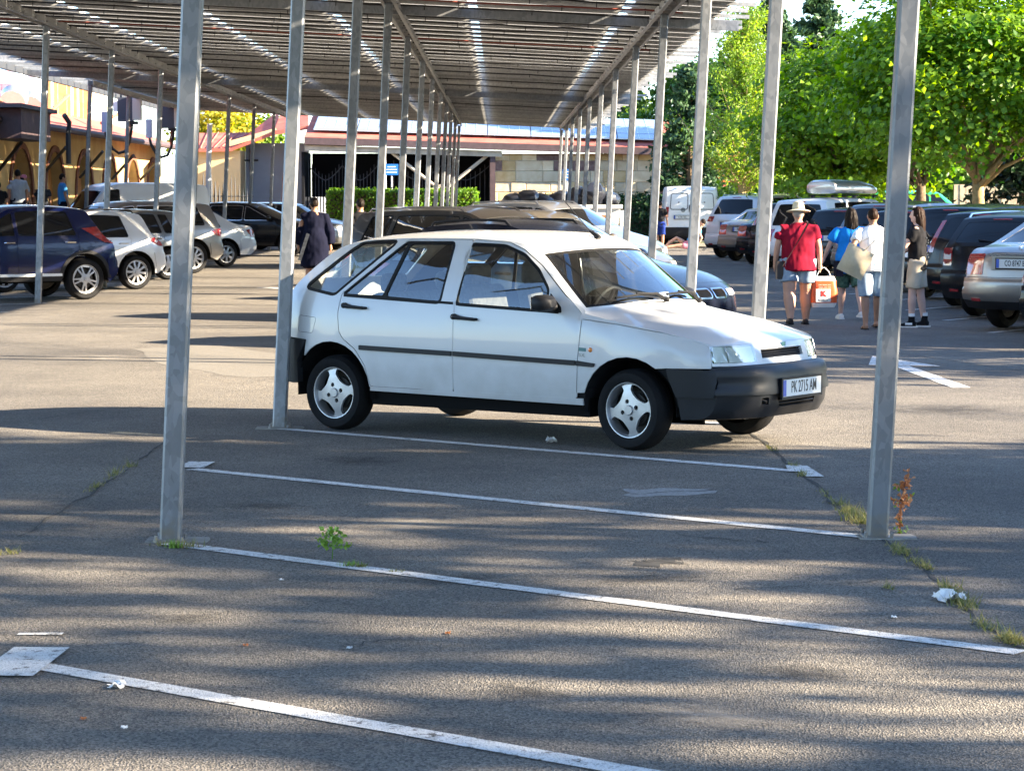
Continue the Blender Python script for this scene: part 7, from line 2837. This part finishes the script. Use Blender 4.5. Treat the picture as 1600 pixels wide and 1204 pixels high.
    if hat == "straw":
        t = MB()
        t.lathe([(0, .155), (.055, .155), (.078, .140), (.088, .06), (.095, .035), (.13, .028), (.175, .012), (.176, .006), (.13, .020), (.09, .02)], 26, axis='z')
        o = link("hat", t.mesh("hat"), "straw", root, tuple(hc + Vector((0, -.005, .02))), (radians(-6), 0, 0))
        o.scale = (1, 1.12, 1)
        link("hat_band", MB().lathe([(.0925, .040), (.0905, .060)], 26, axis='z').mesh("hat_band"), "cloth_beige", o)
    if hat == "cap":
        t = MB().ball((0, -.005, .045), (.084, .102, .085), 16, 10)
        t.box((0, .125, .045), (.12, .10, .012))
        mm = MB()
        mm.v = [H(*v) for v in t.v]
        mm.f = t.f
        link("cap", mm.mesh("cap"), "cloth_pink", root)
    root.scale = (s, s, s)
    return root, J, hc


def held(o, root, label, cat):
    """a held or worn thing stays top-level, placed where the figure is"""
    o.matrix_world = root.matrix_basis @ o.matrix_basis
    tag(o, label, cat)
    return o


# heavy man in a red shirt with hat, satchel and carrier bag, walking away
p = gp(1246, 507)
root, J, hc = person("man in a red T-shirt, denim shorts and straw hat walking away with a carrier bag", (p.x, p.y), .02, h=1.59, g=1.45, gl=1.34, lg=1.2, skin="skin", top="cloth_red", bottom="denim", short=.34, top_len=.80,
                     pose=dict(la=-10, lb=8, ra=9, rb=5, ls=4, le=14, rs=2, re=6, lab=14, rab=15), hair="short", hairmat="hair_grey", hat="straw", shoe_mat="leather_dark", wide=1.02)
hnd = J["rhand"]
bag = empty("carrier_bag", (0, 0, 0))
bx, by, bz = hnd.x + .05, hnd.y + .0, hnd.z - .02
sh = MB()
w_, d_, hh = .19, .10, .40
sh.rings([(0, 0, -.50, w_ * .92, d_ * .9), (0, 0, -.47, w_ * 1.0, d_), (0, 0, -.30, w_ * 1.05, d_ * 1.1), (0, 0, -.12, w_ * .9, d_ * .8), (0, 0, -.07, w_ * .7, d_ * .55)], 20)


def bag_mesh(z0, z1, e):
    q = MB()
    n = 22
    Z = np.linspace(z0, z1, 8)
    for z_ in Z:
        k = np.interp(z_, [-.52, -.48, -.30, -.14, -.06], [.86, .98, 1.04, .92, .72])
        for j in range(n):
            a = 2 * pi * j / n
            cx = abs(cos(a)) ** .55 * (1 if cos(a) > 0 else -1)
            cy = abs(sin(a)) ** .55 * (1 if sin(a) > 0 else -1)
            nn = noise.noise(Vector((cx * 3, cy * 3, z_ * 9))) * .018
            q.v.append((cx * (w_ * k + e) + nn, cy * (d_ * k + e) + nn, z_))
    q.f = [(i * n + j, i * n + (j + 1) % n, (i + 1) * n + (j + 1) % n, (i + 1) * n + j) for i in range(7) for j in range(n)]
    q.f += [tuple(range(n - 1, -1, -1)), tuple(range(7 * n, 8 * n))]
    return q


obj("sack", bag_mesh(-.52, -.07, 0), "bag_white", bag, smooth=60)
obj("printed_band", bag_mesh(-.455, -.13, .003), "bag_orange", bag, smooth=60)
fy = -d_ * 1.04 - .012
obj("print_field", MB().box((-.02, fy, -.345), (.215, .004, .19)), "bag_white", bag, smooth=0)
link("print_logo", text_mesh("K", .105, 1.1, .006, .001), "print_red", bag, (-.02, fy - .004, -.322), smooth=0)
link("print_logo", text_mesh("Kaufland", .040, 1.0, .0005, .001), "badge_grey", bag, (-.02, fy - .004, -.412), smooth=0)
link("print_line", text_mesh("~~ ~~~ ~~", .035, 1.1, .001, .001), "bag_white", bag, (.0, fy - .002, -.19), smooth=0)
link("print_line", text_mesh("~~~ ~~ ~~", .035, 1.1, .001, .001), "bag_white", bag, (.0, fy - .002, -.225), smooth=0)
for sx in (-1, 1):
    obj("handle", MB().tube([(sx * .11, 0, -.09), (sx * .075, 0, .0), (sx * .02, 0, .055), (0, 0, .06)], [(.022, .006), (.018, .006), (.010, .006), (.010, .006)], 8), "bag_white", bag)
bag.location = (bx, by, bz)
held(bag, root, "orange and white printed carrier bag hanging from the red-shirted man's hand", "bag")
st = MB()
P_ = []
for t in np.linspace(0, 1, 15):
    a = Vector((.13, 0, 1.49)) * (1 - t) + Vector((-.25, 0, .86)) * t
    P_.append((a.x, -.188 - .050 * sin(pi * t) + .07 * (1 - t) ** 3, a.z + J["l"][2].z * 0))
st.tube(P_, [(.022, .004)] * 15, 6)
st.tube([(.13, -.10, 1.49), (.12, -.02, 1.51), (.10, .09, 1.47)], .012, 6)
sat = obj("satchel", st, "leather_dark")
obj("pouch", MB().box((-.275, -.03, .80), (.09, .20, .26)), "leather_dark", sat, smooth=0)
held(sat, root, "dark leather satchel worn across the red-shirted man's back", "bag")

# woman in a blue tunic
p = gp(1328, 499)
root, J, hc = person("woman with dark hair in a loose blue tunic walking beside the hat wearer", (p.x, p.y), .10, h=1.555, g=1.12, gl=1.05, skin="skin_pale", top="cloth_blue", bottom="cloth_floral", short=.46, top_len=.74, wide=1.28,
                     pose=dict(la=14, lb=4, ra=-16, rb=14, ls=14, le=26, rs=-8, re=20, lab=26, rab=16), hair="bob", hairmat="hair_dark", shoe_mat="sole_white", sleeve=.62)
q = MB().tube([(-.02, -.155, 1.50), (-.05, -.185, 1.3), (-.10, -.20, 1.05), (-.16, -.17, .88)], [(.016, .004)] * 4, 6)
sb = obj("shoulder_bag", q, "leather_dark")
obj("pouch", MB().box((-.22, -.12, .80), (.10, .22, .24)), "cloth_navy", sb, smooth=0)
held(sb, root, "dark shoulder bag with a thin strap on the woman in blue", "bag")

# man in a white T-shirt with a canvas tote
p = gp(1362, 514)
root, J, hc = person("man in a white T-shirt, denim shorts and flip-flops carrying a canvas tote", (p.x, p.y), .05, h=1.56, g=1.08, gl=1.08, skin="skin_tan", top="cloth_white", bottom="denim", short=.52, top_len=.84,
                     pose=dict(la=-4, lb=4, ra=16, rb=6, ls=-28, le=62, rs=4, re=18, lab=24, rab=10), hair="buzz", hairmat="hair_brown", shoes="flipflop", shoe_mat="rubber")
tb = MB()
n = 9
V = []
for i in range(n):
    for j in range(n):
        u, v = i / (n - 1), j / (n - 1)
        bl = sin(pi * u) * sin(pi * v) * .075
        V.append(((u - .5) * .40, -bl, (v - .5) * .42))
for i in range(n):
    for j in range(n):
        u, v = i / (n - 1), j / (n - 1)
        bl = sin(pi * u) * sin(pi * v) * .075
        V.append(((u - .5) * .40, bl + .002, (v - .5) * .42))
F = []
for k in (0, n * n):
    for i in range(n - 1):
        for j in range(n - 1):
            f_ = (k + i * n + j, k + i * n + j + 1, k + (i + 1) * n + j + 1, k + (i + 1) * n + j)
            F.append(f_ if k else f_[::-1])
V = [(x + .012 * noise.noise(Vector((x * 9, y * 9, z_ * 9))), y + .012 * noise.noise(Vector((x * 7 + 5, y * 7, z_ * 7))), z_) for x, y, z_ in V]
tb.add(V, F)
tote = obj("tote_bag", tb, "canvas", None, (-.29, -.22, .98), (0, radians(26), radians(-20)), smooth=40, weld=True)
obj("handle", MB().tube([(.05, 0, .20), (.12, .03, .42), (.22, .07, .58)], [(.014, .004)] * 3, 6).tube([(-.12, 0, .20), (.03, .04, .40), (.18, .08, .57)], [(.014, .004)] * 3, 6), "canvas", tote)
held(tote, root, "beige canvas tote slung over the white-shirted man's arm", "bag")

# long-haired person facing left
p = gp(1432, 511)
root, J, hc = person("long-haired person in a printed black T-shirt, beige shorts and high-top shoes facing left", (p.x, p.y), radians(72), h=1.565, g=1.06, gl=1.05, skin="skin_pale", top="cloth_black", bottom="cloth_beige", short=.40, top_len=.84,
                     pose=dict(la=7, lb=6, ra=-5, rb=3, ls=32, le=40, rs=20, re=50, lab=8, rab=8), hair="long", hairmat="hair_brown", shoes="hightop", shoe_mat="cloth_black", head_turn=12)
pr = MB()
for k in range(9):
    pr.box((.02 + .05 * sin(k * 2.1), -.158 + .02 * abs(sin(k)), 1.02 + .035 * k), (.05, .006, .022))
o = obj("shirt_print", pr, "badge_grey", root, smooth=0)

# man by the van
p = gp(1031, 391)
person("man in a black T-shirt and royal blue shorts standing by the white van", (p.x, p.y), -.15, h=1.60, skin="skin_tan", top="cloth_black", bottom="cloth_royal", short=.42, pose=dict(la=4, lb=2, ra=-4, rb=2, ls=0, le=8, rs=0, re=40, lab=10, rab=10), hair="short", shoes="shoe", shoe_mat="sole_white")
# figure in a long navy coat left of the hatchback
root, J, hc = person("person in a long navy wrap seen from behind left of the hatchback", (wx(491, 43), 43), .12, h=1.70, g=1.12, gl=1.05, skin="skin_tan", top="cloth_navy", bottom="cloth_navy", short=.5, top_len=.52, wide=1.36, sleeve=1.0,
                     pose=dict(la=8, lb=4, ra=-10, rb=8, ls=4, le=14, rs=-4, re=12, lab=13, rab=13), hair="short")
sc_ = obj("patterned_scarf", MB().box((0, 0, 0), (.06, .02, .50)), "cloth_check", None, (-.20, -.20, .86), (0, radians(18), 0), smooth=0)
held(sc_, root, "grey patterned scarf end hanging at the navy-clad person's side", "scarf")
person("person with cropped dark hair behind the brown people carrier", (wx(563, 46), 46), .5, h=1.68, skin="skin_tan", top="cloth_black", bottom="cloth_navy", short=.9, hair="short")
# people on the terrace by the arcade
for k, (px, Y, top, sk_, hr, ht_, lb) in enumerate((
        (28, 60, "cloth_grey", "skin_tan", "short", None, "dark-haired person in a pale grey shirt by the arcade at the far left"),
        (37, 63, "cloth_grey", "skin_tan", "short", "cap", "person in a pink cap beside the grey-shirted one at the arcade"),
        (66, 64, "cloth_check", "skin_tan", "short", None, "person in a checked shirt behind the first left post"),
        (98, 62, "cloth_sky", "skin_tan", "short", None, "person in a bright blue shirt by the arcade, right of the post"),
        (-2, 59, "cloth_black", "skin_tan", "short", None, "person in black cut off by the left picture edge"))):
    person(lb, (wx(px, Y), Y), (.4, -.9, .2, -1.2, .3)[k], h=(1.66, 1.56, 1.42, 1.58, 1.35)[k], skin=sk_, top=top, bottom="cloth_navy", short=.9, hair=hr, hat=ht_, z=.72, g=1.1)


# person sitting on the ground by the van with legs stretched out
p = gp(1075, 392)
sit = empty("person", (p.x, p.y, 0))
tag(sit, "bare-legged person lounging on the ground behind the white van", "person")
b = MB()
b.tube([(-.02, 0, .16), (.12, 0, .36), (.30, .02, .62), (.36, .02, .72)], [(.15, .12), (.15, .11), (.17, .11), (.10, .08)], 14)
b.tube([(.36, .02, .70), (.42, .02, .80)], [.055, .05], 10)
b.ball((.46, .02, .90), (.09, .075, .112), 14, 10)
for sy, kx, kz in ((-.09, -.42, .16), (.10, -.36, .42)):
    b.tube([(0, sy, .14), (kx * .5, sy, (kz + .14) / 2 + .02), (kx, sy, kz), (kx - .22, sy, kz * .55 + .04), (kx - .42, sy, .075)], [.088, .08, .058, .055, .038], 10)
    b.tube([(kx - .42, sy, .07), (kx - .50, sy, .10), (kx - .50, sy, .20)], [.04, .04, .02], 8)
for sy in (-.19, .21):
    b.tube([(.30, sy, .66), (.42, sy * 1.15, .42), (.30, sy * 1.1, .20), (.24, sy * 1.1, .16)], [.05, .04, .032, .026], 8)
link("body", remesh(b, .014, 2), "skin", sit, smooth=0).data.shade_smooth()
t = MB()
t.tube([(.06, 0, .28), (.20, 0, .46), (.31, .02, .63), (.355, .02, .70)], [(.175, .14), (.17, .13), (.19, .13), (.12, .10)], 14)
link("shirt", remesh(t, .016, 2, .01), "cloth_sky", sit, smooth=0).data.shade_smooth()
t = MB().tube([(.08, 0, .26), (-.02, 0, .17)], [(.17, .13), (.18, .14)], 12)
t.tube([(0, -.09, .15), (-.18, -.09, .17)], .10, 10).tube([(0, .10, .15), (-.16, .10, .27)], .10, 10)
link("shorts", remesh(t, .016, 2, .01), "cloth_pink", sit, smooth=0).data.shade_smooth()
hm = MB().ball((.48, .02, .925), (.094, .082, .105), 14, 10)
link("hair", remesh(hm, .014, 1), "hair_dark", sit, smooth=0)
ch = empty("camp_chair", (p.x + .75, p.y + .25, 0))
tag(ch, "low folding camp chair with a pale sling behind the lounging person", "chair")
obj("sling", MB().add([(-.3, -.25, .42), (.1, -.25, .30), (.35, -.25, .80), (-.3, .25, .42), (.1, .25, .30), (.35, .25, .80)], [(0, 1, 4, 3), (1, 2, 5, 4)]), "cloth_grey", ch, smooth=0)
for sx, sy in ((-.25, -.25), (.2, -.25), (-.25, .25), (.2, .25)):
    obj("leg", MB().tube([(sx, sy, 0), (-sx * .6, sy, .42)], .014, 6), "iron", ch)
